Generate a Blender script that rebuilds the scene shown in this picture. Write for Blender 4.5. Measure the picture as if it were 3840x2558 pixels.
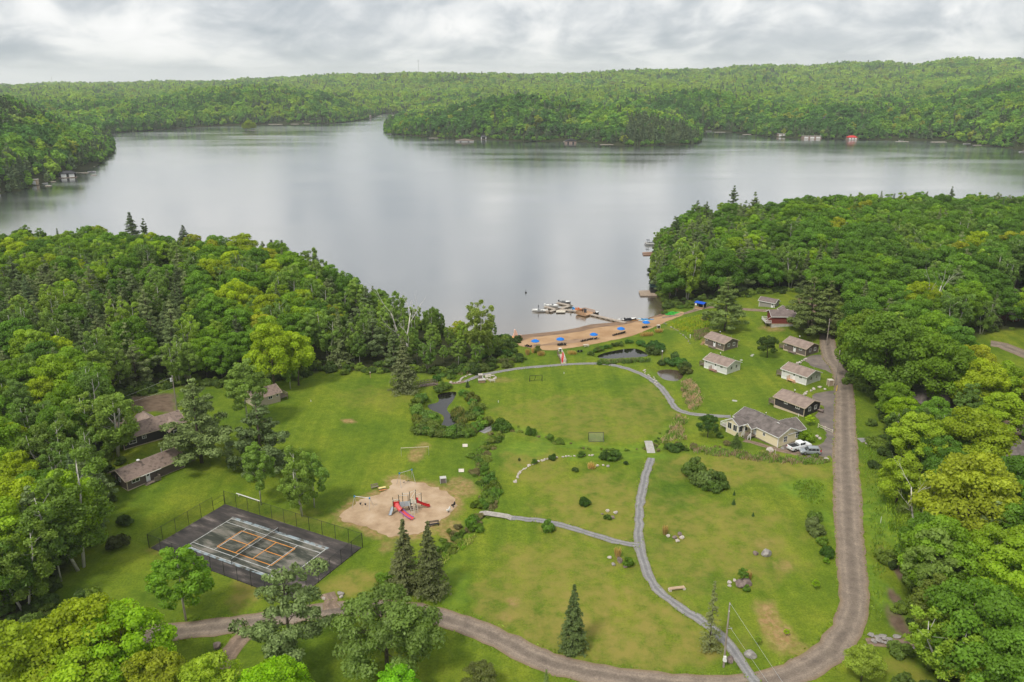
import bpy, math, random
import numpy as np
from mathutils import Vector, Matrix
from mathutils.geometry import delaunay_2d_cdt

for o in list(bpy.data.objects):
    bpy.data.objects.remove(o, do_unlink=True)
scene = bpy.context.scene
C = scene.collection
PI = math.pi
QUICK = False

# ------------------------------------------------------------------ camera
CAM_Z, FOCAL, PITCH = 85.0, 3000.0, math.atan(979.0 / 3000.0)
cam_data = bpy.data.cameras.new('camera')
cam_data.sensor_width = 36.0
cam_data.lens = 36.0 * FOCAL / 3840.0
cam_data.clip_start = 1.0
cam_data.clip_end = 40000.0
cam = bpy.data.objects.new('camera', cam_data)
C.objects.link(cam)
cam.location = (0, 0, CAM_Z)
cam.rotation_euler = (PI / 2 - PITCH, 0, 0)
scene.camera = cam

# ------------------------------------------------------------------ sky, sun, exposure
SUN_EL, SUN_AZ = math.radians(52), math.radians(218)     # azimuth clockwise from +Y: behind the camera, to its left
world = bpy.data.worlds.new('World')
scene.world = world
world.use_nodes = True
nt = world.node_tree
nt.nodes.clear()
N = lambda t, **k: _node(nt, t, **k)


def _node(tree, typ, **kw):
    n = tree.nodes.new(typ)
    for k, v in kw.items():
        if k == 'inp':
            for i, val in v.items():
                n.inputs[i].default_value = val
        else:
            setattr(n, k, v)
    return n


def ramp(tree, stops, interp='LINEAR'):
    r = tree.nodes.new('ShaderNodeValToRGB')
    r.color_ramp.interpolation = interp
    e = r.color_ramp.elements
    e[0].position, e[0].color = stops[0][0], (*stops[0][1], 1)
    e[1].position, e[1].color = stops[-1][0], (*stops[-1][1], 1)
    for p, c in stops[1:-1]:
        x = e.new(p)
        x.color = (*c, 1)
    return r


def build_sky():
    L = nt.links.new
    out = N('ShaderNodeOutputWorld')
    bg = N('ShaderNodeBackground')
    L(bg.outputs[0], out.inputs[0])
    tc = N('ShaderNodeTexCoord')
    sep = N('ShaderNodeSeparateXYZ')
    L(tc.outputs['Generated'], sep.inputs[0])
    # cloud layers crowd towards the horizon: height is squeezed so that bands get thin there
    za = N('ShaderNodeMath', operation='ABSOLUTE'); L(sep.outputs[2], za.inputs[0])
    zb = N('ShaderNodeMath', operation='ADD', inp={1: 0.06}); L(za.outputs[0], zb.inputs[0])
    zc = N('ShaderNodeMath', operation='DIVIDE'); L(za.outputs[0], zc.inputs[0]); L(zb.outputs[0], zc.inputs[1])
    comb = N('ShaderNodeCombineXYZ')
    L(sep.outputs[0], comb.inputs[0]); L(sep.outputs[1], comb.inputs[1]); L(zc.outputs[0], comb.inputs[2])
    m1 = N('ShaderNodeMapping', inp={1: (20.3, 11.7, 2.6), 3: (6.5, 6.5, 2.7)}); L(comb.outputs[0], m1.inputs[0])
    n1 = N('ShaderNodeTexNoise', inp={'Scale': 1.15, 'Detail': 9.0, 'Roughness': 0.55, 'Distortion': 0.7}); L(m1.outputs[0], n1.inputs[0])
    m2 = N('ShaderNodeMapping', inp={1: (9.3, 4.1, 2.0), 3: (16.0, 16.0, 7.0)}); L(comb.outputs[0], m2.inputs[0])
    n2 = N('ShaderNodeTexNoise', inp={'Scale': 1.2, 'Detail': 7.0, 'Roughness': 0.55, 'Distortion': 0.5}); L(m2.outputs[0], n2.inputs[0])
    mx = N('ShaderNodeMix', data_type='FLOAT', inp={0: 0.32}); L(n1.outputs[0], mx.inputs[2]); L(n2.outputs[0], mx.inputs[3])
    cr = ramp(nt, [(0.34, (0.31, 0.345, 0.38)), (0.44, (0.42, 0.445, 0.47)), (0.51, (0.55, 0.565, 0.575)), (0.58, (0.68, 0.68, 0.675)), (0.68, (0.74, 0.735, 0.73))])
    L(mx.outputs[0], cr.inputs[0])
    # far cloud base seen through much air turns to an even pale white
    hz = N('ShaderNodeMapRange', inp={1: 0.0, 2: 0.03, 3: 0.72, 4: 0.0}); hz.interpolation_type = 'SMOOTHSTEP'
    L(za.outputs[0], hz.inputs[0])
    mh = N('ShaderNodeMix', data_type='RGBA', inp={7: (0.70, 0.70, 0.695, 1)}); L(hz.outputs[0], mh.inputs[0]); L(cr.outputs[0], mh.inputs[6])
    sky = N('ShaderNodeTexSky', sky_type='NISHITA', sun_disc=False, sun_elevation=SUN_EL, sun_rotation=SUN_AZ, air_density=1.0, dust_density=2.0)
    sk = N('ShaderNodeMix', data_type='RGBA', blend_type='MULTIPLY', inp={0: 1.0, 7: (0.09, 0.09, 0.09, 1)}); L(sky.outputs[0], sk.inputs[6])
    mm = N('ShaderNodeMix', data_type='RGBA', inp={0: 0.95}); L(sk.outputs[2], mm.inputs[6]); L(mh.outputs[2], mm.inputs[7])
    L(mm.outputs[2], bg.inputs[0])
    bg.inputs[1].default_value = SKY_STRENGTH


SKY_STRENGTH = 0.80
build_sky()
sun_data = bpy.data.lights.new('sun', 'SUN')
sun_data.energy = 1.5
sun_data.angle = math.radians(11)
sun_data.color = (1.0, 0.95, 0.87)
sun = bpy.data.objects.new('sun', sun_data)
C.objects.link(sun)
sun.location = (0, 0, 300)
sdir = Vector((math.sin(SUN_AZ) * math.cos(SUN_EL), math.cos(SUN_AZ) * math.cos(SUN_EL), math.sin(SUN_EL)))
sun.rotation_euler = (-sdir).to_track_quat('-Z', 'Y').to_euler()
vs = scene.view_settings
vs.view_transform = 'Standard'
vs.look = 'None'
vs.exposure = 0.93
vs.gamma = 1.0
vs.use_curve_mapping = False
cy = scene.cycles
cy.max_bounces = 6
cy.diffuse_bounces = 3
cy.glossy_bounces = 3
cy.transmission_bounces = 4
cy.transparent_max_bounces = 12
cy.volume_bounces = 1
cy.caustics_reflective = False
cy.caustics_refractive = False
cy.sample_clamp_indirect = 4.0
cy.use_adaptive_sampling = True
cy.adaptive_threshold = 0.02
cy.use_denoising = True


# ------------------------------------------------------------------ helpers: materials
def mat(name, c1, c2=None, scale=1.0, rough=0.85, bump=0.0, bscale=None, metal=0.0, spec=0.3, detail=4.0, stretch=None, coords='Object', lo=0.35, hi=0.65, c3=None):
    m = bpy.data.materials.new(name)
    m.use_nodes = True
    t = m.node_tree
    b = t.nodes['Principled BSDF']
    b.inputs['Roughness'].default_value = rough
    b.inputs['Metallic'].default_value = metal
    b.inputs['Specular IOR Level'].default_value = spec
    if c2 is None and bump == 0:
        b.inputs['Base Color'].default_value = (*c1, 1)
        return m
    tc = t.nodes.new('ShaderNodeTexCoord')
    vec = tc.outputs[coords] if coords != 'World' else t.nodes.new('ShaderNodeNewGeometry').outputs['Position']
    if stretch:
        mp = t.nodes.new('ShaderNodeMapping')
        mp.inputs[3].default_value = stretch
        t.links.new(vec, mp.inputs[0])
        vec = mp.outputs[0]
    n = _node(t, 'ShaderNodeTexNoise', inp={'Scale': scale, 'Detail': detail, 'Roughness': 0.6})
    t.links.new(vec, n.inputs[0])
    st = [(lo, c1), (hi, c2 or c1)]
    if c3:
        st = [(lo, c1), ((lo + hi) / 2, c2), (hi, c3)]
    r = ramp(t, st)
    t.links.new(n.outputs[0], r.inputs[0])
    t.links.new(r.outputs[0], b.inputs['Base Color'])
    if bump:
        n2 = _node(t, 'ShaderNodeTexNoise', inp={'Scale': bscale or scale * 4, 'Detail': 3.0})
        t.links.new(vec, n2.inputs[0])
        bp = _node(t, 'ShaderNodeBump', inp={'Strength': bump, 'Distance': 0.05})
        t.links.new(n2.outputs[0], bp.inputs['Height'])
        t.links.new(bp.outputs[0], b.inputs['Normal'])
    return m


def leaf_mat(name, trans=0.35):
    """Foliage: the colour is the object's own colour, varied leaf by leaf; thin leaves let some light through."""
    m = bpy.data.materials.new(name)
    m.use_nodes = True
    t = m.node_tree
    t.nodes.clear()
    L = t.links.new
    out = t.nodes.new('ShaderNodeOutputMaterial')
    oi = t.nodes.new('ShaderNodeObjectInfo')
    at_ = _node(t, 'ShaderNodeAttribute', attribute_name='shade')
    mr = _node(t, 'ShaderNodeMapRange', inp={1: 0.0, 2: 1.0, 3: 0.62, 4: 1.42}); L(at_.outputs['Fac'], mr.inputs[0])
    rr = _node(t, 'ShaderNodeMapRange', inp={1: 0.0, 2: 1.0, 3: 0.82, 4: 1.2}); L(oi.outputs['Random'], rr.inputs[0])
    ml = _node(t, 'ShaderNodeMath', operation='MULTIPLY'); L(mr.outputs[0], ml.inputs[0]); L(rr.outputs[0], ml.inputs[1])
    ia = _node(t, 'ShaderNodeAttribute', attribute_name='tint', attribute_type='INSTANCER')      # trees of a mass carry their colour point by point
    has = _node(t, 'ShaderNodeMath', operation='GREATER_THAN', inp={1: 0.0005}); L(ia.outputs['Fac'], has.inputs[0])
    own = _node(t, 'ShaderNodeMix', data_type='RGBA'); L(has.outputs[0], own.inputs[0]); L(oi.outputs['Color'], own.inputs[6]); L(ia.outputs['Color'], own.inputs[7])
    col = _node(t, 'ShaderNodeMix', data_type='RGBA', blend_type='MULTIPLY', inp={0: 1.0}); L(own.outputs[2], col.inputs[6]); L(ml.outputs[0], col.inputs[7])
    d = t.nodes.new('ShaderNodeBsdfDiffuse'); L(col.outputs[2], d.inputs[0])
    tr = t.nodes.new('ShaderNodeBsdfTranslucent')
    tcol = _node(t, 'ShaderNodeMix', data_type='RGBA', blend_type='MULTIPLY', inp={0: 1.0, 7: (1.25, 1.2, 0.55, 1)}); L(col.outputs[2], tcol.inputs[6]); L(tcol.outputs[2], tr.inputs[0])
    mx = _node(t, 'ShaderNodeMixShader', inp={0: trans}); L(d.outputs[0], mx.inputs[1]); L(tr.outputs[0], mx.inputs[2])
    g = _node(t, 'ShaderNodeBsdfGlossy', inp={'Roughness': 0.45, 'Color': (1, 1, 1, 1)})
    m2 = _node(t, 'ShaderNodeMixShader', inp={0: 0.008}); L(mx.outputs[0], m2.inputs[1]); L(g.outputs[0], m2.inputs[2])
    L(m2.outputs[0], out.inputs[0])
    return m


# ------------------------------------------------------------------ helpers: meshes and objects
def link(o, parent=None):
    C.objects.link(o)
    if parent is not None:
        o.parent = parent
    return o


def mesh_obj(name, me, material, parent=None):
    if material is not None and not me.materials:
        me.materials.append(material)
    return link(bpy.data.objects.new(name, me), parent)


def tag(o, label=None, cat=None, group=None, kind=None):
    if label: o['label'] = label
    if cat: o['category'] = cat
    if group: o['group'] = group
    if kind: o['kind'] = kind
    return o


def thing(name, label, cat, loc=(0, 0, 0), rz=0.0, group=None):
    o = bpy.data.objects.new(name, None)
    o.empty_display_size = 0.2
    C.objects.link(o)
    o.location = loc
    o.rotation_euler = (0, 0, rz)
    return tag(o, label, cat, group)


def dup(root, loc=None, rz=None, label=None, group=None, scale=None):
    r = root.copy(); C.objects.link(r)
    if loc is not None: r.location = loc
    if rz is not None: r.rotation_euler = (0, 0, rz)
    if scale is not None: r.scale = (scale,) * 3
    if label: r['label'] = label
    if group: r['group'] = group
    for ch in list(root.children):
        c = ch.copy(); C.objects.link(c); c.parent = r
        for g in list(ch.children):
            d = g.copy(); C.objects.link(d); d.parent = c
    return r


class MB:
    """Collects boxes, tubes and polygons into one mesh."""
    def __init__(s):
        s.v, s.f = [], []

    def add(s, verts, faces):
        k = len(s.v)
        s.v += [tuple(p) for p in verts]
        s.f += [tuple(i + k for i in f) for f in faces]
        return s

    def box(s, x0, x1, y0, y1, z0, z1, rz=0.0, tilt=None):
        P = [(x0, y0, z0), (x1, y0, z0), (x1, y1, z0), (x0, y1, z0), (x0, y0, z1), (x1, y0, z1), (x1, y1, z1), (x0, y1, z1)]
        if rz or tilt:
            c = Vector(((x0 + x1) / 2, (y0 + y1) / 2, (z0 + z1) / 2))
            M = Matrix.Rotation(rz, 3, 'Z')
            if tilt: M = M @ Matrix.Rotation(tilt[1], 3, tilt[0])
            P = [M @ (Vector(p) - c) + c for p in P]
        return s.add(P, [(0, 3, 2, 1), (4, 5, 6, 7), (0, 1, 5, 4), (1, 2, 6, 5), (2, 3, 7, 6), (3, 0, 4, 7)])

    def bar(s, a, b, w, h=None):
        """A square bar from a to b."""
        a, b = Vector(a), Vector(b)
        h = h or w
        d = (b - a).normalized()
        up = Vector((0, 0, 1)) if abs(d.z) < 0.95 else Vector((0, 1, 0))
        r = d.cross(up).normalized() * w / 2
        u = r.cross(d).normalized() * h / 2
        return s.add([a - r - u, a + r - u, a + r + u, a - r + u, b - r - u, b + r - u, b + r + u, b - r + u],
                     [(0, 1, 2, 3), (7, 6, 5, 4), (0, 4, 5, 1), (1, 5, 6, 2), (2, 6, 7, 3), (3, 7, 4, 0)])

    def tube(s, pts, rad, n=7, cap=True):
        pts = [Vector(p) for p in pts]
        if not hasattr(rad, '__len__'): rad = [rad] * len(pts)
        V, F = [], []
        for i, p in enumerate(pts):
            d = (pts[min(i + 1, len(pts) - 1)] - pts[max(i - 1, 0)]).normalized()
            a = d.cross(Vector((0.31, 0.17, 1)) if abs(d.z) < 0.9 else Vector((1, 0.2, 0))).normalized()
            b = d.cross(a)
            for k in range(n):
                t = 2 * PI * k / n
                V.append(p + (a * math.cos(t) + b * math.sin(t)) * rad[i])
        for i in range(len(pts) - 1):
            for k in range(n):
                F.append((i * n + k, i * n + (k + 1) % n, (i + 1) * n + (k + 1) % n, (i + 1) * n + k))
        if cap:
            F.append(tuple(range(n - 1, -1, -1)))
            F.append(tuple((len(pts) - 1) * n + k for k in range(n)))
        return s.add(V, F)

    def cone(s, c, r0, r1, z0, z1, n=12):
        return s.tube([(c[0], c[1], z0), (c[0], c[1], z1)], [r0, max(r1, 1e-3)], n)

    def prism(s, poly, z0, z1):
        n = len(poly)
        V = [(x, y, z0) for x, y in poly] + [(x, y, z1) for x, y in poly]
        F = [tuple(range(n - 1, -1, -1)), tuple(range(n, 2 * n))] + [(i, (i + 1) % n, n + (i + 1) % n, n + i) for i in range(n)]
        return s.add(V, F)

    def slab(s, quad, t):
        """A thick plate: quad = four corners, thickened downward by t."""
        q = [Vector(p) for p in quad]
        nrm = (q[1] - q[0]).cross(q[3] - q[0]).normalized()
        if nrm.z < 0: nrm = -nrm
        lo = [p - nrm * t for p in q]
        return s.add(q + lo, [(0, 1, 2, 3), (7, 6, 5, 4), (0, 4, 5, 1), (1, 5, 6, 2), (2, 6, 7, 3), (3, 7, 4, 0)])

    def loft(s, sections, close=True, caps=True):
        n = len(sections[0])
        V = [p for sec in sections for p in sec]
        F = []
        for i in range(len(sections) - 1):
            for k in range(n if close else n - 1):
                F.append((i * n + k, i * n + (k + 1) % n, (i + 1) * n + (k + 1) % n, (i + 1) * n + k))
        if caps and close:
            F.append(tuple(range(n - 1, -1, -1)))
            F.append(tuple((len(sections) - 1) * n + k for k in range(n)))
        return s.add(V, F)

    def mesh(s, name, smooth=False):
        me = bpy.data.meshes.new(name)
        me.from_pydata([tuple(p) for p in s.v], [], s.f)
        me.validate()
        if smooth: me.shade_smooth()
        me.update()
        return me

    def build(s, name, material, parent=None, smooth=False):
        return mesh_obj(name, s.mesh(name, smooth), material, parent)


def np_mesh(name, V, F, smooth=False):
    """Mesh from numpy arrays; F is (n,3) or (n,4)."""
    me = bpy.data.meshes.new(name)
    k = F.shape[1]
    me.vertices.add(len(V)); me.vertices.foreach_set('co', np.ascontiguousarray(V, dtype=np.float32).ravel())
    me.loops.add(F.size); me.loops.foreach_set('vertex_index', np.ascontiguousarray(F, dtype=np.int32).ravel())
    me.polygons.add(len(F)); me.polygons.foreach_set('loop_start', np.arange(0, F.size, k, dtype=np.int32))
    if smooth: me.polygons.foreach_set('use_smooth', np.ones(len(F), dtype=bool))
    me.update(calc_edges=True)
    return me


def attr(me, name, vals, domain='POINT'):
    a = me.attributes.new(name, 'FLOAT', domain)
    a.data.foreach_set('value', np.ascontiguousarray(vals, dtype=np.float32))


# ------------------------------------------------------------------ picture coordinates of the photograph -> places on the ground
SP, CP = math.sin(PITCH), math.cos(PITCH)


def ray(px, py):
    a, b = (px - 1920.0) / FOCAL, (py - 1279.0) / FOCAL
    return a, CP - b * SP, -SP - b * CP


def at(px, py, z=None, dz=0.0):
    """The point of the terrain (or of the level z) seen at a place of the photograph."""
    dx, dy, dzr = ray(px, py)
    zz = 2.0 if z is None else z
    for _ in range(1 if z is not None else 12):
        k = (zz - CAM_Z) / dzr
        x, y = dx * k, dy * k
        if z is None: zz = float(T(x, y)) + dz
    return Vector((x, y, zz - dz))


def flat(pts, z=1.5):
    return [tuple(at(px, py, z)[:2]) for px, py in pts]


def pixel(x, y, z):
    dz = z - CAM_Z
    d = y * CP - dz * SP
    return 1920 + FOCAL * x / d, 1279 - FOCAL * (y * SP + dz * CP) / d


def height_to(p, py_top):
    """Height of an upright thing standing at p whose top shows at row py_top."""
    b = (py_top - 1279.0) / FOCAL
    ky = (-SP - b * CP) / (CP - b * SP)
    return CAM_Z + p[1] * ky - p[2]


def poly_dist(X, Y, poly, closed=True):
    """Distance to a polygon's outline and whether inside."""
    P = np.asarray(poly, float)
    Q = np.roll(P, -1, 0)
    n = len(P) if closed else len(P) - 1
    X, Y = np.asarray(X, float), np.asarray(Y, float)
    best = np.full(X.shape, 1e18)
    ins = np.zeros(X.shape, bool)
    for i in range(n):
        ax, ay = P[i]; bx, by = Q[i]
        ex, ey = bx - ax, by - ay
        t = np.clip(((X - ax) * ex + (Y - ay) * ey) / (ex * ex + ey * ey + 1e-12), 0, 1)
        best = np.minimum(best, (X - ax - t * ex) ** 2 + (Y - ay - t * ey) ** 2)
        if closed:
            c = (ay > Y) != (by > Y)
            ins ^= c & (X < (bx - ax) * (Y - ay) / (by - ay + 1e-12) + ax)
    return np.sqrt(best), ins


def sstep(x, a, b):
    t = np.clip((x - a) / (b - a), 0, 1)
    return t * t * (3 - 2 * t)


def wobble(X, Y, s=1.0, seed=0.0):
    """Cheap smooth noise, about -1..1."""
    X, Y = np.asarray(X) / s, np.asarray(Y) / s
    return (np.sin(X * 1.3 + Y * 0.7 + seed) + np.sin(-X * 0.8 + Y * 1.7 + 1.3 + seed * 2) + np.sin(X * 2.9 - Y * 2.1 + seed * 3)
            + 0.6 * np.sin(X * 5.1 + Y * 4.3 + seed)) / 3.2


def smooth_line(pts, step=2.0, closed=False):
    """Catmull-Rom through 2-D points, sampled about every step metres."""
    P = [np.array(p, float) for p in pts]
    n = len(P)
    out = []
    for i in range(n if closed else n - 1):
        p0 = P[(i - 1) % n] if closed or i > 0 else 2 * P[0] - P[1]
        p1, p2 = P[i], P[(i + 1) % n]
        p3 = P[(i + 2) % n] if closed or i + 2 < n else 2 * P[-1] - P[-2]
        m = max(2, int(np.linalg.norm(p2 - p1) / step))
        for k in range(m):
            t = k / m
            out.append(0.5 * (2 * p1 + (p2 - p0) * t + (2 * p0 - 5 * p1 + 4 * p2 - p3) * t * t + (3 * p1 - p0 - 3 * p2 + p3) * t ** 3))
    if not closed: out.append(P[-1])
    return np.array(out)

# ------------------------------------------------------------------ the land: outline of the lake, ponds, heights
BEACH = [(1930, 1272), (1957, 1259), (2098, 1244), (2160, 1234), (2220, 1219), (2300, 1212), (2352, 1207), (2408, 1200), (2450, 1190), (2488, 1178)]
RIGHT_SHORE = [(2492, 1160), (2490, 1128), (2470, 1108), (2452, 1080), (2440, 1040), (2438, 1000), (2450, 950), (2465, 905), (2520, 872), (2640, 846), (2800, 832), (3000, 826), (3400, 822), (3840, 818), (4700, 812)]
FAR_SHORE = [(4700, 590), (4200, 575), (3840, 558), (3678, 544), (3534, 527), (3313, 525), (3147, 522), (2982, 516), (2871, 511), (2761, 497), (2690, 491), (2634, 491), (2626, 508), (2620, 530), (2590, 540),
             (2480, 543), (2363, 547), (2236, 537), (2126, 527), (1988, 530), (1822, 522), (1712, 522), (1601, 511), (1500, 505), (1455, 500), (1447, 480), (1456, 462), (1500, 446), (1540, 426), (1440, 426),
             (1412, 434), (1391, 443), (1270, 461), (1100, 464), (883, 469), (718, 478), (607, 486), (497, 494), (400, 501), (330, 506), (404, 517), (420, 552), (400, 585), (353, 624), (304, 640), (237, 663), (166, 685), (55, 715), (0, 723), (-300, 752), (-1500, 800)]
LEFT_SHORE = [(-1500, 930), (-300, 925), (0, 935), (400, 932), (800, 965), (1100, 1035), (1300, 1095), (1500, 1180), (1700, 1236), (1850, 1258)]
LAKE = [tuple(at(px, py, 0.0)[:2]) for px, py in BEACH + RIGHT_SHORE + FAR_SHORE + LEFT_SHORE]
BEACH_W = [tuple(at(px, py, 0.0)[:2]) for px, py in BEACH]

PONDS = {   # outline in the photograph, water level
    'hook': ([(1640, 1478), (1712, 1468), (1704, 1500), (1680, 1535), (1712, 1566), (1738, 1582), (1690, 1600), (1648, 1608), (1660, 1562), (1610, 1536), (1600, 1518), (1642, 1506)], 1.25),
    'reed': ([(2236, 1340), (2255, 1326), (2320, 1311), (2380, 1306), (2420, 1320), (2428, 1338), (2340, 1345), (2270, 1348)], 1.05),
    'brown': ([(2462, 1392), (2500, 1384), (2550, 1390), (2566, 1412), (2540, 1430), (2500, 1428), (2470, 1412)], 1.15),
    'dark': ([(1785, 1372), (1800, 1360), (1850, 1356), (1922, 1354), (1918, 1362), (1850, 1366), (1800, 1375)], 1.0),
}
POND_W = {k: (smooth_line([tuple(at(px, py, lv)[:2]) for px, py in v], 1.2, True), lv) for k, (v, lv) in PONDS.items()}
DITCHES = [   # drains through the meadow
    [(1900, 1605), (1870, 1640), (1835, 1680), (1800, 1740), (1810, 1790), (1845, 1850), (1830, 1910), (1800, 1960), (1740, 2000), (1650, 2080), (1570, 2150), (1420, 2230)],
    [(1900, 1605), (1990, 1625), (2080, 1660), (2190, 1680), (2300, 1690), (2420, 1682), (2480, 1650), (2520, 1610)],
    [(2590, 1520), (2585, 1490), (2575, 1455), (2562, 1432)],
    [(2440, 1680), (2560, 1690), (2700, 1700), (2880, 1735), (3080, 1752)],
]
DITCH_W = [smooth_line([tuple(at(px, py, 1.6)[:2]) for px, py in d], 2.0) for d in DITCHES]

_HC = [  # photograph column, row of the tree tops there, distance: the hills beyond the lake
    (-300, 335, 900), (0, 350, 880), (127, 342, 920), (193, 353, 960), (276, 398, 980), (331, 442, 1000), (386, 500, 1030),
    (300, 368, 2200), (500, 385, 1900), (640, 372, 1950), (773, 335, 2100), (900, 329, 2100), (1021, 333, 2100), (1150, 350, 2000), (1290, 372, 1900), (1391, 418, 1800),
    (0, 328, 3600), (300, 324, 3800), (700, 322, 3600), (1000, 312, 3300),
    (0, 323, 5200), (300, 317, 5500), (700, 311, 5000), (1000, 298, 4500), (1270, 283, 4200), (1568, 279, 3800), (1822, 284, 4000), (2098, 282, 4200), (2374, 270, 4200), (2570, 268, 4200),
    (2871, 251, 4000), (3258, 235, 3800), (3644, 226, 3600), (3840, 225, 3600), (4300, 225, 3600),
    (1500, 405, 2000), (1568, 345, 2800), (1900, 332, 2800), (2200, 334, 2700), (2500, 325, 2700), (1300, 330, 2900),
    (3840, 298, 2000), (3589, 331, 1900), (3368, 375, 1700), (3092, 395, 1550), (2926, 402, 1500), (4300, 290, 2000),
    (3100, 378, 2100), (3300, 335, 2500), (3600, 298, 2600), (2871, 335, 2500), (2871, 290, 3200), (3258, 285, 3100), (3644, 262, 3000), (3840, 268, 2700),
    (1480, 433, 1180), (1612, 387, 1260), (1767, 367, 1310), (1905, 353, 1340), (2015, 348, 1360), (2126, 367, 1360), (2209, 392, 1350), (2300, 402, 1370), (2374, 355, 1650), (2570, 334, 1720), (2650, 337, 1720), (2816, 375, 1620),
    (0, 335, 8000), (700, 322, 8000), (1568, 295, 8000), (2374, 285, 8000), (3258, 250, 8000), (4000, 240, 8000),
]
_H = []
for px, py, Y in _HC:
    dx, dy, dz = ray(px, py)
    _H.append((dx / dy, math.log(Y), CAM_Z + Y / dy * dz - 15.0 * max(1.0, Y / 1950.0) ** 0.65))
for px, Y, z in ((1500, 1500, 5), (1650, 1650, 6), (1800, 1700, 6), (1950, 1720, 8), (2100, 1720, 10), (2230, 1600, 8), (2300, 1550, 8), (3000, 1850, 12), (3250, 2000, 16), (3450, 2150, 30), (2500, 2100, 20), (2700, 2050, 20), (60, 1300, 6), (250, 1350, 6), (400, 1300, 5), (700, 2700, 18), (900, 2700, 20), (500, 2500, 15), (1100, 2500, 22)):
    dx, dy, dz = ray(px, 400)
    _H.append((dx / dy, math.log(Y), float(z)))
_H = np.array(_H)


def far_height(X, Y):
    u, v = X / np.maximum(Y, 100), np.log(np.maximum(Y, 100))
    num = np.zeros(np.shape(X)); den = np.zeros(np.shape(X))
    for hu, hv, hz in _H:
        w = 1.0 / (((u - hu) / 0.06) ** 2 + ((v - hv) / 0.16) ** 2 + 0.12) ** 2
        num = num + w * hz; den = den + w
    r = 5.0 * wobble(X, Y, 130.0, 2.0) + 7.0 * wobble(X, Y, 330.0, 0.5)
    return np.maximum(num / den + r * sstep(Y, 900, 1600), 6.0)


# gentle rises of the near ground: centre in the photograph, height, radius
_BUMP = [((300, 1250), 4.0, 60), ((60, 1700), 3.0, 50), ((560, 1640), 1.5, 30), ((3300, 1000), 5.0, 80), ((3700, 1250), 4.0, 60), ((3800, 1800), 3.0, 45), ((3000, 1180), 2.0, 22), ((3170, 1500), 1.0, 35), ((1250, 1480), 1.2, 22), ((2700, 2100), 0.5, 25)]
_BW = [(*at(px, py, 3.0)[:2], h, r) for (px, py), h, r in _BUMP]


COURT_PAD = [tuple(at(px, py, 2.1)[:2]) for px, py in ((840, 1880), (1375, 2060), (1110, 2225), (535, 2030))]


def near_height(X, Y):
    z = 2.0 + 0.12 * wobble(X, Y, 14.0)
    for bx, by, h, r in _BW:
        z = z + h * np.exp(-((X - bx) ** 2 + (Y - by) ** 2) / (r * r))
    dc, ic = poly_dist(X, Y, COURT_PAD)
    k = np.where(ic, 1.0, 1 - sstep(dc, 0.3, 5.0)); z = z * (1 - k) + 2.02 * k
    for line in DITCH_W:
        d, _ = poly_dist(X, Y, line, False)
        z = z - 0.55 * np.exp(-(d / 1.5) ** 2)
    return z


def land(X, Y):
    """Height of the ground (lake bed included)."""
    X, Y = np.asarray(X, float), np.asarray(Y, float)
    d, ins = poly_dist(X, Y, LAKE)
    db, _ = poly_dist(X, Y, BEACH_W, False)
    nearw = 1 - sstep(Y, 560, 620)
    hl = near_height(X, Y) * nearw + (far_height(X, Y) if np.any(Y > 540) else 0) * (1 - nearw)
    reach = np.where(Y < 590, 20.0, 110.0)
    lo = 0.35 - 0.33 * (1 - sstep(db, 0, 8))
    z = np.where(ins, -np.minimum(0.09 * d, 4.0), lo + (hl - lo) * np.clip(d / reach, 0, 1) ** np.where(Y < 590, 1.0, 0.8))
    for outline, lv in POND_W.values():
        if np.min(np.abs(Y - outline[:, 1].mean())) < 60 or Y.size > 50:
            dp, inp = poly_dist(X, Y, outline)
            sd = np.where(inp, -dp, dp)
            z = np.where(sd < 4.0, np.minimum(z, lv + 0.12 + sd * 0.42), z)
    return z


# heights are looked up from a fine table near the camera, so that thousands of things can be set on the ground quickly
_GX, _GY = np.meshgrid(np.arange(-330, 331, 1.0), np.arange(30, 621, 1.0))
_GZ = land(_GX, _GY)


def T(x, y):
    x, y = np.asarray(x, float), np.asarray(y, float)
    fx, fy = np.clip(x + 330, 0, 659.0), np.clip(y - 30, 0, 589.0)
    i, j = fx.astype(int), fy.astype(int)
    i, j = np.minimum(i, 658), np.minimum(j, 588)
    a, b = fx - i, fy - j
    return (_GZ[j, i] * (1 - a) + _GZ[j, i + 1] * a) * (1 - b) + (_GZ[j + 1, i] * (1 - a) + _GZ[j + 1, i + 1] * a) * b


# ------------------------------------------------------------------ which ground is wood, dry grass, bare soil, rank weeds
def area(pts, step=3.0):
    return smooth_line(flat(pts, 2.5), step, True)


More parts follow.
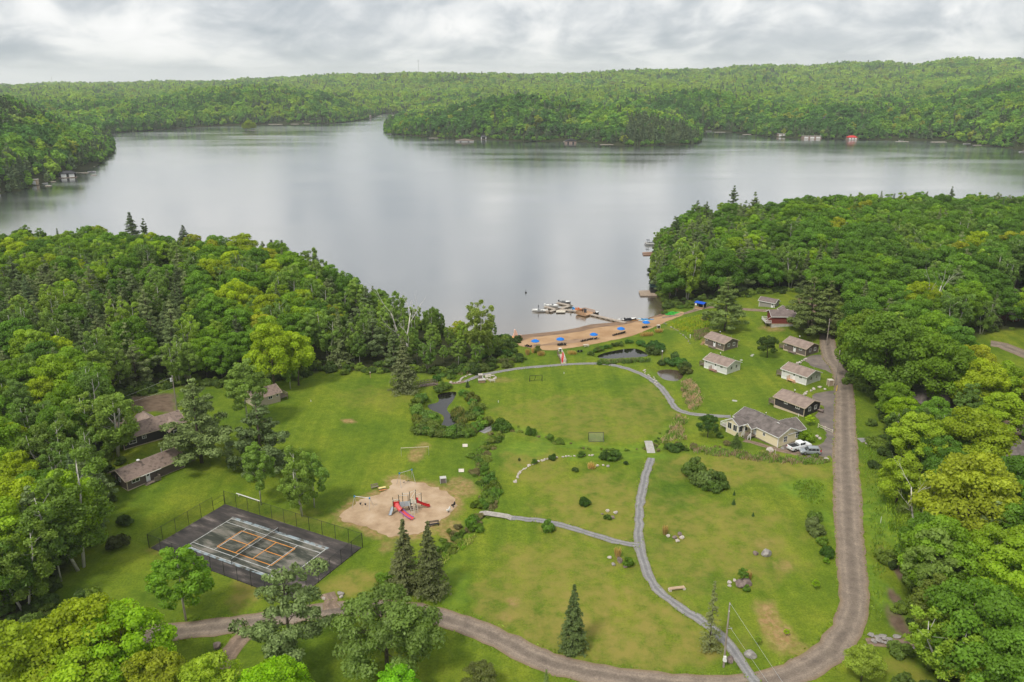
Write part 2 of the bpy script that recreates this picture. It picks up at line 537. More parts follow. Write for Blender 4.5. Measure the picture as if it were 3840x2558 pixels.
WOOD_LEFT = flat([(1922, 1268), (1900, 1335), (1790, 1372), (1660, 1398), (1440, 1405), (1215, 1392), (1075, 1440), (960, 1440), (800, 1470), (680, 1480), (560, 1495), (460, 1545), (440, 1610), (430, 1700), (400, 1780), (395, 1860), (370, 1960), (290, 2100), (225, 2160), (190, 2290), (90, 2380), (-150, 2520), (-900, 2600), (-1500, 1500), (-1500, 935),
                  (-300, 930), (0, 940), (400, 937), (800, 970), (1100, 1040), (1300, 1100), (1500, 1186), (1700, 1240), (1850, 1262)], 2.5)
WOOD_RIGHT = flat([(2530, 1132), (2640, 1126), (2800, 1116), (2960, 1115), (3080, 1150), (3180, 1260), (3190, 1400), (3235, 1500), (3320, 1530), (3310, 1640), (3320, 1800), (3430, 1900), (3450, 2050), (3400, 2110), (3420, 2340), (3520, 2370), (3520, 2440), (3560, 2700), (4600, 2800), (5200, 1500), (4700, 815),
                   (3840, 822), (3400, 826), (3000, 831), (2800, 837), (2640, 852), (2525, 878), (2475, 908), (2462, 950), (2450, 1000), (2452, 1040), (2465, 1080), (2485, 1108)], 3.0)
OPEN = [flat(p, 3.0) for p in (
    [(575, 1030), (650, 1030), (660, 1110), (600, 1130), (570, 1090)],                       # cut patch inside the left wood
    [(475, 1518), (665, 1500), (668, 1585), (470, 1590)],                                    # yard behind the dark cabin
    [(3600, 1330), (3700, 1285), (3900, 1270), (4000, 1530), (3720, 1540), (3640, 1440)],    # lawn on the right
    [(3430, 1440), (3560, 1440), (3575, 1700), (3440, 1700)], [(3690, 1600), (3900, 1600), (3900, 1880), (3720, 1880)], [(3730, 1120), (3900, 1100), (3900, 1260), (3740, 1260)],
    [(3640, 1760), (3760, 1760), (3760, 1830), (3650, 1830)], [(2980, 1140), (3130, 1150), (3150, 1260), (2990, 1250)], [(3370, 1930), (3480, 1930), (3510, 2110), (3400, 2110)], [(3560, 2230), (3700, 2230), (3720, 2420), (3560, 2420)])]


PLAY_PX = [(1280, 1950), (1300, 1912), (1345, 1880), (1400, 1862), (1440, 1845), (1468, 1830), (1465, 1805), (1490, 1795), (1540, 1805), (1600, 1820), (1660, 1838), (1700, 1862), (1712, 1890), (1690, 1922), (1660, 1950), (1620, 1975), (1580, 2000), (1520, 2010), (1460, 2008), (1400, 1990), (1340, 1968)]


def masks(X, Y):
    d1, i1 = poly_dist(X, Y, WOOD_LEFT); d2, i2 = poly_dist(X, Y, WOOD_RIGHT)
    sd = np.maximum(np.where(i1, d1, -d1), np.where(i2, d2, -d2)) + 1.5 * wobble(X, Y, 4.0, 1.0)
    for p in OPEN[2:3]:
        d, i = poly_dist(X, Y, p); sd = np.minimum(sd, np.where(i, -d, d))
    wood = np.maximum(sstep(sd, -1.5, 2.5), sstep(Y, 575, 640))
    dry = np.zeros(X.shape); bare = np.zeros(X.shape); weed = np.zeros(X.shape)

    def blob(arr, px, py, rx, ry, s=1.0):
        p = at(px, py, 2.2)
        q = ((X - p.x) / rx) ** 2 + ((Y - p.y) / ry) ** 2 + 0.5 * wobble(X, Y, 2.2, px)
        np.maximum(arr, s * (1 - sstep(q, 0.25, 1.1)), out=arr)
    for a in ((1309, 1590, 2.2, 1.4), (1560, 1705, 2.0, 5.0, .75), (1590, 1670, 1.5, 2.5, .6), (1720, 1830, 4.0, 5.0, .8), (1690, 1995, 2.5, 6.0, .75), (2900, 2340, 2.6, 7.0, .9), (2950, 2420, 4.0, 3.0, .6), (1450, 2040, 2.0, 3.0, .6), (2890, 1250, 4.5, 3.5, .7), (2935, 2130, 2.0, 1.6, .5), (1920, 2255, 1.6, 1.6, .7), (1890, 2310, 1.8, 1.2, .5), (2860, 2045, 2.5, 2.0, .35), (1880, 1423, 5.0, 2.5, .45), (550, 1095, 5, 9, 0)):
        blob(bare, *a)
    for a in ((1320, 2190, 6.0, 5.0), (930, 2190, 3.0, 9.0), (650, 2050, 5.0, 3.0), (2250, 2330, 18, 11, 1.0), (2100, 2130, 14, 10, .8), (2250, 1900, 15, 18, .8), (2800, 1760, 24, 9, .8), (2200, 1560, 28, 18, .55), (2000, 2250, 12, 9, .8), (2450, 2400, 14, 8, .9), (2560, 1230, 7, 5, .9), (2440, 1480, 7, 9, .5), (2000, 1740, 8, 12, .7), (1120, 1940, 8, 3, .4), (2700, 2020, 16, 18, .75), (3420, 2520, 5, 3, .6), (1420, 1500, 12, 10, .3), (2500, 2180, 8, 10, .5), (2850, 1600, 10, 4, .4)):
        blob(dry, *a)
    for a in ((2600, 1215, 8, 7, 1.0), (2640, 1195, 6, 4, .9), (3020, 1850, 5.5, 5.5, .9), (1990, 1680, 8, 5, .8), (2300, 1710, 16, 2.5, .8), (3350, 1980, 9, 14, 1.0), (1890, 1290, 6, 5, .8), (3280, 2200, 2.5, 30, .9), (1700, 2200, 3, 8, .6), (2480, 1400, 5, 4, .6)):
        blob(weed, *a)
    for line in DITCH_W:
        d, _ = poly_dist(X, Y, line, False); weed = np.maximum(weed, 0.8 * (1 - sstep(d + 0.6 * wobble(X, Y, 2.0), 1.0, 2.6)))
    pl = smooth_line(flat(PLAY_PX, 2.1), 1.5, True); d, i = poly_dist(X, Y, pl); bare = np.maximum(bare, 0.85 * (1 - sstep(np.where(i, 0, d) + 1.1 * wobble(X, Y, 1.5, 3.0), 0.3, 2.4)))
    soil = np.zeros(X.shape)
    for p in OPEN[:2] + OPEN[7:8]:
        d, i = poly_dist(X, Y, p); soil = np.maximum(soil, sstep(np.where(i, d, -d) + 0.8 * wobble(X, Y, 2.5), -0.5, 1.5))
    p = at(3350, 2220, 2.2)
    for px, py, rx, ry in ((3345, 2130, 1.0, 5.5), (3360, 2260, 1.1, 3.5), (3370, 2340, 1.6, 4.5)):
        p = at(px, py, 2.2); q = ((X - p.x) / rx) ** 2 + ((Y - p.y) / ry) ** 2 + 0.4 * wobble(X, Y, 1.2, px); soil = np.maximum(soil, 1 - sstep(q, 0.4, 1.1))
    return wood, dry, bare, weed, soil


def ground_material():
    m = bpy.data.materials.new('meadow')
    m.use_nodes = True
    t = m.node_tree
    L = t.links.new
    b = t.nodes['Principled BSDF']
    b.inputs['Roughness'].default_value = 0.95
    b.inputs['Specular IOR Level'].default_value = 0.1
    pos = t.nodes.new('ShaderNodeNewGeometry').outputs['Position']

    def noise(scale, detail=4.0, rough=0.6, stretch=None):
        v = pos
        if stretch:
            mp = _node(t, 'ShaderNodeMapping', inp={3: stretch, 2: (0, 0, 0.55)}); L(v, mp.inputs[0]); v = mp.outputs[0]
        n = _node(t, 'ShaderNodeTexNoise', inp={'Scale': scale, 'Detail': detail, 'Roughness': rough}); L(v, n.inputs[0])
        return n.outputs[0]

    def mix(fac, a, b_, mode='MIX'):
        n = _node(t, 'ShaderNodeMix', data_type='RGBA', blend_type=mode)
        if isinstance(fac, float): n.inputs[0].default_value = fac
        else: L(fac, n.inputs[0])
        for s, v in ((6, a), (7, b_)):
            if isinstance(v, tuple): n.inputs[s].default_value = (*v, 1)
            else: L(v, n.inputs[s])
        return n.outputs[2]

    def A(name):
        return _node(t, 'ShaderNodeAttribute', attribute_name=name).outputs['Fac']

    def mul(a, b_):
        n = _node(t, 'ShaderNodeMath', operation='MULTIPLY', use_clamp=True); L(a, n.inputs[0])
        if isinstance(b_, float): n.inputs[1].default_value = b_
        else: L(b_, n.inputs[1])
        return n.outputs[0]
    r1 = ramp(t, [(0.3, (0.084, 0.146, 0.014)), (0.5, (0.127, 0.184, 0.016)), (0.7, (0.176, 0.212, 0.022))]); L(noise(0.05, 5.0), r1.inputs[0])
    r2 = ramp(t, [(0.32, (0.74, 0.80, 0.74)), (0.68, (1.19, 1.15, 1.08))]); L(noise(0.55, 6.0, 0.7), r2.inputs[0])
    c = mix(1.0, r1.outputs[0], r2.outputs[0], 'MULTIPLY')
    r3 = ramp(t, [(0.38, (0.85, 0.90, 0.86)), (0.62, (1.14, 1.09, 1.08))]); L(noise(0.32, 3.0, 0.5, (1.0, 0.06, 1.0)), r3.inputs[0])   # mowing swaths
    c = mix(1.0, c, r3.outputs[0], 'MULTIPLY')
    r4 = ramp(t, [(0.3, (0.72, 0.74, 0.7)), (0.7, (1.25, 1.22, 1.2))]); L(noise(3.2, 3.0, 0.7), r4.inputs[0])
    c = mix(1.0, c, r4.outputs[0], 'MULTIPLY')
    rd = ramp(t, [(0.32, (0.05, 0.05, 0.05)), (0.6, (1.0, 1.0, 1.0))]); L(noise(0.35, 5.0, 0.65), rd.inputs[0])
    c = mix(mul(A('dry'), rd.outputs[0]), c, (0.25, 0.215, 0.05))
    wc = ramp(t, [(0.3, (0.08, 0.145, 0.015)), (0.5, (0.13, 0.215, 0.02)), (0.7, (0.21, 0.28, 0.025))]); L(noise(0.5, 6.0, 0.7), wc.inputs[0])
    c = mix(A('weed'), c, wc.outputs[0])
    bc = ramp(t, [(0.3, (0.30, 0.17, 0.075)), (0.7, (0.42, 0.27, 0.14))]); L(noise(1.1, 4.0), bc.inputs[0])
    rb = ramp(t, [(0.28, (0.15, 0.15, 0.15)), (0.6, (1.0, 1.0, 1.0))]); L(noise(0.9, 5.0, 0.7), rb.inputs[0])
    c = mix(mul(A('bare'), rb.outputs[0]), c, bc.outputs[0])
    sc = ramp(t, [(0.3, (0.10, 0.068, 0.045)), (0.7, (0.20, 0.145, 0.10))]); L(noise(0.6, 5.0), sc.inputs[0])
    c = mix(A('soil'), c, sc.outputs[0])
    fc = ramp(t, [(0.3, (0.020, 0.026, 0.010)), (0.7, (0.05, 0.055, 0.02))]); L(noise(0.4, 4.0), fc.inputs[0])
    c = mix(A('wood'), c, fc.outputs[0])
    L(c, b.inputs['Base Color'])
    bp = _node(t, 'ShaderNodeBump', inp={'Strength': 0.6, 'Distance': 0.12}); L(noise(2.2, 6.0, 0.75), bp.inputs['Height']); L(bp.outputs[0], b.inputs['Normal'])
    return m


def build_ground():
    r = [45.0]
    while r[-1] < 460: r.append(r[-1] + 1.15)
    while r[-1] < 14000: r.append(r[-1] * 1.022)
    r = np.array(r)
    a = np.radians(np.linspace(-47, 47, 460))
    R, A_ = np.meshgrid(r, a, indexing='ij')
    X = R * np.sin(A_) * 1.0
    Y = R * np.cos(A_)
    # a fan of ground cells whose centre lies well behind the viewpoint, so that it covers the sides as well
    Y = Y - 0.0
    Z = land(X, Y)
    far = Y > 620
    Z = np.where(far, Z - sstep(R, 9000, 14000) * 60, Z)
    nr, na = R.shape
    V = np.stack([X, Y, Z], -1).reshape(-1, 3)
    i = np.arange((nr - 1) * (na - 1)); p = (i // (na - 1)) * na + i % (na - 1)
    F = np.stack([p, p + na, p + na + 1, p + 1], 1)[:, ::-1]
    me = np_mesh('ground', V, F, True)
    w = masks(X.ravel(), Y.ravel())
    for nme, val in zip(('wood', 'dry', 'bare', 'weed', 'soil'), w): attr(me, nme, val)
    tag(mesh_obj('ground', me, ground_material()), kind='structure')


build_ground()


def sheet(name, outline, material, lift=0.05, grid=3.0, level=None, parent=None, smooth=True):
    """A filled area lying on the ground (or at a level), its outline given in world metres."""
    P = np.asarray(outline, float)
    lo, hi = P.min(0), P.max(0)
    gx, gy = np.meshgrid(np.arange(lo[0], hi[0], grid), np.arange(lo[1], hi[1], grid))
    d, ins = poly_dist(gx, gy, P)
    k = ins & (d > grid * 0.35)
    pts = [Vector(p) for p in P] + [Vector((x, y)) for x, y in zip(gx[k], gy[k])]
    n = len(P)
    v, e, f, *_ = delaunay_2d_cdt(pts, [(i, (i + 1) % n) for i in range(n)], [], 1, 1e-4)
    XY = np.array([tuple(p) for p in v])
    Z = T(XY[:, 0], XY[:, 1]) + lift if level is None else np.full(len(XY), level)
    me = bpy.data.meshes.new(name)
    me.from_pydata([(x, y, z) for (x, y), z in zip(XY, Z)], [], [tuple(t) for t in f])
    me.shade_smooth()
    if me.polygons and me.polygons[0].normal.z < 0: me.flip_normals()
    return mesh_obj(name, me, material, parent)


def strip(name, line, width, material, lift=0.06, rag=0.15, parent=None, cols=4, seed=0.0, ends=None):
    """A road or path along a line, following the ground, with uneven edges; width may vary along it."""
    P = np.asarray(line, float)
    D = np.gradient(P, axis=0); D /= np.linalg.norm(D, axis=1)[:, None]
    Nn = np.stack([D[:, 1], -D[:, 0]], 1)
    w = np.asarray(width) * np.ones(len(P))
    s = np.cumsum(np.r_[0, np.linalg.norm(np.diff(P, axis=0), axis=1)])
    eL = w / 2 + rag * wobble(s, s * 0.3, 1.1, seed) + rag * 0.7 * wobble(s, s, 0.35, seed + 2); eR = w / 2 + rag * wobble(s, s * 0.3, 1.1, seed + 7) + rag * 0.7 * wobble(s, s, 0.35, seed + 5)
    V = []
    for k in range(cols + 1):
        t = k / cols
        V.append(P + Nn * ((-eL) * (1 - t) + eR * t)[:, None])
    V = np.stack(V, 1)
    Z = T(V[..., 0], V[..., 1]) + lift
    n = len(P)
    VV = np.concatenate([V, Z[..., None]], -1).reshape(-1, 3)
    i = np.arange((n - 1) * cols); p = (i // cols) * (cols + 1) + i % cols
    me = np_mesh(name, VV, np.stack([p, p + 1, p + cols + 2, p + cols + 1], 1), True)
    a = np.tile(np.linspace(-1, 1, cols + 1), n); attr(me, 'across', a)
    if me.polygons[0].normal.z < 0: me.flip_normals()
    return mesh_obj(name, me, material, parent)


# ------------------------------------------------------------------ water
def water_material(name, deep, shallow=None, rough=0.05, ripple=0.25, rscale=0.5, shine=(0.12, 0.86)):
    m = bpy.data.materials.new(name)
    m.use_nodes = True
    t = m.node_tree
    L = t.links.new
    t.nodes.clear()
    out = t.nodes.new('ShaderNodeOutputMaterial')
    df = _node(t, 'ShaderNodeBsdfDiffuse', inp={0: (*deep, 1)})
    gl = _node(t, 'ShaderNodeBsdfGlossy', inp={0: (0.985, 0.98, 0.97, 1)})
    pos = t.nodes.new('ShaderNodeNewGeometry').outputs['Position']
    if shallow:
        a = _node(t, 'ShaderNodeAttribute', attribute_name='shallow')
        cm = _node(t, 'ShaderNodeMix', data_type='RGBA', inp={6: (*deep, 1), 7: (*shallow, 1)}); L(a.outputs['Fac'], cm.inputs[0]); L(cm.outputs[2], df.inputs[0])
    mp = _node(t, 'ShaderNodeMapping', inp={3: (0.35, 1.0, 1.0), 2: (0, 0, 0.12)}); L(pos, mp.inputs[0])
    n1 = _node(t, 'ShaderNodeTexNoise', inp={'Scale': rscale, 'Detail': 4.0, 'Roughness': 0.6}); L(mp.outputs[0], n1.inputs[0])
    bp = _node(t, 'ShaderNodeBump', inp={'Strength': ripple, 'Distance': 0.15}); L(n1.outputs[0], bp.inputs['Height']); L(bp.outputs[0], gl.inputs['Normal'])
    # breezes leave broad streaks that are rougher than the calm water between them
    mp2 = _node(t, 'ShaderNodeMapping', inp={3: (0.0035, 0.013, 1.0), 2: (0, 0, 0.1)}); L(pos, mp2.inputs[0])
    n2 = _node(t, 'ShaderNodeTexNoise', inp={'Scale': 1.0, 'Detail': 4.0, 'Roughness': 0.6, 'Distortion': 0.6}); L(mp2.outputs[0], n2.inputs[0])
    mr = _node(t, 'ShaderNodeMapRange', inp={1: 0.38, 2: 0.66, 3: rough, 4: rough + 0.10}); L(n2.outputs[0], mr.inputs[0]); L(mr.outputs[0], gl.inputs['Roughness'])
    fr = _node(t, 'ShaderNodeLayerWeight', inp={'Blend': 0.5})
    fm = _node(t, 'ShaderNodeMapRange', inp={1: 0.45, 2: 0.94, 3: shine[0], 4: shine[1]}); L(fr.outputs['Facing'], fm.inputs[0])
    mx = t.nodes.new('ShaderNodeMixShader'); L(fm.outputs[0], mx.inputs[0]); L(df.outputs[0], mx.inputs[1]); L(gl.outputs[0], mx.inputs[2]); L(mx.outputs[0], out.inputs[0])
    return m


def build_lake():
    r = np.geomspace(215, 9000, 150); a = np.radians(np.linspace(-46, 46, 150))
    R, A_ = np.meshgrid(r, a, indexing='ij')
    X, Y = R * np.sin(A_), R * np.cos(A_)
    nr, na = R.shape
    i = np.arange((nr - 1) * (na - 1)); p = (i // (na - 1)) * na + i % (na - 1)
    me = np_mesh('lake', np.stack([X, Y, X * 0], -1).reshape(-1, 3), np.stack([p, p + na, p + na + 1, p + 1], 1)[:, ::-1], True)
    d, _ = poly_dist(X.ravel(), Y.ravel(), BEACH_W, False)
    attr(me, 'shallow', np.clip(1 - d / 75.0, 0, 1) ** 1.6)
    tag(mesh_obj('lake', me, water_material('lake_water', (0.012, 0.018, 0.020), (0.15, 0.105, 0.06), 0.105, 0.2, 0.45)), kind='structure')


build_lake()
POND_MAT = {'hook': water_material('pond_water', (0.012, 0.011, 0.010), None, 0.03, 0.05, 1.2, (0.03, 0.38)), 'brown': water_material('silty_pond_water', (0.10, 0.072, 0.05), None, 0.08, 0.05, 1.2, (0.12, 0.6))}
for k, (ol, lv) in POND_W.items():
    c = ol.mean(0)
    big = c + (ol - c) * 1.10
    tag(sheet('pond', big, POND_MAT['brown' if k == 'brown' else 'hook'], level=lv, grid=4.0), kind='structure')

# ------------------------------------------------------------------ trees: a small stock of kinds, each with its trunk and crown
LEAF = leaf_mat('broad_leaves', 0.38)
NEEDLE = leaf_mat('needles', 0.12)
BARK = mat('bark', (0.07, 0.055, 0.042), (0.15, 0.12, 0.095), 3.0, 0.95, 0.5, 9.0)
BIRCH_BARK = mat('birch_bark', (0.10, 0.09, 0.08), (0.52, 0.49, 0.43), 2.2, 0.8, 0.3, 8.0, lo=0.30, hi=0.42, stretch=(1, 1, 3.0))
DEAD_BARK = mat('bleached_bark', (0.45, 0.41, 0.35), (0.72, 0.68, 0.62), 2.0, 0.85, 0.3, 8.0)


def unit(v):
    return v / (np.linalg.norm(v, axis=-1, keepdims=True) + 1e-9)


def leaf_quads(rng, pos, nrm, size, aspect=1.35, along=None):
    """One small leaf spray (a four-sided face) at each position."""
    n = len(pos)
    a = along if along is not None else rng.normal(size=(n, 3))
    t = unit(a - nrm * (a * nrm).sum(1, keepdims=True))
    b = np.cross(nrm, t)
    s = size * (0.6 + 0.8 * rng.random((n, 1)))
    t, b = t * s * aspect * 0.5, b * s * 0.5
    k = 0.25 * rng.normal(size=(n, 1))
    V = np.stack([pos - t, pos + b + t * k, pos + t, pos - b + t * k], 1).reshape(-1, 3)
    return V


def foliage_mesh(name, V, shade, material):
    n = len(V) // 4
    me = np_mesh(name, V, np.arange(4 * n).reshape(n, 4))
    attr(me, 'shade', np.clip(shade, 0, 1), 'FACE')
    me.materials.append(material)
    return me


def cloud(rng, cen, rad, n, size, up=0.45, flatz=0.8, jit=0.55, inner=0.5, core=None):
    k = rng.choice(len(cen), n, p=rad ** 2 / (rad ** 2).sum())
    d = rng.normal(size=(n, 3)); d[:, 2] += up
    if core is not None: d += 0.55 * unit(cen[k] - core)
    d = unit(d)
    u = inner + (1 - inner) * np.sqrt(rng.random((n, 1)))
    pos = cen[k] + d * rad[k][:, None] * u * np.array([1, 1, flatz])
    nrm = unit(d + jit * rng.normal(size=(n, 3)))
    lob = rng.random(len(cen))
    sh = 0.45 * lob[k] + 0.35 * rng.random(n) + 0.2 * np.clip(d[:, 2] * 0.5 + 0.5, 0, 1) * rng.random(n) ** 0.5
    return leaf_quads(rng, pos, nrm, size), sh


def limbs(rng, H, r, cen, n, fork=0.3, lean=0.0, top=0.75):
    m = MB()
    bend = [(0, 0, -0.3), (lean * 0.3 + 0.01 * H * rng.normal(), 0.01 * H * rng.normal(), H * 0.33), (lean + 0.015 * H * rng.normal(), 0.015 * H * rng.normal(), H * top)]
    m.tube(bend, [r, r * 0.75, r * 0.2], 7)
    idx = rng.choice(len(cen), min(n, len(cen)), replace=False)
    for i in idx:
        c = cen[i]
        z = max(H * fork * 0.8, min(c[2] - 0.12 * H - 0.25 * math.hypot(c[0], c[1]), H * top * 0.9)); t = z / (H * top)
        a = Vector((lean * t, 0, z))
        b = Vector(c) * 0.92
        b.z = c[2]
        mid = a.lerp(b, 0.5) + Vector((0, 0, 0.05 * H)) * (0.4 + rng.random())
        m.tube([a, mid, b], [r * 0.32 * (1 - 0.5 * t), r * 0.18 * (1 - 0.4 * t), r * 0.05], 5)
    return m


def broad_tree(seed, H=15.0, R=4.8, nl=46, nq=8000, size=0.42, base=0.24, shape=1.0, lobe=0.30, trunk_r=0.28, bark=None, up=0.45):
    rng = np.random.default_rng(seed)
    zc, rz = H * (base + (1 - base) * 0.5), H * (1 - base) * 0.5
    i = np.arange(nl) + 0.5
    ph, ct = i * 2.399963 + rng.random() * 6, 1 - 2 * i / nl * 0.86
    d = np.stack([np.cos(ph) * np.sqrt(1 - ct ** 2), np.sin(ph) * np.sqrt(1 - ct ** 2), ct], 1) + 0.22 * rng.normal(size=(nl, 3))
    d = unit(d)
    f = (0.64 + 0.30 * rng.random((nl, 1))) * np.where(rng.random((nl, 1)) < 0.16, 0.5, 1.0)
    prof = 1.0 - shape * 0.28 * np.clip(d[:, 2:3], -0.2, 1)        # narrower towards the top
    cen = d * f * np.array([R, R, rz * 0.93]) * np.concatenate([prof, prof, np.ones_like(prof)], 1) + [0, 0, zc]
    rad = R * lobe * (0.7 + 0.7 * rng.random(nl)) * (1.08 - 0.25 * np.clip(d[:, 2], 0, 1))
    V, sh = cloud(rng, cen, rad, nq, size, up, 0.72, 0.55, 0.45, np.array([0, 0, zc - 0.2 * H]))
    return foliage_mesh('crown', V, sh, LEAF), limbs(rng, H, trunk_r, cen, 11).mesh('trunk', True), bark or BARK, H


def birch_tree(seed, H=15.0, R=3.2, stems=1, nq=6500, nl=60, size=0.34):
    rng = np.random.default_rng(seed)
    cen, rad = [], []
    m = MB()
    for s in range(stems):
        lx, ly = (rng.normal(size=2) * 1.1 if stems > 1 else rng.normal(size=2) * 0.4)
        h = H * (0.86 + 0.14 * rng.random()) if s else H
        path = [Vector((0.15 * lx, 0.15 * ly, -0.3)), Vector((lx * 0.55, ly * 0.55, h * 0.35)), Vector((lx * 1.1, ly * 1.1, h * 0.65)), Vector((lx * 1.2, ly * 1.2, h * 0.93))]
        m.tube(path, [0.19, 0.15, 0.10, 0.03], 6)
        k = nl // stems
        for j in range(k):
            t = 0.28 + 0.72 * (j + rng.random()) / k
            rr = R * (0.45 + 0.62 * math.sin(PI * min(1, (t - 0.22) / 0.86)) ** 0.8) * (0.55 + 0.5 * rng.random()) * (0.82 if stems > 1 else 1)
            a = rng.random() * 6.283
            ax = lx * 1.1 * t; ay = ly * 1.1 * t
            c = (ax + math.cos(a) * rr, ay + math.sin(a) * rr, h * t + 0.25 * rng.normal())
            cen.append(c); rad.append(0.95 * (0.55 + 0.75 * rng.random()) * (1.15 - 0.45 * t))
            if j % 5 == 0:
                m.tube([Vector((ax, ay, max(1.5, h * t - 0.5 * rr - 0.8))), Vector(c)], [0.045, 0.012], 4)
    V, sh = cloud(rng, np.array(cen), np.array(rad), nq, size, 0.1, 1.0, 0.8, 0.15)
    return foliage_mesh('crown', V, sh, LEAF), m.mesh('trunk', True), BIRCH_BARK, H


def white_pine(seed, H=17.0, R=4.9, whorls=12, nb=5, nq=14000, base=0.10, rise=0.18, gap=0.08, size=0.25, top=0.75):
    """White pine: plume-like masses of needles at the ends of level branches, rounded as a whole."""
    rng = np.random.default_rng(seed)
    cen, rad = [], []
    m = MB()
    m.tube([(0, 0, -0.3), (0.1 * rng.normal(), 0.1 * rng.normal(), H * 0.5), (0, 0, H * 0.96)], [0.30, 0.2, 0.03], 7)
    for w in range(whorls):
        t = w / (whorls - 1)
        z = H * (base + (0.96 - base) * t)
        prof = (1 - t ** 1.7) ** top * (0.72 + 0.36 * math.sin(PI * min(1, t * 1.5 + 0.25)))
        for b in range(nb):
            if rng.random() < gap: continue
            Ln = max(0.35, R * prof * (0.66 + 0.5 * rng.random()))
            a = 2 * PI * (b + 0.5 * (w % 2)) / nb + 0.35 * rng.normal()
            ca, sa = math.cos(a), math.sin(a)
            zb = z + 0.3 * rng.normal(); ry = rise + 0.08 * rng.normal() + 0.4 * t * t
            for q in ((0.5, 0.95) if Ln > 1.2 else (0.8,)):
                o_ = 0.12 * Ln * rng.normal()
                cen.append((ca * Ln * q - sa * o_, sa * Ln * q + ca * o_, zb + ry * Ln * q)); rad.append((0.30 + 0.155 * Ln) * (0.8 + 0.45 * rng.random()) * (1.1 if q < .7 else 0.95))
            if Ln > 1.0: m.tube([(0, 0, zb - 0.1), (ca * Ln * 0.9, sa * Ln * 0.9, zb + ry * Ln * 0.8)], [0.07, 0.015], 4)
    cen, rad = np.array(cen), np.array(rad)
    k = rng.choice(len(cen), nq, p=rad ** 2 / (rad ** 2).sum())
    d = rng.normal(size=(nq, 3)); d[:, 2] += 0.35; d += 0.5 * unit(cen[k] * [1, 1, 0]); d = unit(d)
    pos = cen[k] + d * (rad[k] * (0.35 + 0.65 * np.sqrt(rng.random(nq))))[:, None] * [1.12, 1.12, 0.62]
    nrm = unit(d + 0.6 * rng.normal(size=(nq, 3)))
    al = unit(cen[k] * [1, 1, 0]) * 0.7 + d + [0, 0, 0.3] + 0.4 * rng.normal(size=(nq, 3))
    lob = rng.random(len(cen))
    return foliage_mesh('crown', leaf_quads(rng, pos, nrm, size, 1.9, al), 0.4 * lob[k] + 0.6 * rng.random(nq), NEEDLE), m.mesh('trunk', True), BARK, H


def spruce_tree(seed, H=14.0, R=2.9, whorls=30, nb=8, per=34, base=0.06, droop=0.32, gap=0.04, size=0.55):
    rng = np.random.default_rng(seed)
    P, D, S = [], [], []
    m = MB()
    m.tube([(0, 0, -0.3), (0, 0, H * 0.97)], [0.2, 0.02], 6)
    for w in range(whorls):
        t = w / (whorls - 1)
        z = H * (base + (1 - base) * t)
        for b in range(nb):
            if rng.random() < gap: continue
            Ln = max(0.22, R * (1 - t) ** 0.85 * (0.72 + 0.42 * rng.random()))
            a = 2 * PI * rng.random()
            ca, sa = math.cos(a), math.sin(a)
            k = max(6, int(per * (0.25 + 0.75 * Ln / R)))
            q = 0.12 + 0.88 * rng.random(k) ** 0.7
            off = rng.normal(size=k) * 0.20 * Ln * (1.1 - 0.6 * q)
            zz = z - droop * Ln * q + 0.10 * Ln * q ** 3 - 0.18 * rng.random(k) * (0.4 + Ln * 0.25)
            P.append(np.stack([ca * Ln * q - sa * off, sa * Ln * q + ca * off, zz], 1))
            D.append(np.stack([np.full(k, ca), np.full(k, sa), np.full(k, -0.35)], 1) + 0.35 * rng.normal(size=(k, 3)))
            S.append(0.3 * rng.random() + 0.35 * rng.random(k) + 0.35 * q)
    P, D, S = np.concatenate(P), np.concatenate(D), np.concatenate(S)
    out = P * [1, 1, 0]
    nrm = unit(unit(out) * 0.5 + np.array([0, 0, 0.9]) + 0.5 * rng.normal(size=P.shape))
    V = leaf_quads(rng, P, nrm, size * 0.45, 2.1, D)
    return foliage_mesh('crown', V, S, NEEDLE), m.mesh('trunk', True), BARK, H


def bush(seed, H=2.0, R=1.4, nl=16, nq=1500, size=0.26, dome=0.8):
    rng = np.random.default_rng(seed)
    d = unit(rng.normal(size=(nl, 3)) * [1, 1, 0.8] + [0, 0, 0.25]); d[:, 2] = np.abs(d[:, 2])
    cen = d * (0.35 + 0.4 * rng.random((nl, 1))) * [R, R, H * 0.75] + [0, 0, H * 0.16]
    rad = R * 0.36 * (0.7 + 0.6 * rng.random(nl))
    V, sh = cloud(rng, cen, rad, nq, size, 0.4, 0.85, 0.6, 0.4)
    V[:, 2] = np.maximum(V[:, 2], 0.02)
    m = MB()
    for c in cen[:7]: m.tube([(0.1 * c[0], 0.1 * c[1], -0.15), tuple(c * 0.9)], [0.04, 0.015], 4)
    return foliage_mesh('crown', V, sh, LEAF), m.mesh('trunk', True), BARK, H


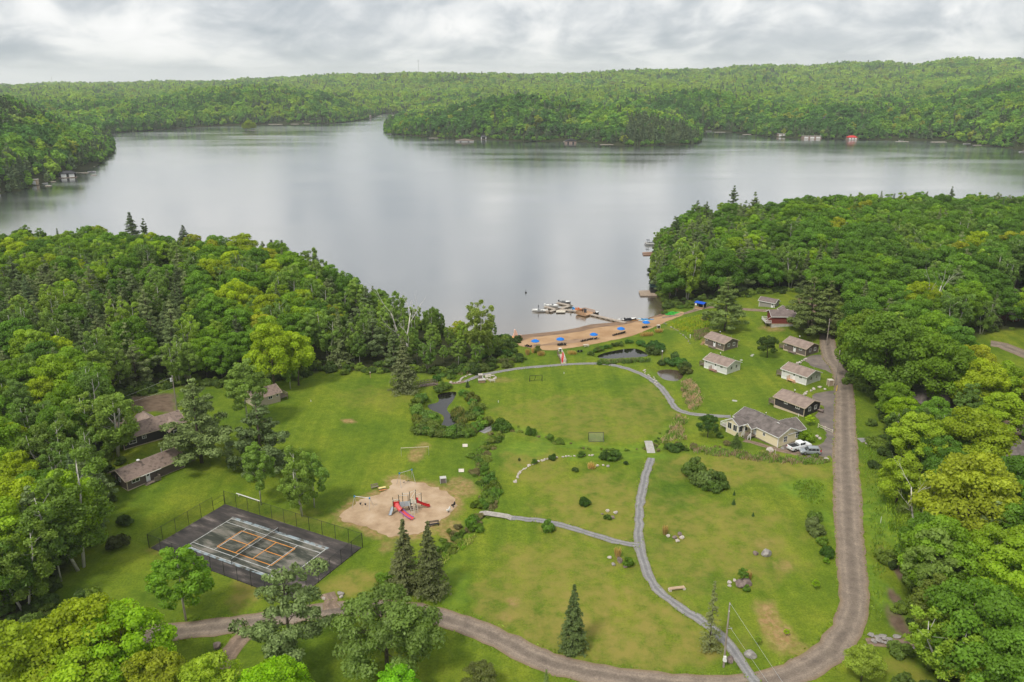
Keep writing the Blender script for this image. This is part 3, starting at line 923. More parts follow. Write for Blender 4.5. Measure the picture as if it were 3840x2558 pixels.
def dead_tree(seed, H=12.0, forks=3, spread=0.35):
    rng = random.Random(seed)
    m = MB()

    def grow(p, d, ln, r, lev):
        pts, rad = [p], [r]
        for i in range(4):
            d = (d + Vector((rng.gauss(0, .10), rng.gauss(0, .10), 0.05))).normalized()
            p = p + d * ln / 4
            pts.append(p); rad.append(r * (1 - 0.62 * (i + 1) / 4))
            if lev < 3 and i >= (1 if lev else 2) - 1 and rng.random() < 0.85:
                a = rng.random() * 6.283
                q = (d + Vector((math.cos(a), math.sin(a), 0.25)) * (0.55 + spread)).normalized()
                grow(p, q, ln * rng.uniform(0.35, 0.6), rad[-1] * 0.62, lev + 1)
        m.tube(pts, rad, 5 if lev else 7)
    for k in range(forks):
        a = 6.283 * k / forks + rng.random()
        grow(Vector((0.1 * math.cos(a), 0.1 * math.sin(a), -0.2)), Vector((spread * 0.8 * math.cos(a), spread * 0.8 * math.sin(a), 1)).normalized(), H * rng.uniform(0.8, 1.0), 0.25, 0)
    return m.mesh('trunk', True), H


KINDS = {
    'maple': [broad_tree(11, 15, 5.4, 56, 13000, 0.31, 0.16), broad_tree(12, 15, 6.0, 66, 14500, 0.31, 0.13, 0.8, 0.27), broad_tree(13, 15, 5.0, 48, 12500, 0.31, 0.15, 1.3), broad_tree(14, 15, 5.6, 74, 14000, 0.30, 0.15, 0.6, 0.23), broad_tree(15, 15, 4.6, 42, 11500, 0.32, 0.13, 1.0, 0.31)],
    'birch': [broad_tree(21, 15, 3.7, 74, 10500, 0.26, 0.16, 0.9, 0.21, 0.16, BIRCH_BARK, 0.2), birch_tree(22, 15, 3.8, 2, 13000, 96, 0.26), broad_tree(23, 15, 3.2, 60, 9500, 0.26, 0.18, 1.1, 0.23, 0.15, BIRCH_BARK, 0.2), birch_tree(24, 15, 3.6, 3, 13000, 100, 0.26)],
    'pine': [white_pine(31), white_pine(32, 17, 4.4, 12, 5, 13000, 0.08, 0.22, 0.1), white_pine(33, 18, 5.4, 13, 6, 16000, 0.08, 0.14, 0.1)],
    'spruce': [spruce_tree(41, 14, 3.4, 32, 9, 44, 0.05, 0.25, 0.08, 0.46), spruce_tree(42, 14, 3.0, 34, 9, 44, 0.04, 0.3, 0.08, 0.46), spruce_tree(43, 14, 3.8, 30, 9, 46, 0.06, 0.2, 0.12, 0.46)],
    'bush': [bush(51, 2.0, 1.4, 18, 2600, 0.19), bush(52, 2.0, 1.6, 24, 3000, 0.19), bush(53, 2.0, 1.1, 14, 2200, 0.18)],
    'dense_pine': [broad_tree(35, 13, 6.4, 84, 17000, 0.27, 0.03, 0.9, 0.20, 0.3, None, 0.7)],
    'open_pine': [white_pine(36, 17, 7.2, 9, 5, 11000, 0.24, 0.40, 0.26, 0.27, 0.5)],
    'thin_spruce': [spruce_tree(45, 14, 2.4, 26, 6, 22, 0.05, 0.30, 0.15, 0.42)],
    'round_tree': [broad_tree(61, 8, 3.2, 54, 7500, 0.20, 0.14, 0.2, 0.25, 0.16)],
    'young_tree': [broad_tree(62, 5, 1.2, 14, 1500, 0.19, 0.25, 0.8, 0.4, 0.05)],
}
TINT = {
    'maple': [(0.352, 0.456, 0.022), (0.265, 0.401, 0.025), (0.204, 0.345, 0.027), (0.155, 0.290, 0.029), (0.118, 0.234, 0.029), (0.345, 0.382, 0.027)],
    'birch': [(0.253, 0.370, 0.072), (0.209, 0.327, 0.064), (0.290, 0.419, 0.056), (0.172, 0.278, 0.059)],
    'pine': [(0.190, 0.252, 0.095), (0.157, 0.213, 0.083), (0.224, 0.274, 0.106)],
    'spruce': [(0.106, 0.157, 0.062), (0.129, 0.168, 0.062), (0.157, 0.196, 0.073)],
    'bush': [(0.157, 0.258, 0.038), (0.202, 0.308, 0.040), (0.129, 0.207, 0.038)],
}
for a, b in (('dense_pine', 'pine'), ('open_pine', 'pine'), ('thin_spruce', 'spruce'), ('round_tree', 'bush'), ('young_tree', 'maple')): TINT[a] = TINT[b]
NAMES = {'maple': 'maple_tree', 'birch': 'birch_tree', 'pine': 'pine_tree', 'spruce': 'spruce_tree', 'bush': 'bush', 'dense_pine': 'pine_tree', 'open_pine': 'pine_tree', 'thin_spruce': 'spruce_tree', 'round_tree': 'tree', 'young_tree': 'sapling'}
rnd = random.Random(7)


def plant(kind, p, h, label, group=None, var=None, tint=None, wide=1.0, rz=None, cat=None, name=None):
    crown, trunk, bark, H0 = KINDS[kind][(rnd.randrange(len(KINDS[kind])) if var is None else var) % len(KINDS[kind])]
    o = thing(name or NAMES[kind], label, cat or ('bush' if kind == 'bush' else 'tree'), p, rnd.random() * 6.28 if rz is None else rz, group)
    s = h / H0
    o.scale = (s * wide, s * wide, s)
    if not trunk.materials: trunk.materials.append(bark)
    link(bpy.data.objects.new('trunk', trunk), o)
    c = link(bpy.data.objects.new('crown' if kind != 'bush' else 'foliage', crown), o)
    tn = (tint[0] * 1.16, tint[1] * 1.17, tint[2] * 0.95) if tint and group is None else (tint or rnd.choice(TINT[kind]))
    c.color = (*tn, 1)
    return o


def plant_b(kind, bx, by, top, label, **k):
    """A tree whose foot shows at (bx, by) and whose top at row top of the photograph."""
    p = at(bx, by)
    return plant(kind, p, height_to(p, top), label, **k)


def plant_t(kind, tx, ty, h, label, **k):
    """A tree h metres tall whose top shows at (tx, ty)."""
    p = at(tx, ty, None, h)
    return plant(kind, p, h, label, **k)


def scatter_stuff(name, label, pts, protos):
    """One mass of trees: each point carries which stock tree stands there, how it is turned and how big it is."""
    col = bpy.data.collections.new(name + '_stock')
    for i, (me, colr) in enumerate(protos):
        o = bpy.data.objects.new('stock_%03d' % i, me)
        o.color = (*colr, 1)
        col.objects.link(o)
    P = np.array([p[:3] for p in pts], float)
    me = bpy.data.meshes.new(name)
    me.vertices.add(len(P)); me.vertices.foreach_set('co', P.astype(np.float32).ravel())
    a = me.attributes.new('pick', 'INT', 'POINT'); a.data.foreach_set('value', np.array([p[3] for p in pts], np.int32))
    a = me.attributes.new('turn', 'FLOAT_VECTOR', 'POINT'); a.data.foreach_set('vector', np.array([(0, 0, p[4]) for p in pts], np.float32).ravel())
    a = me.attributes.new('tint', 'FLOAT_COLOR', 'POINT'); a.data.foreach_set('color', np.array([(*protos[p[3]][1], 1) for p in pts], np.float32).ravel())
    a = me.attributes.new('size', 'FLOAT_VECTOR', 'POINT'); a.data.foreach_set('vector', np.array([p[5] for p in pts], np.float32).ravel())
    o = mesh_obj(name, me, None)
    g = bpy.data.node_groups.new(name, 'GeometryNodeTree')
    g.interface.new_socket('Geometry', in_out='INPUT', socket_type='NodeSocketGeometry')
    g.interface.new_socket('Geometry', in_out='OUTPUT', socket_type='NodeSocketGeometry')
    gi, go = g.nodes.new('NodeGroupInput'), g.nodes.new('NodeGroupOutput')
    inst = g.nodes.new('GeometryNodeInstanceOnPoints')
    ci = g.nodes.new('GeometryNodeCollectionInfo')
    ci.inputs['Collection'].default_value = col
    ci.inputs['Separate Children'].default_value = True
    ci.inputs['Reset Children'].default_value = True
    g.links.new(gi.outputs[0], inst.inputs['Points'])
    g.links.new(ci.outputs[0], inst.inputs['Instance'])
    inst.inputs['Pick Instance'].default_value = True
    for at_name, typ, sock in (('pick', 'INT', 'Instance Index'), ('turn', 'FLOAT_VECTOR', 'Rotation'), ('size', 'FLOAT_VECTOR', 'Scale')):
        na = g.nodes.new('GeometryNodeInputNamedAttribute'); na.data_type = typ; na.inputs[0].default_value = at_name
        src = na.outputs[0]
        if sock == 'Rotation':
            er = g.nodes.new('FunctionNodeEulerToRotation'); g.links.new(src, er.inputs[0]); src = er.outputs[0]
        g.links.new(src, inst.inputs[sock])
    g.links.new(inst.outputs[0], go.inputs[0])
    md = o.modifiers.new('scatter', 'NODES'); md.node_group = g
    tag(o, label, kind='stuff')
    o['category'] = 'trees'
    return o


# ------------------------------------------------------------------ the woods by the near shore
def near_wood():
    rng = np.random.default_rng(5)
    sp = 7.3
    gx, gy = np.meshgrid(np.arange(-300, 301, sp), np.arange(60, 575, sp))
    X = (gx + rng.uniform(-.42, .42, gx.shape) * sp).ravel(); Y = (gy + rng.uniform(-.42, .42, gx.shape) * sp).ravel()
    d1, i1 = poly_dist(X, Y, WOOD_LEFT); d2, i2 = poly_dist(X, Y, WOOD_RIGHT)
    ok = (i1 & (d1 > 1.0)) | (i2 & (d2 > 1.0))
    for p in OPEN:
        _, i = poly_dist(X, Y, p); ok &= ~i
    dl, il = poly_dist(X, Y, LAKE); ok &= ~il
    Z = T(X, Y)
    PX, PY = pixel(X, Y, Z)
    ok &= (PX > -330) & (PX < 4170) & (PY < 2900)
    trees = []
    for x, y, z, px, py, left, dsh, de in zip(X[ok], Y[ok], Z[ok], PX[ok], PY[ok], i1[ok], dl[ok], np.maximum(np.where(i1, d1, 0), np.where(i2, d2, 0))[ok]):
        u = rng.random()
        h = rng.uniform(11.5, 17.5)
        if left:
            if px < 720 and 1090 < py < 1520 and u < 0.46: kind, h = 'pine', rng.uniform(12, 16)
            elif px > 1250 and u < 0.5: kind, h = 'birch', rng.uniform(9, 13)
            elif u < 0.62: kind = 'maple'
            elif u < 0.92: kind = 'birch'
            elif u < 0.965: kind = 'pine'
            else: kind = 'spruce'
            if px > 1350: h *= 0.86
            if px > 1650: h *= 0.72
        else:
            h += 3.0 * (py < 1150)
            if px < 2850 and py < 1190 and u < 0.30: kind, h = 'pine', rng.uniform(15, 21)
            elif u < 0.68: kind = 'maple'
            elif u < 0.90: kind = 'birch'
            elif u < 0.96: kind = 'pine'
            else: kind = 'spruce'
            if 1500 < py < 2150: h *= 0.85
        if px < 600 and py > 2300: continue
        if not left and px < 2950 and py < 1010: h *= 0.78
        if left and py < 1010: h *= 0.88
        if dsh < 8: h *= 0.8
        ti = rng.integers(len(TINT[kind]))
        if kind == 'maple':                  # stands of one tone: yellow-green bands, darker hill wood on the right
            w = wobble(x, y, 16.0, 3.0) + 0.45 * rng.normal() + (0.25 if left else -0.15)
            if not left and py < 1180: w -= 0.35
            ti = 0 if w > 0.9 else 1 if w > 0.55 else 2 if w > 0.15 else 3 if w > -0.4 else 4
            if rng.random() < 0.03: ti = 5
        trees.append((math.hypot(x, y), kind, x, y, z, h, rng.integers(len(KINDS[kind])), ti, left, px, py))
    trees.sort()
    look = {'maple': ('yellow-green maple', 'bright green maple', 'mid green maple', 'dark green maple', 'deep green maple', 'golden green maple'), 'birch': ('soft green birch', 'dull green birch', 'light green birch', 'dark airy birch'),
            'pine': ('grey-green pine', 'dark grey-green pine', 'pale grey-green pine'), 'spruce': ('dark pointed spruce', 'dark green spruce', 'greyish spruce')}

    def label(kind, ti, left, px, py, h):
        size = 'tall' if h > 15.5 else 'low' if h < 11.5 else 'middle-sized'
        if left: zone = 'at the lower left lawn edge' if py > 1900 else 'beside the brown cabins' if py > 1500 else 'near the beach' if px > 1300 else 'behind the dark cabin yard' if py > 1300 and px < 800 else 'along the upper lawn edge' if py > 1280 else 'in the middle' if py > 1100 else 'by the lake shore'
        else: zone = 'in the lower right corner' if py > 2050 else 'right of the road' if py > 1500 else 'on the lake point' if px < 2850 else 'beside the right lawn' if py > 1220 else 'behind the cabins' if py > 1000 else 'by the lake shore'
        return '%s %s in the %s wood %s' % (size, look[kind][ti], 'left' if left else 'right', zone)
    count, rest = {}, []
    stock = {(k, v, t): None for k in ('maple', 'birch', 'pine', 'spruce') for v in range(len(KINDS[k])) for t in range(len(TINT[k]))}
    keys = list(stock)
    for d, kind, x, y, z, h, v, ti, left, px, py in trees:
        inview = -60 < px < 3900 and py < 2750
        n = count.get(kind, 0)
        if inview and n < {'maple': 290, 'birch': 240, 'pine': 150, 'spruce': 70}[kind]:
            count[kind] = n + 1
            plant(kind, (x, y, z), h, label(kind, ti, left, px, py, h), '%s trees of the %s wood' % (kind, 'left' if left else 'right'), v, TINT[kind][ti])
        else:
            H0 = KINDS[kind][v][3]
            s = h / H0
            rest.append((x, y, z, keys.index((kind, v, ti)), rng.random() * 6.28, (s, s, s)))
    scatter_stuff('woodland', 'dense green wood that fills the far part of both near shores', rest, [(KINDS[k][v][0], TINT[k][t]) for k, v, t in keys])
    print('near trees', count, 'rest', len(rest))


# ------------------------------------------------------------------ the wooded hills beyond the lake
FAR_CLEAR = [(143, 30), (272, 38), (8, 22), (1391, 16), (1815, 14), (748, 16), (657, 18), (2733, 16), (2919, 22), (3030, 40), (3180, 24), (3836, 18), (202, 20), (322, 20), (354, 15), (580, 14), (815, 16), (1044, 26), (1115, 16), (1160, 12), (1629, 18), (2128, 18), (2292, 42), (2690, 18), (2790, 14), (3365, 24), (3500, 28), (3650, 20)]


def far_wood():
    rng = np.random.default_rng(9)
    protos = []
    low = [broad_tree(71, 14, 5.4, 22, 620, 1.35, 0.08, 0.4, 0.34)[0], broad_tree(72, 14, 4.8, 18, 560, 1.35, 0.08, 0.8, 0.36)[0], broad_tree(73, 14, 5.8, 26, 660, 1.35, 0.08, 0.3, 0.31)[0], broad_tree(74, 14, 4.2, 16, 520, 1.3, 0.08, 1.0, 0.38)[0]]
    con = [spruce_tree(75, 16, 3.4, 10, 7, 9, 0.05, 0.3, 0, 2.6)[0], white_pine(76, 16, 4.6, 8, 5, 600, 0.08, 0.2, 0.05, 1.2)[0]]
    ltint = [(0.33, 0.475, 0.06), (0.24, 0.415, 0.06), (0.165, 0.335, 0.06), (0.105, 0.235, 0.058), (0.31, 0.365, 0.055), (0.30, 0.41, 0.11)]
    for me in low:
        for c in ltint: protos.append((me, c))
    for me in con:
        for c in ((0.11, 0.165, 0.075), (0.14, 0.19, 0.08)): protos.append((me, c))
    nl, nc = len(low) * len(ltint), 4
    X, Y = [], []
    y = 600.0
    while y < 6200:
        s = max(6.8, y / 225.0)
        hw = y * 0.70
        n = int(2 * hw / s)
        X.append(np.linspace(-hw, hw, n) + rng.uniform(-.5, .5, n) * s); Y.append(np.full(n, y) + rng.uniform(-.45, .45, n) * s)
        y += s * 0.95
    X, Y = np.concatenate(X), np.concatenate(Y)
    Z = land(X, Y)
    d, ins = poly_dist(X, Y, LAKE)
    k = ~ins & (d > 1.2) & (Y > 590)
    X, Y, Z, d = X[k], Y[k], Z[k], d[k]
    PX, PY = pixel(X, Y, Z + 15)
    k = (PX > -250) & (PX < 4090)
    X, Y, Z, d, PX, PY = X[k], Y[k], Z[k], d[k], PX[k], PY[k]
    o = np.argsort(Y)
    sky = np.full(460, 1e9)
    pts = []
    con_f = wobble(X, Y, 60.0, 4.0) + 0.6 * wobble(X, Y, 21.0, 1.0)
    ton = wobble(X, Y, 95.0, 8.0)
    for i in o:
        b = int((PX[i] + 250) / 4340 * 459)
        if PY[i] > sky[b] + 14: continue                                   # wholly behind a nearer ridge
        sky[b] = min(sky[b], PY[i] + 6)
        big = max(1.0, Y[i] / 1950.0)
        u = rng.random()
        shore = d[i] < 16
        headland = PX[i] < 440 and Y[i] < 1150
        pc = 0.05 + 0.35 * (con_f[i] > 0.62) + (0.35 if shore else 0) + (0.35 if headland and d[i] > 60 else 0) + (0.85 if 2350 < PX[i] < 2640 and Y[i] < 1230 else 0)
        if u < pc:
            p = nl + rng.integers(nc); s = big * rng.uniform(0.75, 1.2)
        else:
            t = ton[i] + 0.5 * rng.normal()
            t += 0.8 * sstep(Y[i], 1700, 2500) - 0.25 * (Y[i] < 1500)  # far crowns picked paler, nearer ones darker: haze put into the leaf colour
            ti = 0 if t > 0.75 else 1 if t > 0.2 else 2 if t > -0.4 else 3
            if rng.random() < 0.05: ti = 4 + rng.integers(2)
            p = rng.integers(len(low)) * len(ltint) + ti; s = big * rng.uniform(0.5, 1.12) * (1.35 if rng.random() < 0.2 else 1.0)
        if shore: s *= 0.8
        pts.append((X[i], Y[i], Z[i] - 0.5, p, rng.random() * 6.28, (s, s, s * (1.0 if big < 1.3 else 1.15 / big ** 0.35))))
    far_line = smooth_line([tuple(at(px, py, 0.0)[:2]) for px, py in FAR_SHORE[1:-1]], 3.6)
    for x, y in far_line:                                                  # trees and shrubs leaning over the water
        px, py = pixel(x, y, 0)
        if not -150 < px < 3990: continue
        if any(abs(px - q) < w for q, w in FAR_CLEAR): continue
        s = rng.uniform(.3, .62)
        x2, y2 = x + rng.normal() * 1.5, y + rng.normal() * 1.5 + 1.0
        conif = rng.random() < .35
        pts.append((x2, y2, 0.0, nl + rng.integers(nc) if conif else rng.integers(len(low)) * len(ltint) + rng.integers(1, 4), rng.random() * 6.28, (s * 1.15, s * 1.15, s)))
    scatter_stuff('forested_hills', 'unbroken green forest over the hills beyond the lake', pts, protos)
    print('far trees', len(pts))


near_wood() if not QUICK else None
far_wood() if not QUICK else None

# ------------------------------------------------------------------ roads, paths, beach, sand, courts
def road_material(name, base, dark, edge, scale=0.5):
    m = bpy.data.materials.new(name)
    m.use_nodes = True
    t = m.node_tree
    L = t.links.new
    b = t.nodes['Principled BSDF']
    b.inputs['Roughness'].default_value = 0.92
    b.inputs['Specular IOR Level'].default_value = 0.15
    pos = t.nodes.new('ShaderNodeNewGeometry').outputs['Position']
    ac = _node(t, 'ShaderNodeAttribute', attribute_name='across').outputs['Fac']
    n1 = _node(t, 'ShaderNodeTexNoise', inp={'Scale': scale, 'Detail': 6.0, 'Roughness': 0.65}); L(pos, n1.inputs[0])
    r1 = ramp(t, [(0.3, dark), (0.65, base)]); L(n1.outputs[0], r1.inputs[0])
    n2 = _node(t, 'ShaderNodeTexNoise', inp={'Scale': 4.0, 'Detail': 4.0, 'Roughness': 0.7}); L(pos, n2.inputs[0])
    r2 = ramp(t, [(0.3, (0.78, 0.78, 0.78)), (0.7, (1.2, 1.2, 1.2))]); L(n2.outputs[0], r2.inputs[0])
    mm = _node(t, 'ShaderNodeMix', data_type='RGBA', blend_type='MULTIPLY', inp={0: 1.0}); L(r1.outputs[0], mm.inputs[6]); L(r2.outputs[0], mm.inputs[7])
    # wheel tracks are packed and pale, the crown and the verges keep loose dark or rusty grit
    ab = _node(t, 'ShaderNodeMath', operation='ABSOLUTE'); L(ac, ab.inputs[0])
    tr = ramp(t, [(0.0, (0.80, 0.79, 0.79)), (0.2, (0.88, 0.87, 0.87)), (0.42, (1.2, 1.18, 1.16)), (0.6, (1.02, 1.0, 0.99)), (0.78, (1.1, 1.06, 1.02)), (1.0, (0.82, 0.77, 0.70))]); L(ab.outputs[0], tr.inputs[0])
    m3 = _node(t, 'ShaderNodeMix', data_type='RGBA', blend_type='MULTIPLY', inp={0: 1.0}); L(mm.outputs[2], m3.inputs[6]); L(tr.outputs[0], m3.inputs[7])
    ef = _node(t, 'ShaderNodeMapRange', inp={1: 0.72, 2: 1.0, 3: 0.0, 4: 0.75}); L(ab.outputs[0], ef.inputs[0])
    ne = _node(t, 'ShaderNodeMath', operation='MULTIPLY', use_clamp=True); L(ef.outputs[0], ne.inputs[0]); L(r1.outputs[0], ne.inputs[1]); 
    ne2 = _node(t, 'ShaderNodeMath', operation='MULTIPLY', use_clamp=True, inp={1: 4.5}); L(ne.outputs[0], ne2.inputs[0])
    m4 = _node(t, 'ShaderNodeMix', data_type='RGBA', inp={7: (*edge, 1)}); L(ne2.outputs[0], m4.inputs[0]); L(m3.outputs[2], m4.inputs[6])
    L(m4.outputs[2], b.inputs['Base Color'])
    bp = _node(t, 'ShaderNodeBump', inp={'Strength': 0.4, 'Distance': 0.04}); L(n2.outputs[0], bp.inputs['Height']); L(bp.outputs[0], b.inputs['Normal'])
    return m


ROAD = road_material('gravel_road', (0.265, 0.215, 0.168), (0.175, 0.142, 0.114), (0.25, 0.18, 0.105))
GREY = road_material('crushed_stone', (0.27, 0.265, 0.26), (0.205, 0.203, 0.203), (0.20, 0.185, 0.12), 0.9)
TRAIL = road_material('packed_earth', (0.27, 0.20, 0.15), (0.17, 0.125, 0.09), (0.22, 0.18, 0.09), 0.8)
DRIVE = mat('gravel_yard', (0.13, 0.112, 0.10), (0.235, 0.19, 0.16), 0.35, 0.93, 0.4, 4.0, coords='World', detail=7.0)


def px_line(pts, step=1.6):
    return smooth_line([tuple(at(px, py)[:2]) for px, py in pts], step)


road_px = [(-250, 2410), (200, 2395), (430, 2388), (580, 2376), (760, 2358), (906, 2340), (1060, 2315), (1215, 2290), (1400, 2280), (1601, 2302), (1767, 2352), (1877, 2401), (1988, 2456), (2098, 2497), (2264, 2532), (2420, 2556), (2580, 2572), (2750, 2572), (2900, 2550), (3010, 2512), (3100, 2455), (3160, 2385), (3200, 2290), (3202, 2197), (3191, 2110), (3186, 2031), (3178, 1866), (3170, 1700), (3168, 1568), (3166, 1470), (3150, 1390), (3118, 1345), (3105, 1300), (3098, 1240), (3080, 1200)]
ROAD_LINE = px_line(road_px)
_w = np.interp(np.linspace(0, 1, len(ROAD_LINE)), [0, 0.3, 0.45, 0.6, 0.75, 0.93, 1], [4.6, 4.4, 4.6, 5.6, 5.0, 5.2, 3.6])
tag(strip('road', ROAD_LINE, _w, ROAD, 0.05, 0.3, cols=12), kind='structure')
LOOP_LINE = px_line([(1745, 1433), (1778, 1416), (1822, 1403), (1949, 1382), (2098, 1369), (2236, 1364), (2319, 1374), (2402, 1402), (2468, 1444), (2507, 1491), (2529, 1527), (2560, 1545), (2612, 1555), (2680, 1560), (2740, 1563)])
tag(strip('gravel_path', LOOP_LINE, np.interp(np.linspace(0, 1, len(LOOP_LINE)), [0, .06, 1], [1.2, 1.9, 2.0]), GREY, 0.06, 0.22, cols=4, seed=3), kind='structure')
MAIN_PATH = px_line([(2441, 1718), (2432, 1750), (2419, 1788), (2402, 1882), (2396, 1965), (2394, 2031), (2413, 2098), (2435, 2164), (2484, 2230), (2579, 2298), (2640, 2335), (2733, 2415), (2788, 2495), (2832, 2560)])
tag(strip('gravel_path', MAIN_PATH, 1.9, GREY, 0.06, 0.24, cols=4, seed=5), kind='structure')
SIDE_PATH = px_line([(1915, 1942), (1980, 1949), (2038, 1955), (2154, 1984), (2264, 2018), (2330, 2036), (2396, 2045)])
tag(strip('gravel_path', SIDE_PATH, 1.75, GREY, 0.075, 0.2, cols=4, seed=8), kind='structure')
tag(strip('earth_path', px_line([(1590, 1448), (1660, 1440), (1720, 1436), (1760, 1424), (1800, 1410)]), 1.5, TRAIL, 0.05, 0.2, seed=4), kind='structure')
tag(strip('gravel_path', px_line([(1805, 1622), (1835, 1608), (1862, 1596)]), 2.2, GREY, 0.05, 0.25, seed=9), kind='structure')
tag(strip('earth_path', px_line([(2480, 1192), (2530, 1184), (2580, 1172), (2640, 1156), (2700, 1152), (2790, 1160), (2880, 1166), (2960, 1162)]), 2.9, TRAIL, 0.05, 0.3, seed=6), kind='structure')
tag(strip('earth_path', px_line([(1240, 2285), (1236, 2250), (1228, 2225)]), 2.6, TRAIL, 0.055, 0.3, seed=2), kind='structure')
tag(strip('earth_path', px_line([(950, 2352), (915, 2385), (880, 2425), (845, 2475), (800, 2545), (760, 2640)]), 3.0, TRAIL, 0.058, 0.3, seed=12), kind='structure')
tag(strip('earth_path', px_line([(2790, 1652), (2850, 1668), (2930, 1690), (3010, 1705)]), 1.6, TRAIL, 0.05, 0.25, seed=14), kind='structure')
tag(strip('gravel_path', px_line([(3222, 1652), (3250, 1650), (3300, 1649)]), 2.4, GREY, 0.055, 0.15, seed=15), kind='structure')
tag(strip('gravel_path', px_line([(3250, 2408), (3340, 2412), (3440, 2410), (3560, 2408)]), 2.0, TRAIL, 0.055, 0.2, seed=16), kind='structure')
tag(strip('driveway', px_line([(3715, 1288), (3760, 1296), (3810, 1316), (3900, 1352)]), 6.0, ROAD, 0.055, 0.3, seed=17, cols=8), kind='structure')
tag(strip('driveway', px_line([(3700, 1640), (3780, 1610), (3900, 1580)]), 7.0, ROAD, 0.055, 0.3, seed=18, cols=8), kind='structure')


def patch(name, px, material, lift=0.045, grid=2.0, rag=0.35, seed=1.0, step=1.2):
    ol = smooth_line([tuple(at(a, b)[:2]) for a, b in px], step, True)
    d = np.roll(ol, -1, 0) - np.roll(ol, 1, 0); d /= np.linalg.norm(d, axis=1)[:, None]
    ol = ol + np.stack([d[:, 1], -d[:, 0]], 1) * (rag * wobble(ol[:, 0], ol[:, 1], 1.6, seed) + 0.6 * rag * wobble(ol[:, 0], ol[:, 1], 0.5, seed))[:, None]
    return tag(sheet(name, ol, material, lift, grid), kind='structure')


patch('gravel_yard', [(3035, 1335), (3090, 1330), (3170, 1330), (3185, 1420), (3140, 1440), (3110, 1395), (3050, 1375), (3020, 1352)], DRIVE, 0.04, seed=2)
patch('gravel_yard', [(3050, 1480), (3110, 1468), (3180, 1462), (3190, 1560), (3180, 1700), (3100, 1722), (2990, 1712), (2930, 1690), (2960, 1655), (3060, 1670), (3100, 1640), (3085, 1600), (3060, 1560), (3090, 1530), (3060, 1510)], DRIVE, 0.04, seed=3)
SAND = mat('beach_sand', (0.35, 0.21, 0.105), (0.47, 0.305, 0.17), 0.18, 0.95, 0.5, 2.5, coords='World', detail=8.0)
WETSAND = mat('wet_sand', (0.17, 0.10, 0.058), (0.27, 0.17, 0.10), 0.25, 0.7, 0.3, 2.0, coords='World', detail=7.0)
beach_edge = [(2560, 1182), (2500, 1206), (2457, 1226), (2420, 1240), (2374, 1259), (2281, 1279), (2230, 1290), (2176, 1300), (2098, 1311), (2043, 1314), (1988, 1305), (1950, 1297), (1926, 1284)]
beach_px = [(1926, 1268), (1957, 1257), (2098, 1242), (2160, 1232), (2220, 1217), (2300, 1210), (2352, 1205), (2408, 1198), (2450, 1188), (2500, 1173)] + [(2560, 1170)] + beach_edge
patch('beach', beach_px, SAND, 0.05, 2.0, 0.3, 4.0, 1.5)
wet_px = [(1932, 1266), (1957, 1256), (2098, 1241), (2160, 1231), (2220, 1216), (2300, 1209), (2352, 1204), (2408, 1197), (2450, 1187), (2486, 1176), (2480, 1186), (2430, 1196), (2352, 1215), (2300, 1222), (2225, 1232), (2160, 1246), (2098, 1254), (2030, 1262), (1980, 1270), (1950, 1280), (1935, 1278)]
patch('wet_sand', wet_px, WETSAND, 0.08, 1.5, 0.35, 6.0, 1.2)
patch('wet_sand', [(2070, 1284), (2120, 1276), (2180, 1270), (2230, 1268), (2190, 1280), (2130, 1290), (2080, 1294), (2030, 1296)], mat('damp_sand', (0.24, 0.15, 0.09), (0.36, 0.24, 0.15), 0.4, 0.9, 0.3, 2.0, coords='World'), 0.09, 1.5, 0.5, 7.0, 1.2)

PLAYSAND = mat('playground_sand', (0.33, 0.225, 0.135), (0.44, 0.315, 0.20), 0.22, 0.95, 0.5, 3.0, coords='World', detail=9.0, c3=(0.50, 0.375, 0.26))
patch('playground_sand', PLAY_PX, PLAYSAND, 0.05, 1.5, 0.6, 9.0, 0.6)


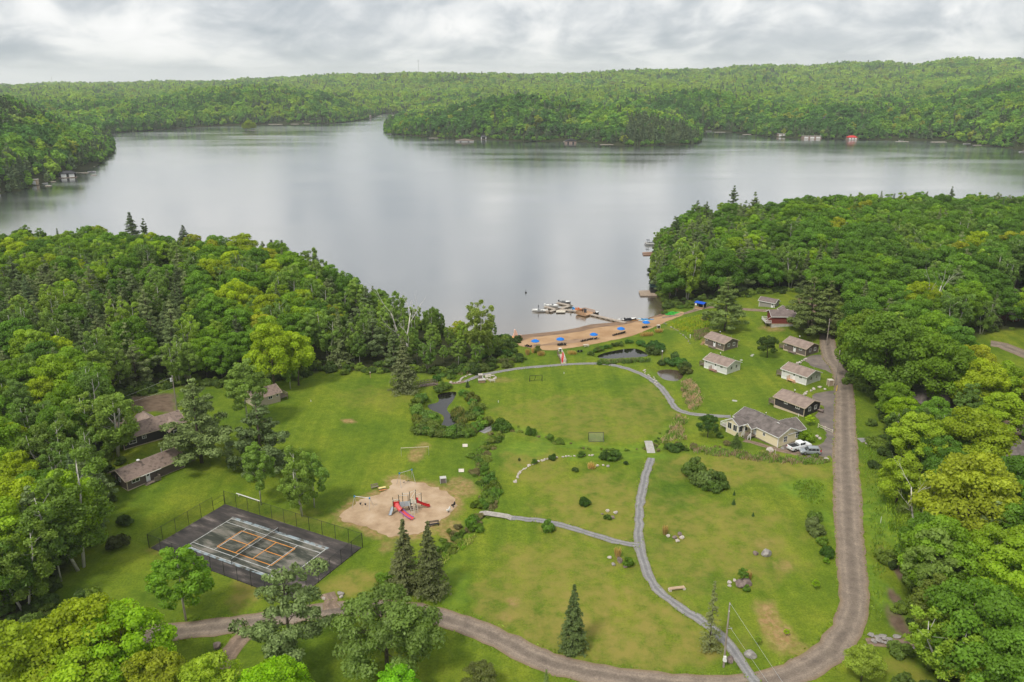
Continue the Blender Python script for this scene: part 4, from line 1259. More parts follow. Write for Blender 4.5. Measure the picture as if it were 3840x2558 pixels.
# tennis court: real size 23.77 x 10.97 m, set from its far left corner
def tennis_court():
    z0 = 2.15
    A0, B0, C0, D0 = [at(px, py, z0) for px, py in ((869.3, 1947.7), (1223, 2062.6), (1060.8, 2174.4), (702.4, 2045.4))]
    ctr = (A0 + B0 + C0 + D0) / 4
    u = ((B0 - A0) + (C0 - D0)).normalized()
    ang = math.atan2(u.y, u.x)
    M = Matrix.Translation(Vector((ctr.x, ctr.y, 0))) @ Matrix.Rotation(ang, 4, 'Z')

    def W(x, y):
        p = M @ Vector((x, y, 0)); return p.x, p.y
    hx, hy = 17.4, 9.1
    asphalt = bpy.data.materials.new('worn_asphalt'); asphalt.use_nodes = True
    t = asphalt.node_tree; L = t.links.new; b = t.nodes['Principled BSDF']; b.inputs['Roughness'].default_value = 0.85
    pos = t.nodes.new('ShaderNodeTexCoord').outputs['Object']
    mp = _node(t, 'ShaderNodeMapping', inp={3: (0.45, 1.6, 1.0)}); L(pos, mp.inputs[0])
    n1 = _node(t, 'ShaderNodeTexNoise', inp={'Scale': 0.32, 'Detail': 7.0, 'Roughness': 0.62}); L(mp.outputs[0], n1.inputs[0])
    r1 = ramp(t, [(0.36, (0.026, 0.022, 0.021)), (0.50, (0.050, 0.042, 0.038)), (0.58, (0.085, 0.07, 0.062)), (0.66, (0.20, 0.165, 0.145))]); L(n1.outputs[0], r1.inputs[0])
    n2 = _node(t, 'ShaderNodeTexNoise', inp={'Scale': 0.35, 'Detail': 7.0, 'Roughness': 0.68, 'Distortion': 0.4}); L(mp.outputs[0], n2.inputs[0])
    r2 = ramp(t, [(0.36, (0.024, 0.028, 0.020)), (0.46, (0.042, 0.046, 0.033)), (0.52, (0.11, 0.107, 0.083)), (0.62, (0.21, 0.188, 0.158))]); L(n2.outputs[0], r2.inputs[0])
    # the playing area still carries worn green-grey paint
    sx = t.nodes.new('ShaderNodeSeparateXYZ'); L(pos, sx.inputs[0])
    ax = _node(t, 'ShaderNodeMath', operation='ABSOLUTE'); L(sx.outputs[0], ax.inputs[0]); ay = _node(t, 'ShaderNodeMath', operation='ABSOLUTE'); L(sx.outputs[1], ay.inputs[0])
    cx = _node(t, 'ShaderNodeMapRange', inp={1: 12.0, 2: 12.3, 3: 1.0, 4: 0.0}); L(ax.outputs[0], cx.inputs[0]); cyy = _node(t, 'ShaderNodeMapRange', inp={1: 5.9, 2: 6.2, 3: 1.0, 4: 0.0}); L(ay.outputs[0], cyy.inputs[0])
    cc = _node(t, 'ShaderNodeMath', operation='MULTIPLY'); L(cx.outputs[0], cc.inputs[0]); L(cyy.outputs[0], cc.inputs[1])
    mx = _node(t, 'ShaderNodeMix', data_type='RGBA'); L(cc.outputs[0], mx.inputs[0]); L(r1.outputs[0], mx.inputs[6]); L(r2.outputs[0], mx.inputs[7])
    # a faded pale blue border runs just outside the side lines
    bl = _node(t, 'ShaderNodeMath', operation='COMPARE', inp={1: 5.85, 2: 0.33}); L(ay.outputs[0], bl.inputs[0])
    n3 = _node(t, 'ShaderNodeTexNoise', inp={'Scale': 0.8, 'Detail': 5.0}); L(pos, n3.inputs[0]); r3 = ramp(t, [(0.4, (0, 0, 0)), (0.55, (1, 1, 1))]); L(n3.outputs[0], r3.inputs[0])
    bm = _node(t, 'ShaderNodeMath', operation='MULTIPLY'); L(bl.outputs[0], bm.inputs[0]); L(r3.outputs[0], bm.inputs[1])
    bm2 = _node(t, 'ShaderNodeMath', operation='MULTIPLY'); L(bm.outputs[0], bm2.inputs[0]); L(cx.outputs[0], bm2.inputs[1])
    m2 = _node(t, 'ShaderNodeMix', data_type='RGBA', inp={7: (0.27, 0.33, 0.36, 1)}); L(bm2.outputs[0], m2.inputs[0]); L(mx.outputs[2], m2.inputs[6])
    L(m2.outputs[2], b.inputs['Base Color'])
    # slab on the levelled ground
    root = tag(bpy.data.objects.new('tennis_court', None), kind='structure')
    C.objects.link(root); root.location = (ctr.x, ctr.y, z0); root.rotation_euler = (0, 0, ang)
    MB().box(-hx, hx, -hy, hy, -0.6, 0.03).build('asphalt', asphalt, root)
    white = mat('line_paint', (0.34, 0.34, 0.33), (0.62, 0.62, 0.60), 1.5, 0.7)
    orange = mat('orange_line_paint', (0.62, 0.25, 0.045), (0.72, 0.31, 0.06), 1.5, 0.7)

    def line(x0, y0, x1, y1, w, m, z):
        if abs(x1 - x0) > abs(y1 - y0): MB().box(x0 - w / 2, x1 + w / 2, y0 - w / 2, y0 + w / 2, 0.028, z).build('court_line', m, root)
        else: MB().box(x0 - w / 2, x0 + w / 2, y0, y1, 0.028, z + 0.002).build('court_line', m, root)
    Lh, Wh, Sg, Sv = 11.885, 5.485, 4.115, 6.4
    w = 0.13
    for s in (-1, 1):
        line(-Lh, s * Wh, Lh, s * Wh, w, white, 0.036); line(-Lh, s * Sg, Lh, s * Sg, w, white, 0.036)
        line(s * Lh, -Wh, s * Lh, Wh, w, white, 0.036); line(s * Sv, -Sg, s * Sv, Sg, w, white, 0.036)
        line(-6.7, s * 3.05, 6.7, s * 3.05, w * 1.25, orange, 0.040); line(s * 6.7, -3.05, s * 6.7, 3.05, w * 1.25, orange, 0.040); line(s * 2.13, -3.05, s * 2.13, 3.05, w * 1.25, orange, 0.040)
        line(*((-6.7, 0, -2.13, 0) if s < 0 else (2.13, 0, 6.7, 0)), w * 1.25, orange, 0.040)
    line(-2.1, 0, 2.1, 0, w, white, 0.036)
    # net
    net = thing('tennis_net', 'black tennis net with white band across the middle of the worn court', 'net', (ctr.x, ctr.y, z0 + 0.03), ang)
    dark = mat('dark_steel', (0.025, 0.028, 0.026))
    for s in (-1, 1): MB().tube([(0, s * 6.0, 0), (0, s * 6.0, 1.1)], 0.05, 8).build('post', dark, net)
    MB().box(-0.03, 0.03, -5.95, 5.95, 0.98, 1.08).build('band', white, net)
    NETM = mesh_material('net_cord', (0.03, 0.03, 0.03), 0.45)
    MB().add([(0, -5.95, 0.05), (0, 5.95, 0.05), (0, 5.95, 0.98), (0, -5.95, 0.98)], [(0, 1, 2, 3)]).build('netting', NETM, net)
    # fence
    fence = thing('court_fence', 'tall black chain-link fence around the tennis court', 'fence', (ctr.x, ctr.y, z0), ang)
    green = mat('fence_steel', (0.022, 0.026, 0.022), rough=0.6)
    chain = mesh_material('chain_link', (0.035, 0.042, 0.035), 0.20)
    X, Y, H = hx + 0.15, hy + 0.15, 3.0
    n_l, n_s = 11, 6
    segs = []
    for k in range(n_l): segs.append(((-X + 2 * X * k / n_l, -Y), (-X + 2 * X * (k + 1) / n_l, -Y))); segs.append(((-X + 2 * X * k / n_l, Y), (-X + 2 * X * (k + 1) / n_l, Y)))
    for k in range(n_s):
        if k not in (n_s - 1,): segs.append(((-X, -Y + 2 * Y * k / n_s), (-X, -Y + 2 * Y * (k + 1) / n_s)))
        if k not in (0,): segs.append(((X, -Y + 2 * Y * k / n_s), (X, -Y + 2 * Y * (k + 1) / n_s)))
    posts = {p for s in segs for p in s}
    for p in sorted(posts):
        corner = abs(abs(p[0]) - X) < 1e-6 and abs(abs(p[1]) - Y) < 1e-6
        MB().tube([(p[0], p[1], -0.4), (p[0], p[1], H)], 0.065 if corner else 0.045, 7).build('post', green, fence)
    for a, b_ in segs:
        m = MB(); m.tube([(a[0], a[1], H - 0.04), (b_[0], b_[1], H - 0.04)], 0.03, 5); m.build('rail', green, fence)
        MB().add([(*a, 0.05), (*b_, 0.05), (*b_, H - 0.05), (*a, H - 0.05)], [(0, 1, 2, 3)]).build('chain_link_panel', chain, fence)
    # gate frame in the far left corner
    m = MB()
    for q in (-Y + 2 * Y * (n_s - 1) / n_s + 0.1, Y - 0.1): m.tube([(-X - 0.06, q, 0), (-X - 0.06, q, 2.1)], 0.035, 6)
    m.tube([(-X - 0.06, Y - 2.9, 2.1), (-X - 0.06, Y - 0.1, 2.1)], 0.035, 6); m.tube([(-X - 0.06, Y - 2.9, 1.0), (-X - 0.06, Y - 0.1, 1.0)], 0.03, 6)
    m.build('gate', green, fence)
    return M


def mesh_material(name, col, cover):
    """Open wire or cord netting too fine to show its threads: part of the sheet is thread, the rest is open."""
    m = bpy.data.materials.new(name); m.use_nodes = True
    t = m.node_tree; t.nodes.clear(); L = t.links.new
    out = t.nodes.new('ShaderNodeOutputMaterial')
    d = _node(t, 'ShaderNodeBsdfDiffuse', inp={0: (*col, 1)}); tr = t.nodes.new('ShaderNodeBsdfTransparent')
    mx = _node(t, 'ShaderNodeMixShader', inp={0: cover}); L(tr.outputs[0], mx.inputs[1]); L(d.outputs[0], mx.inputs[2]); L(mx.outputs[0], out.inputs[0])
    return m


COURT = tennis_court()

# ------------------------------------------------------------------ cabins and houses
def siding(name, c, k=0.88):
    return mat(name, tuple(x * k for x in c), c, 1.2, 0.8, 0.25, 1.0, stretch=(0.4, 0.4, 7.0))


def shingles(name, c1, c2, c3=None):
    return mat(name, c1, c2, 0.9, 0.95, 0.5, 7.0, detail=8.0, stretch=(1, 1, 1), c3=c3)


W_TAUPE = siding('taupe_siding', (0.155, 0.125, 0.105)); W_WHITE = siding('white_siding', (0.66, 0.66, 0.63)); W_LGREY = siding('pale_grey_siding', (0.56, 0.57, 0.545))
W_DARK = siding('charcoal_siding', (0.040, 0.036, 0.036)); W_RED = siding('red_siding', (0.20, 0.045, 0.035)); W_CREAM = siding('cream_siding', (0.76, 0.66, 0.44)); W_BEIGE = siding('beige_siding', (0.46, 0.39, 0.29)); W_BROWN = siding('brown_siding', (0.125, 0.098, 0.082)); W_GREY = siding('grey_siding', (0.30, 0.28, 0.245))
R_TAN = shingles('tan_shingles', (0.22, 0.165, 0.135), (0.32, 0.245, 0.205)); R_OLD = shingles('weathered_shingles', (0.10, 0.075, 0.062), (0.25, 0.185, 0.15), (0.18, 0.13, 0.11)); R_GREY = shingles('grey_shingles', (0.105, 0.088, 0.080), (0.20, 0.170, 0.155)); R_DUSK = shingles('dusky_shingles', (0.14, 0.11, 0.10), (0.215, 0.17, 0.155))
TRIM = mat('tan_trim', (0.52, 0.42, 0.31)); WTRIM = mat('white_trim', (0.76, 0.75, 0.72)); GLASS = mat('window_glass', (0.02, 0.024, 0.028), rough=0.08, spec=0.8); DOOR = mat('white_door', (0.74, 0.74, 0.72), rough=0.5)
WOOD = mat('new_deck_wood', (0.32, 0.20, 0.11), (0.46, 0.30, 0.17), 2.5, 0.85, stretch=(1, 6, 6)); OLDWOOD = mat('grey_deck_wood', (0.15, 0.115, 0.09), (0.28, 0.225, 0.18), 2.5, 0.9, stretch=(1, 5, 5)); CONC = mat('concrete', (0.36, 0.35, 0.32), (0.50, 0.49, 0.45), 1.2, 0.9); STEEL = mat('galvanised_steel', (0.52, 0.52, 0.52), rough=0.45, metal=0.6); BLACK = mat('black_metal', (0.02, 0.02, 0.022), rough=0.5)


class House:
    """A building in its own frame: near corner at the origin, x along the wall that runs to the right, y along the wall that runs to the left."""
    def __init__(s, name, label, N, R=None, L=None, wx=6.2, ly=8.0, cat='cabin'):
        n = at(*N)
        angs = []
        if R: r = at(*R); angs.append(math.atan2(r.y - n.y, r.x - n.x))
        if L: l = at(*L); angs.append(math.atan2(l.y - n.y, l.x - n.x) - PI / 2)
        ang = sum(angs) / len(angs)
        c, sn = math.cos(ang), math.sin(ang)
        zs = [float(T(n.x + c * a - sn * b, n.y + sn * a + c * b)) for a in (0, wx) for b in (0, ly)]
        s.o = thing(name, label, cat, (n.x, n.y, n.z), ang)
        s.drop = min(zs) - n.z - 0.25
        s.wx, s.ly = wx, ly

    def body(s, wall, h=2.5, rise=1.25, ridge='y', x0=0, x1=None, y0=0, y1=None, z0=None, base=None, base_h=0.25):
        x1 = s.wx if x1 is None else x1; y1 = s.ly if y1 is None else y1; z0 = s.drop if z0 is None else z0
        if ridge == 'y':
            m = (x0 + x1) / 2; prof = [(x0, z0), (x1, z0), (x1, h), (m, h + rise), (x0, h)]
            sec = [[(a, y, z) for a, z in prof] for y in (y0, y1)]
        else:
            m = (y0 + y1) / 2; prof = [(y0, z0), (y1, z0), (y1, h), (m, h + rise), (y0, h)]
            sec = [[(x, a, z) for a, z in prof] for x in (x0, x1)]
        MB().loft(sec).build('wall', wall, s.o)
        if base:
            MB().box(x0 - 0.03, x1 + 0.03, y0 - 0.03, y1 + 0.03, z0, base_h).build('base_board', base, s.o)
        return s

    def roof(s, m, h=2.5, rise=1.25, ridge='y', ov=0.42, x0=0, x1=None, y0=0, y1=None, t=0.13, fascia=None, lift=0.02):
        x1 = s.wx if x1 is None else x1; y1 = s.ly if y1 is None else y1
        mb = MB(); fb = MB()
        if ridge == 'y':
            c = (x0 + x1) / 2; sl = rise / (c - x0); e = h - sl * ov + lift; top = h + rise + lift
            for sg, ex in ((-1, x0 - ov), (1, x1 + ov)):
                mb.slab([(ex, y0 - ov, e + t), (c, y0 - ov, top + t), (c, y1 + ov, top + t), (ex, y1 + ov, e + t)], t)
                for yy in (y0 - ov - 0.03, y1 + ov + 0.03): fb.bar((ex, yy, e + t * 0.35), (c, yy, top + t * 0.35), 0.05, 0.2)
                fb.bar((ex + sg * 0.03, y0 - ov, e + t * 0.3), (ex + sg * 0.03, y1 + ov, e + t * 0.3), 0.05, 0.17)
        else:
            c = (y0 + y1) / 2; sl = rise / (c - y0); e = h - sl * ov + lift; top = h + rise + lift
            for sg, ey in ((-1, y0 - ov), (1, y1 + ov)):
                mb.slab([(x0 - ov, ey, e + t), (x0 - ov, c, top + t), (x1 + ov, c, top + t), (x1 + ov, ey, e + t)], t)
                for xx in (x0 - ov - 0.03, x1 + ov + 0.03): fb.bar((xx, ey, e + t * 0.35), (xx, c, top + t * 0.35), 0.05, 0.2)
                fb.bar((x0 - ov, ey + sg * 0.03, e + t * 0.3), (x1 + ov, ey + sg * 0.03, e + t * 0.3), 0.05, 0.17)
        r = mb.build('roof', m, s.o)
        fb.build('fascia', fascia or TRIM, r)
        return s

    def hip(s, m, h, rise, x0, x1, y0, y1, ov=0.5):
        x0, x1, y0, y1 = x0 - ov, x1 + ov, y0 - ov, y1 + ov
        d = min(x1 - x0, y1 - y0) / 2
        a, b = ((x0 + d, (y0 + y1) / 2), (x1 - d, (y0 + y1) / 2)) if x1 - x0 > y1 - y0 else (((x0 + x1) / 2, y0 + d), ((x0 + x1) / 2, y1 - d))
        V = [(x0, y0, h), (x1, y0, h), (x1, y1, h), (x0, y1, h), (*a, h + rise), (*b, h + rise), (x0, y0, h - .15), (x1, y0, h - .15), (x1, y1, h - .15), (x0, y1, h - .15)]
        F = [(0, 1, 5, 4), (2, 3, 4, 5), (1, 2, 5), (3, 0, 4)] if x1 - x0 > y1 - y0 else [(0, 1, 4), (1, 2, 5, 4), (2, 3, 5), (3, 0, 4, 5)]
        r = MB().add(V, F + [(0, 6, 7, 1), (1, 7, 8, 2), (2, 8, 9, 3), (3, 9, 6, 0), (9, 8, 7, 6)]).build('roof', m, s.o)
        return r

    def on(s, wall, u, z, off):
        return {'x0': (-off, u, z), 'x1': (s.wx + off, u, z), 'y0': (u, -off, z), 'y1': (u, s.ly + off, z)}[wall]

    def panel(s, mb, wall, u0, u1, z0, z1, o0, o1, base=0.0):
        """A box on a wall face: u along the wall, o outward; base shifts the wall plane outward."""
        o0, o1 = o0 + base, o1 + base
        if wall == 'x0': mb.box(-o1, -o0, u0, u1, z0, z1)
        elif wall == 'x1': mb.box(s.wx + o0, s.wx + o1, u0, u1, z0, z1)
        elif wall == 'y0': mb.box(u0, u1, -o1, -o0, z0, z1)
        else: mb.box(u0, u1, s.ly + o0, s.ly + o1, z0, z1)
        return mb

    def window(s, wall, u, z, w=0.9, h=0.9, bars=1, frame=None, base=0.0):
        p = s.panel(MB(), wall, u - w / 2, u + w / 2, z, z + h, -0.01, 0.02, base).build('window', GLASS, s.o)
        f = MB(); b = 0.10
        for a0, a1, c0, c1 in ((u - w / 2 - b, u + w / 2 + b, z - b, z), (u - w / 2 - b, u + w / 2 + b, z + h, z + h + b), (u - w / 2 - b, u - w / 2, z, z + h), (u + w / 2, u + w / 2 + b, z, z + h)):
            s.panel(f, wall, a0, a1, c0, c1, -0.01, 0.055, base)
        if bars: s.panel(f, wall, u - 0.025, u + 0.025, z, z + h, 0.02, 0.045, base)
        if bars == 2: s.panel(f, wall, u - w / 2, u - 0.03, z + h / 2 - 0.03, z + h / 2 + 0.03, 0.02, 0.045, base); s.panel(f, wall, u + 0.03, u + w / 2, z + h / 2 - 0.03, z + h / 2 + 0.03, 0.02, 0.045, base)
        f.build('frame', frame or WTRIM, p)
        return s

    def door(s, wall, u, z=0.35, w=0.9, h=2.0, base=0.0):
        d = s.panel(MB(), wall, u - w / 2, u + w / 2, z, z + h, -0.01, 0.05, base).build('door', DOOR, s.o)
        s.panel(MB(), wall, u - 0.25, u + 0.25, z + 1.2, z + 1.75, 0.05, 0.06, base).build('pane', GLASS, d)
        s.panel(MB(), wall, u + 0.3, u + 0.38, z + 0.95, z + 1.03, 0.05, 0.12, base).build('handle', STEEL, d)
        return s

    def corners(s, m, h=2.5, pts=None):
        for x, y in pts or ((0, 0), (s.wx, 0), (0, s.ly)):
            MB().box(x - 0.07, x + 0.07, y - 0.07, y + 0.07, s.drop + 0.1, h - 0.1).build('corner_board', m, s.o)
        return s

    def pipe(s, x, y, z0, z1, r=0.10, m=None, cap=True):
        p = MB().tube([(x, y, z0), (x, y, z1)], r, 8).build('chimney_pipe', m or BLACK, s.o)
        if cap: MB().tube([(x, y, z1), (x, y, z1 + 0.06), (x, y, z1 + 0.22)], [r * 1.7, r * 1.7, r * 1.1], 8).build('cap', WTRIM if m is None else m, p)
        return s

    def mast(s, x, y, z0, z1):
        MB().tube([(x, y, z0), (x, y, z1)], 0.025, 5).build('mast', STEEL, s.o); return s

    def deck(s, x0, x1, y0, y1, z=0.45, rail=('x0', 'x1', 'y0', 'y1'), m=OLDWOOD, rm=None, rh=0.95, steps=None):
        zz = s.drop - 0.1
        d = MB().box(x0, x1, y0, y1, z - 0.12, z)
        for x in (x0 + 0.1, x1 - 0.1):
            for y in (y0 + 0.1, y1 - 0.1): d.box(x - 0.06, x + 0.06, y - 0.06, y + 0.06, zz, z - 0.12)
        d = d.build('deck', m, s.o)
        r = MB()
        for side in rail:
            a, b = {'x0': ((x0, y0), (x0, y1)), 'x1': ((x1, y0), (x1, y1)), 'y0': ((x0, y0), (x1, y0)), 'y1': ((x0, y1), (x1, y1))}[side]
            r.bar((*a, z + rh), (*b, z + rh), 0.09, 0.07); r.bar((*a, z + 0.15), (*b, z + 0.15), 0.05, 0.06)
            ln = math.dist(a, b); k = max(2, int(ln / 0.16))
            for i in range(k + 1):
                q = (a[0] + (b[0] - a[0]) * i / k, a[1] + (b[1] - a[1]) * i / k); big = i in (0, k)
                r.bar((*q, z), (*q, z + rh), 0.09 if big else 0.035)
        if rail: r.build('railing', rm or m, d)
        if steps:
            wall, u0, u1, n = steps; st = MB()
            for i in range(n):
                zt = z - (i + 1) * (z - s.drop - 0.2) / (n + 1); o = 0.28 * i
                if wall == 'x0': st.box(x0 - o - 0.28, x0 - o, u0, u1, zt - 0.06, zt)
                elif wall == 'y0': st.box(u0, u1, y0 - o - 0.28, y0 - o, zt - 0.06, zt)
                elif wall == 'y1': st.box(u0, u1, y1 + o, y1 + o + 0.28, zt - 0.06, zt)
                else: st.box(x1 + o, x1 + o + 0.28, u0, u1, zt - 0.06, zt)
            st.build('step', m, d)
        return s


def row_cabin(label, N, R, L, wall, trim, roof, door=True, gable_wall=None, deck_end=True, deck_m=OLDWOOD, stoop=OLDWOOD, steps_end=False, wx=6.2, ly=8.2):
    c = House('cabin', label, N, R, L, wx, ly)
    c.body(wall, 2.55, 1.2, 'y', base=None)
    if gable_wall: MB().add([(0.0, -0.012, c.drop), (wx, -0.012, c.drop), (wx, -0.012, 2.5), (wx / 2, -0.012, 3.72), (0.0, -0.012, 2.5)], [(0, 1, 2, 3, 4)]).build('gable_wall', gable_wall, c.o)
    c.roof(roof, 2.55, 1.2, 'y', 0.42, fascia=trim).corners(trim, 2.5)
    c.window('y0', wx * 0.34, 1.15, 0.8, 0.95).window('y0', wx * 0.72, 1.15, 0.8, 0.95)
    c.pipe(wx * 0.62, ly * 0.68, 3.0, 4.35).mast(wx * 0.55, 0.4, 3.5, 4.8)
    MB().box(-0.05, 0.0, 0.0, ly, c.drop, 0.28).build('base_board', trim, c.o)
    if door:
        c.window('x0', ly * 0.24, 1.55, 0.85, 0.5)
        c.door('x0', ly * 0.50, 0.4)
        c.deck(-1.25, -0.06, ly * 0.50 - 0.6, ly * 0.50 + 1.4, 0.38, ('y1',) if not steps_end else ('x0', 'y1'), stoop, steps=('y0', -1.1, -0.2, 2))
        c.window('x0', ly * 0.92, 1.7, 0.5, 0.4, 0)
    else:
        c.window('x0', ly * 0.22, 1.65, 1.0, 0.5); c.window('x0', ly * 0.62, 1.75, 0.9, 0.4)
    if deck_end: c.deck(0.2, wx * 0.85, ly + 0.06, ly + 2.0, 0.42, ('x0', 'y1', 'x1'), deck_m)
    else: c.deck(0.1, 2.6, ly + 0.06, ly + 1.5, 0.42, ('y1',), deck_m, steps=('x0', ly + 0.3, ly + 1.3, 4))
    return c


row_cabin('taupe sided cabin with tan roof nearest the tall pine and the beach', (2714, 1317), (2769, 1301.5), (2648, 1295), W_TAUPE, TRIM, R_TAN, deck_end=False, deck_m=WOOD)
row_cabin('white sided cabin with red-brown stoop beside the reeds', (2724, 1405), (2778, 1387), (2646, 1382), W_WHITE, WTRIM, R_TAN, stoop=mat('redwood', (0.26, 0.14, 0.10), (0.34, 0.20, 0.15), 2), deck_m=OLDWOOD)
row_cabin('taupe sided cabin with tan roof behind the clipped round tree', (3019.6, 1337), (3070.5, 1320.5), (2939, 1313), W_TAUPE, TRIM, R_TAN)
row_cabin('white cabin with pale grey gable end and fresh orange stoop rails', (3022, 1445), (3072, 1428), (2929, 1417.5), W_WHITE, WTRIM, R_TAN, gable_wall=W_LGREY, stoop=mat('fresh_cedar', (0.50, 0.29, 0.16), (0.62, 0.38, 0.22), 2))
row_cabin('charcoal sided cabin with tan roof behind the cream house', (3013, 1563.5), (3069, 1540), (2912.5, 1529), W_DARK, TRIM, R_TAN, door=False, wx=6.4, ly=9.0)


def red_cabin():
    c = House('cabin', 'red sided cabin on white foundation with white railed deck', (2892, 1229), (2990, 1222), None, 8.0, 6.0)
    c.body(W_RED, 4.1, 1.3, 'x', z0=1.35)
    MB().box(0.03, 7.97, 0.03, 5.97, c.drop, 1.35).build('foundation', CONC, c.o)
    MB().box(-0.04, 8.0, -0.04, 0.0, 1.3, 1.45).build('base_board', TRIM, c.o)
    c.roof(R_DUSK, 4.1, 1.3, 'x', 0.45, fascia=WTRIM).window('y0', 5.8, 2.4, 0.9, 0.8)
    c.body(W_RED, 4.1, 1.0, 'y', 4.6, 7.6, 4.0, 8.5, 0.5); c.roof(R_DUSK, 4.1, 1.0, 'y', 0.4, 4.6, 7.6, 4.0, 8.5, fascia=WTRIM, lift=0.4)
    c.deck(-1.9, -0.05, 0.3, 5.5, 1.5, ('x0', 'y0', 'y1'), OLDWOOD, WTRIM)
    MB().add([(-1.9, 0.3, 2.45), (-0.02, 0.3, 3.9), (-0.02, 0.36, 3.9), (-1.9, 0.36, 2.45)], [(0, 1, 2, 3)]).bar((-1.9, 0.33, 2.45), (-0.1, 0.33, 3.9), 0.08).build('rafter', WTRIM, c.o)


red_cabin()
c = House('shed', 'small grey shed with white door at the edge of the right wood', (2846, 1149), (2902, 1154.5), None, 6.0, 3.6, 'shed')
c.body(W_GREY, 2.4, 1.0, 'x'); c.roof(R_DUSK, 2.4, 1.0, 'x', 0.4, fascia=WTRIM).door('y0', 5.1, 0.1).corners(WTRIM, 2.3, ((0, 0), (6, 0)))
c.window('x0', 1.8, 1.2, 0.6, 0.6, 0)


def cream_house():
    c = House('house', 'cream sided house with grey shingle roof, sunroom and porch', (2915, 1679), (3018, 1650), (2842, 1651.5), 7.0, 14.0, 'house')
    h, rise = 2.75, 1.55
    c.body(W_CREAM, h, rise, 'y'); c.roof(R_GREY, h, rise, 'y', 0.35, fascia=WTRIM)
    # wing towards the drive
    c.body(W_CREAM, h, rise + 0.05, 'x', 3.5, 9.0, 0.25, 6.3); c.roof(R_GREY, h, rise + 0.05, 'x', 0.35, 3.6, 9.0, 0.25, 6.3, fascia=WTRIM, lift=0.06)
    # sunroom with four tall windows
    c.body(W_CREAM, h, 1.05, 'x', -3.3, 1.2, 9.4, 13.2); c.roof(R_GREY, h, 1.05, 'x', 0.3, -3.3, 2.2, 9.4, 13.2, fascia=WTRIM, lift=0.05)
    for u in (10.4, 12.2): c.window('x0', u, 0.95, 1.15, 1.45, 1, base=3.3)
    for u in (-2.5, -0.85):
        f = MB().box(u - 0.55, u + 0.55, 9.37, 9.41, 0.95, 2.4).build('window', GLASS, c.o)
        m = MB()
        for a in ((u - .67, u - .55, .83, 2.52), (u + .55, u + .67, .83, 2.52), (u - .55, u + .55, .83, .95), (u - .55, u + .55, 2.4, 2.52)): m.box(a[0], a[1], 9.34, 9.41, a[2], a[3])
        m.build('frame', WTRIM, f)
    # porch
    c.roof(R_GREY, 2.6, 0.85, 'x', 0.15, -1.9, 1.5, 6.6, 8.9, t=0.1, fascia=WTRIM, lift=0.05)
    for y in (6.7, 8.8): MB().box(-1.85, -1.73, y - 0.06, y + 0.06, c.drop, 2.6).build('porch_post', WTRIM, c.o)
    MB().add([(-1.86, 6.5, 2.62), (-1.86, 9.0, 2.62), (-1.86, 7.75, 3.47)], [(0, 1, 2)]).build('porch_gable', W_CREAM, c.o)
    c.deck(-1.8, -0.06, 6.7, 8.8, 0.55, (), OLDWOOD, steps=('x0', 6.9, 8.6, 3))
    for y in (6.75, 8.75):
        m = MB(); m.bar((-2.7, y, 0.75), (-1.75, y, 1.4), 0.07); m.bar((-2.7, y, -0.1), (-2.7, y, 0.8), 0.08)
        for i in range(5): m.bar((-2.6 + i * 0.19, y, 0.1 + i * 0.1), (-2.6 + i * 0.19, y, 0.8 + i * 0.13), 0.04)
        m.build('handrail', WTRIM, c.o)
    c.door('x0', 7.2, 0.6)
    c.window('x0', 4.3, 1.35, 0.6, 0.75).window('y0', 2.4, 1.0, 1.0, 1.25, 2).window('y0', 6.4, 1.25, 1.0, 1.25, 2, base=0.0)
    # side deck with white rail
    c.deck(-3.2, 0.0, 13.3, 15.4, 0.6, ('x0', 'y1'), OLDWOOD, WTRIM)
    c.corners(WTRIM, h - 0.1, ((0, 0), (-3.3, 9.4), (-3.3, 13.2), (9.0, 0.25)))
    MB().box(-0.04, 0, 0, 14, c.drop, 0.1).build('base_board', OLDWOOD, c.o)
    c.pipe(4.6, 8.4, 3.6, 4.7, 0.07)


cream_house()


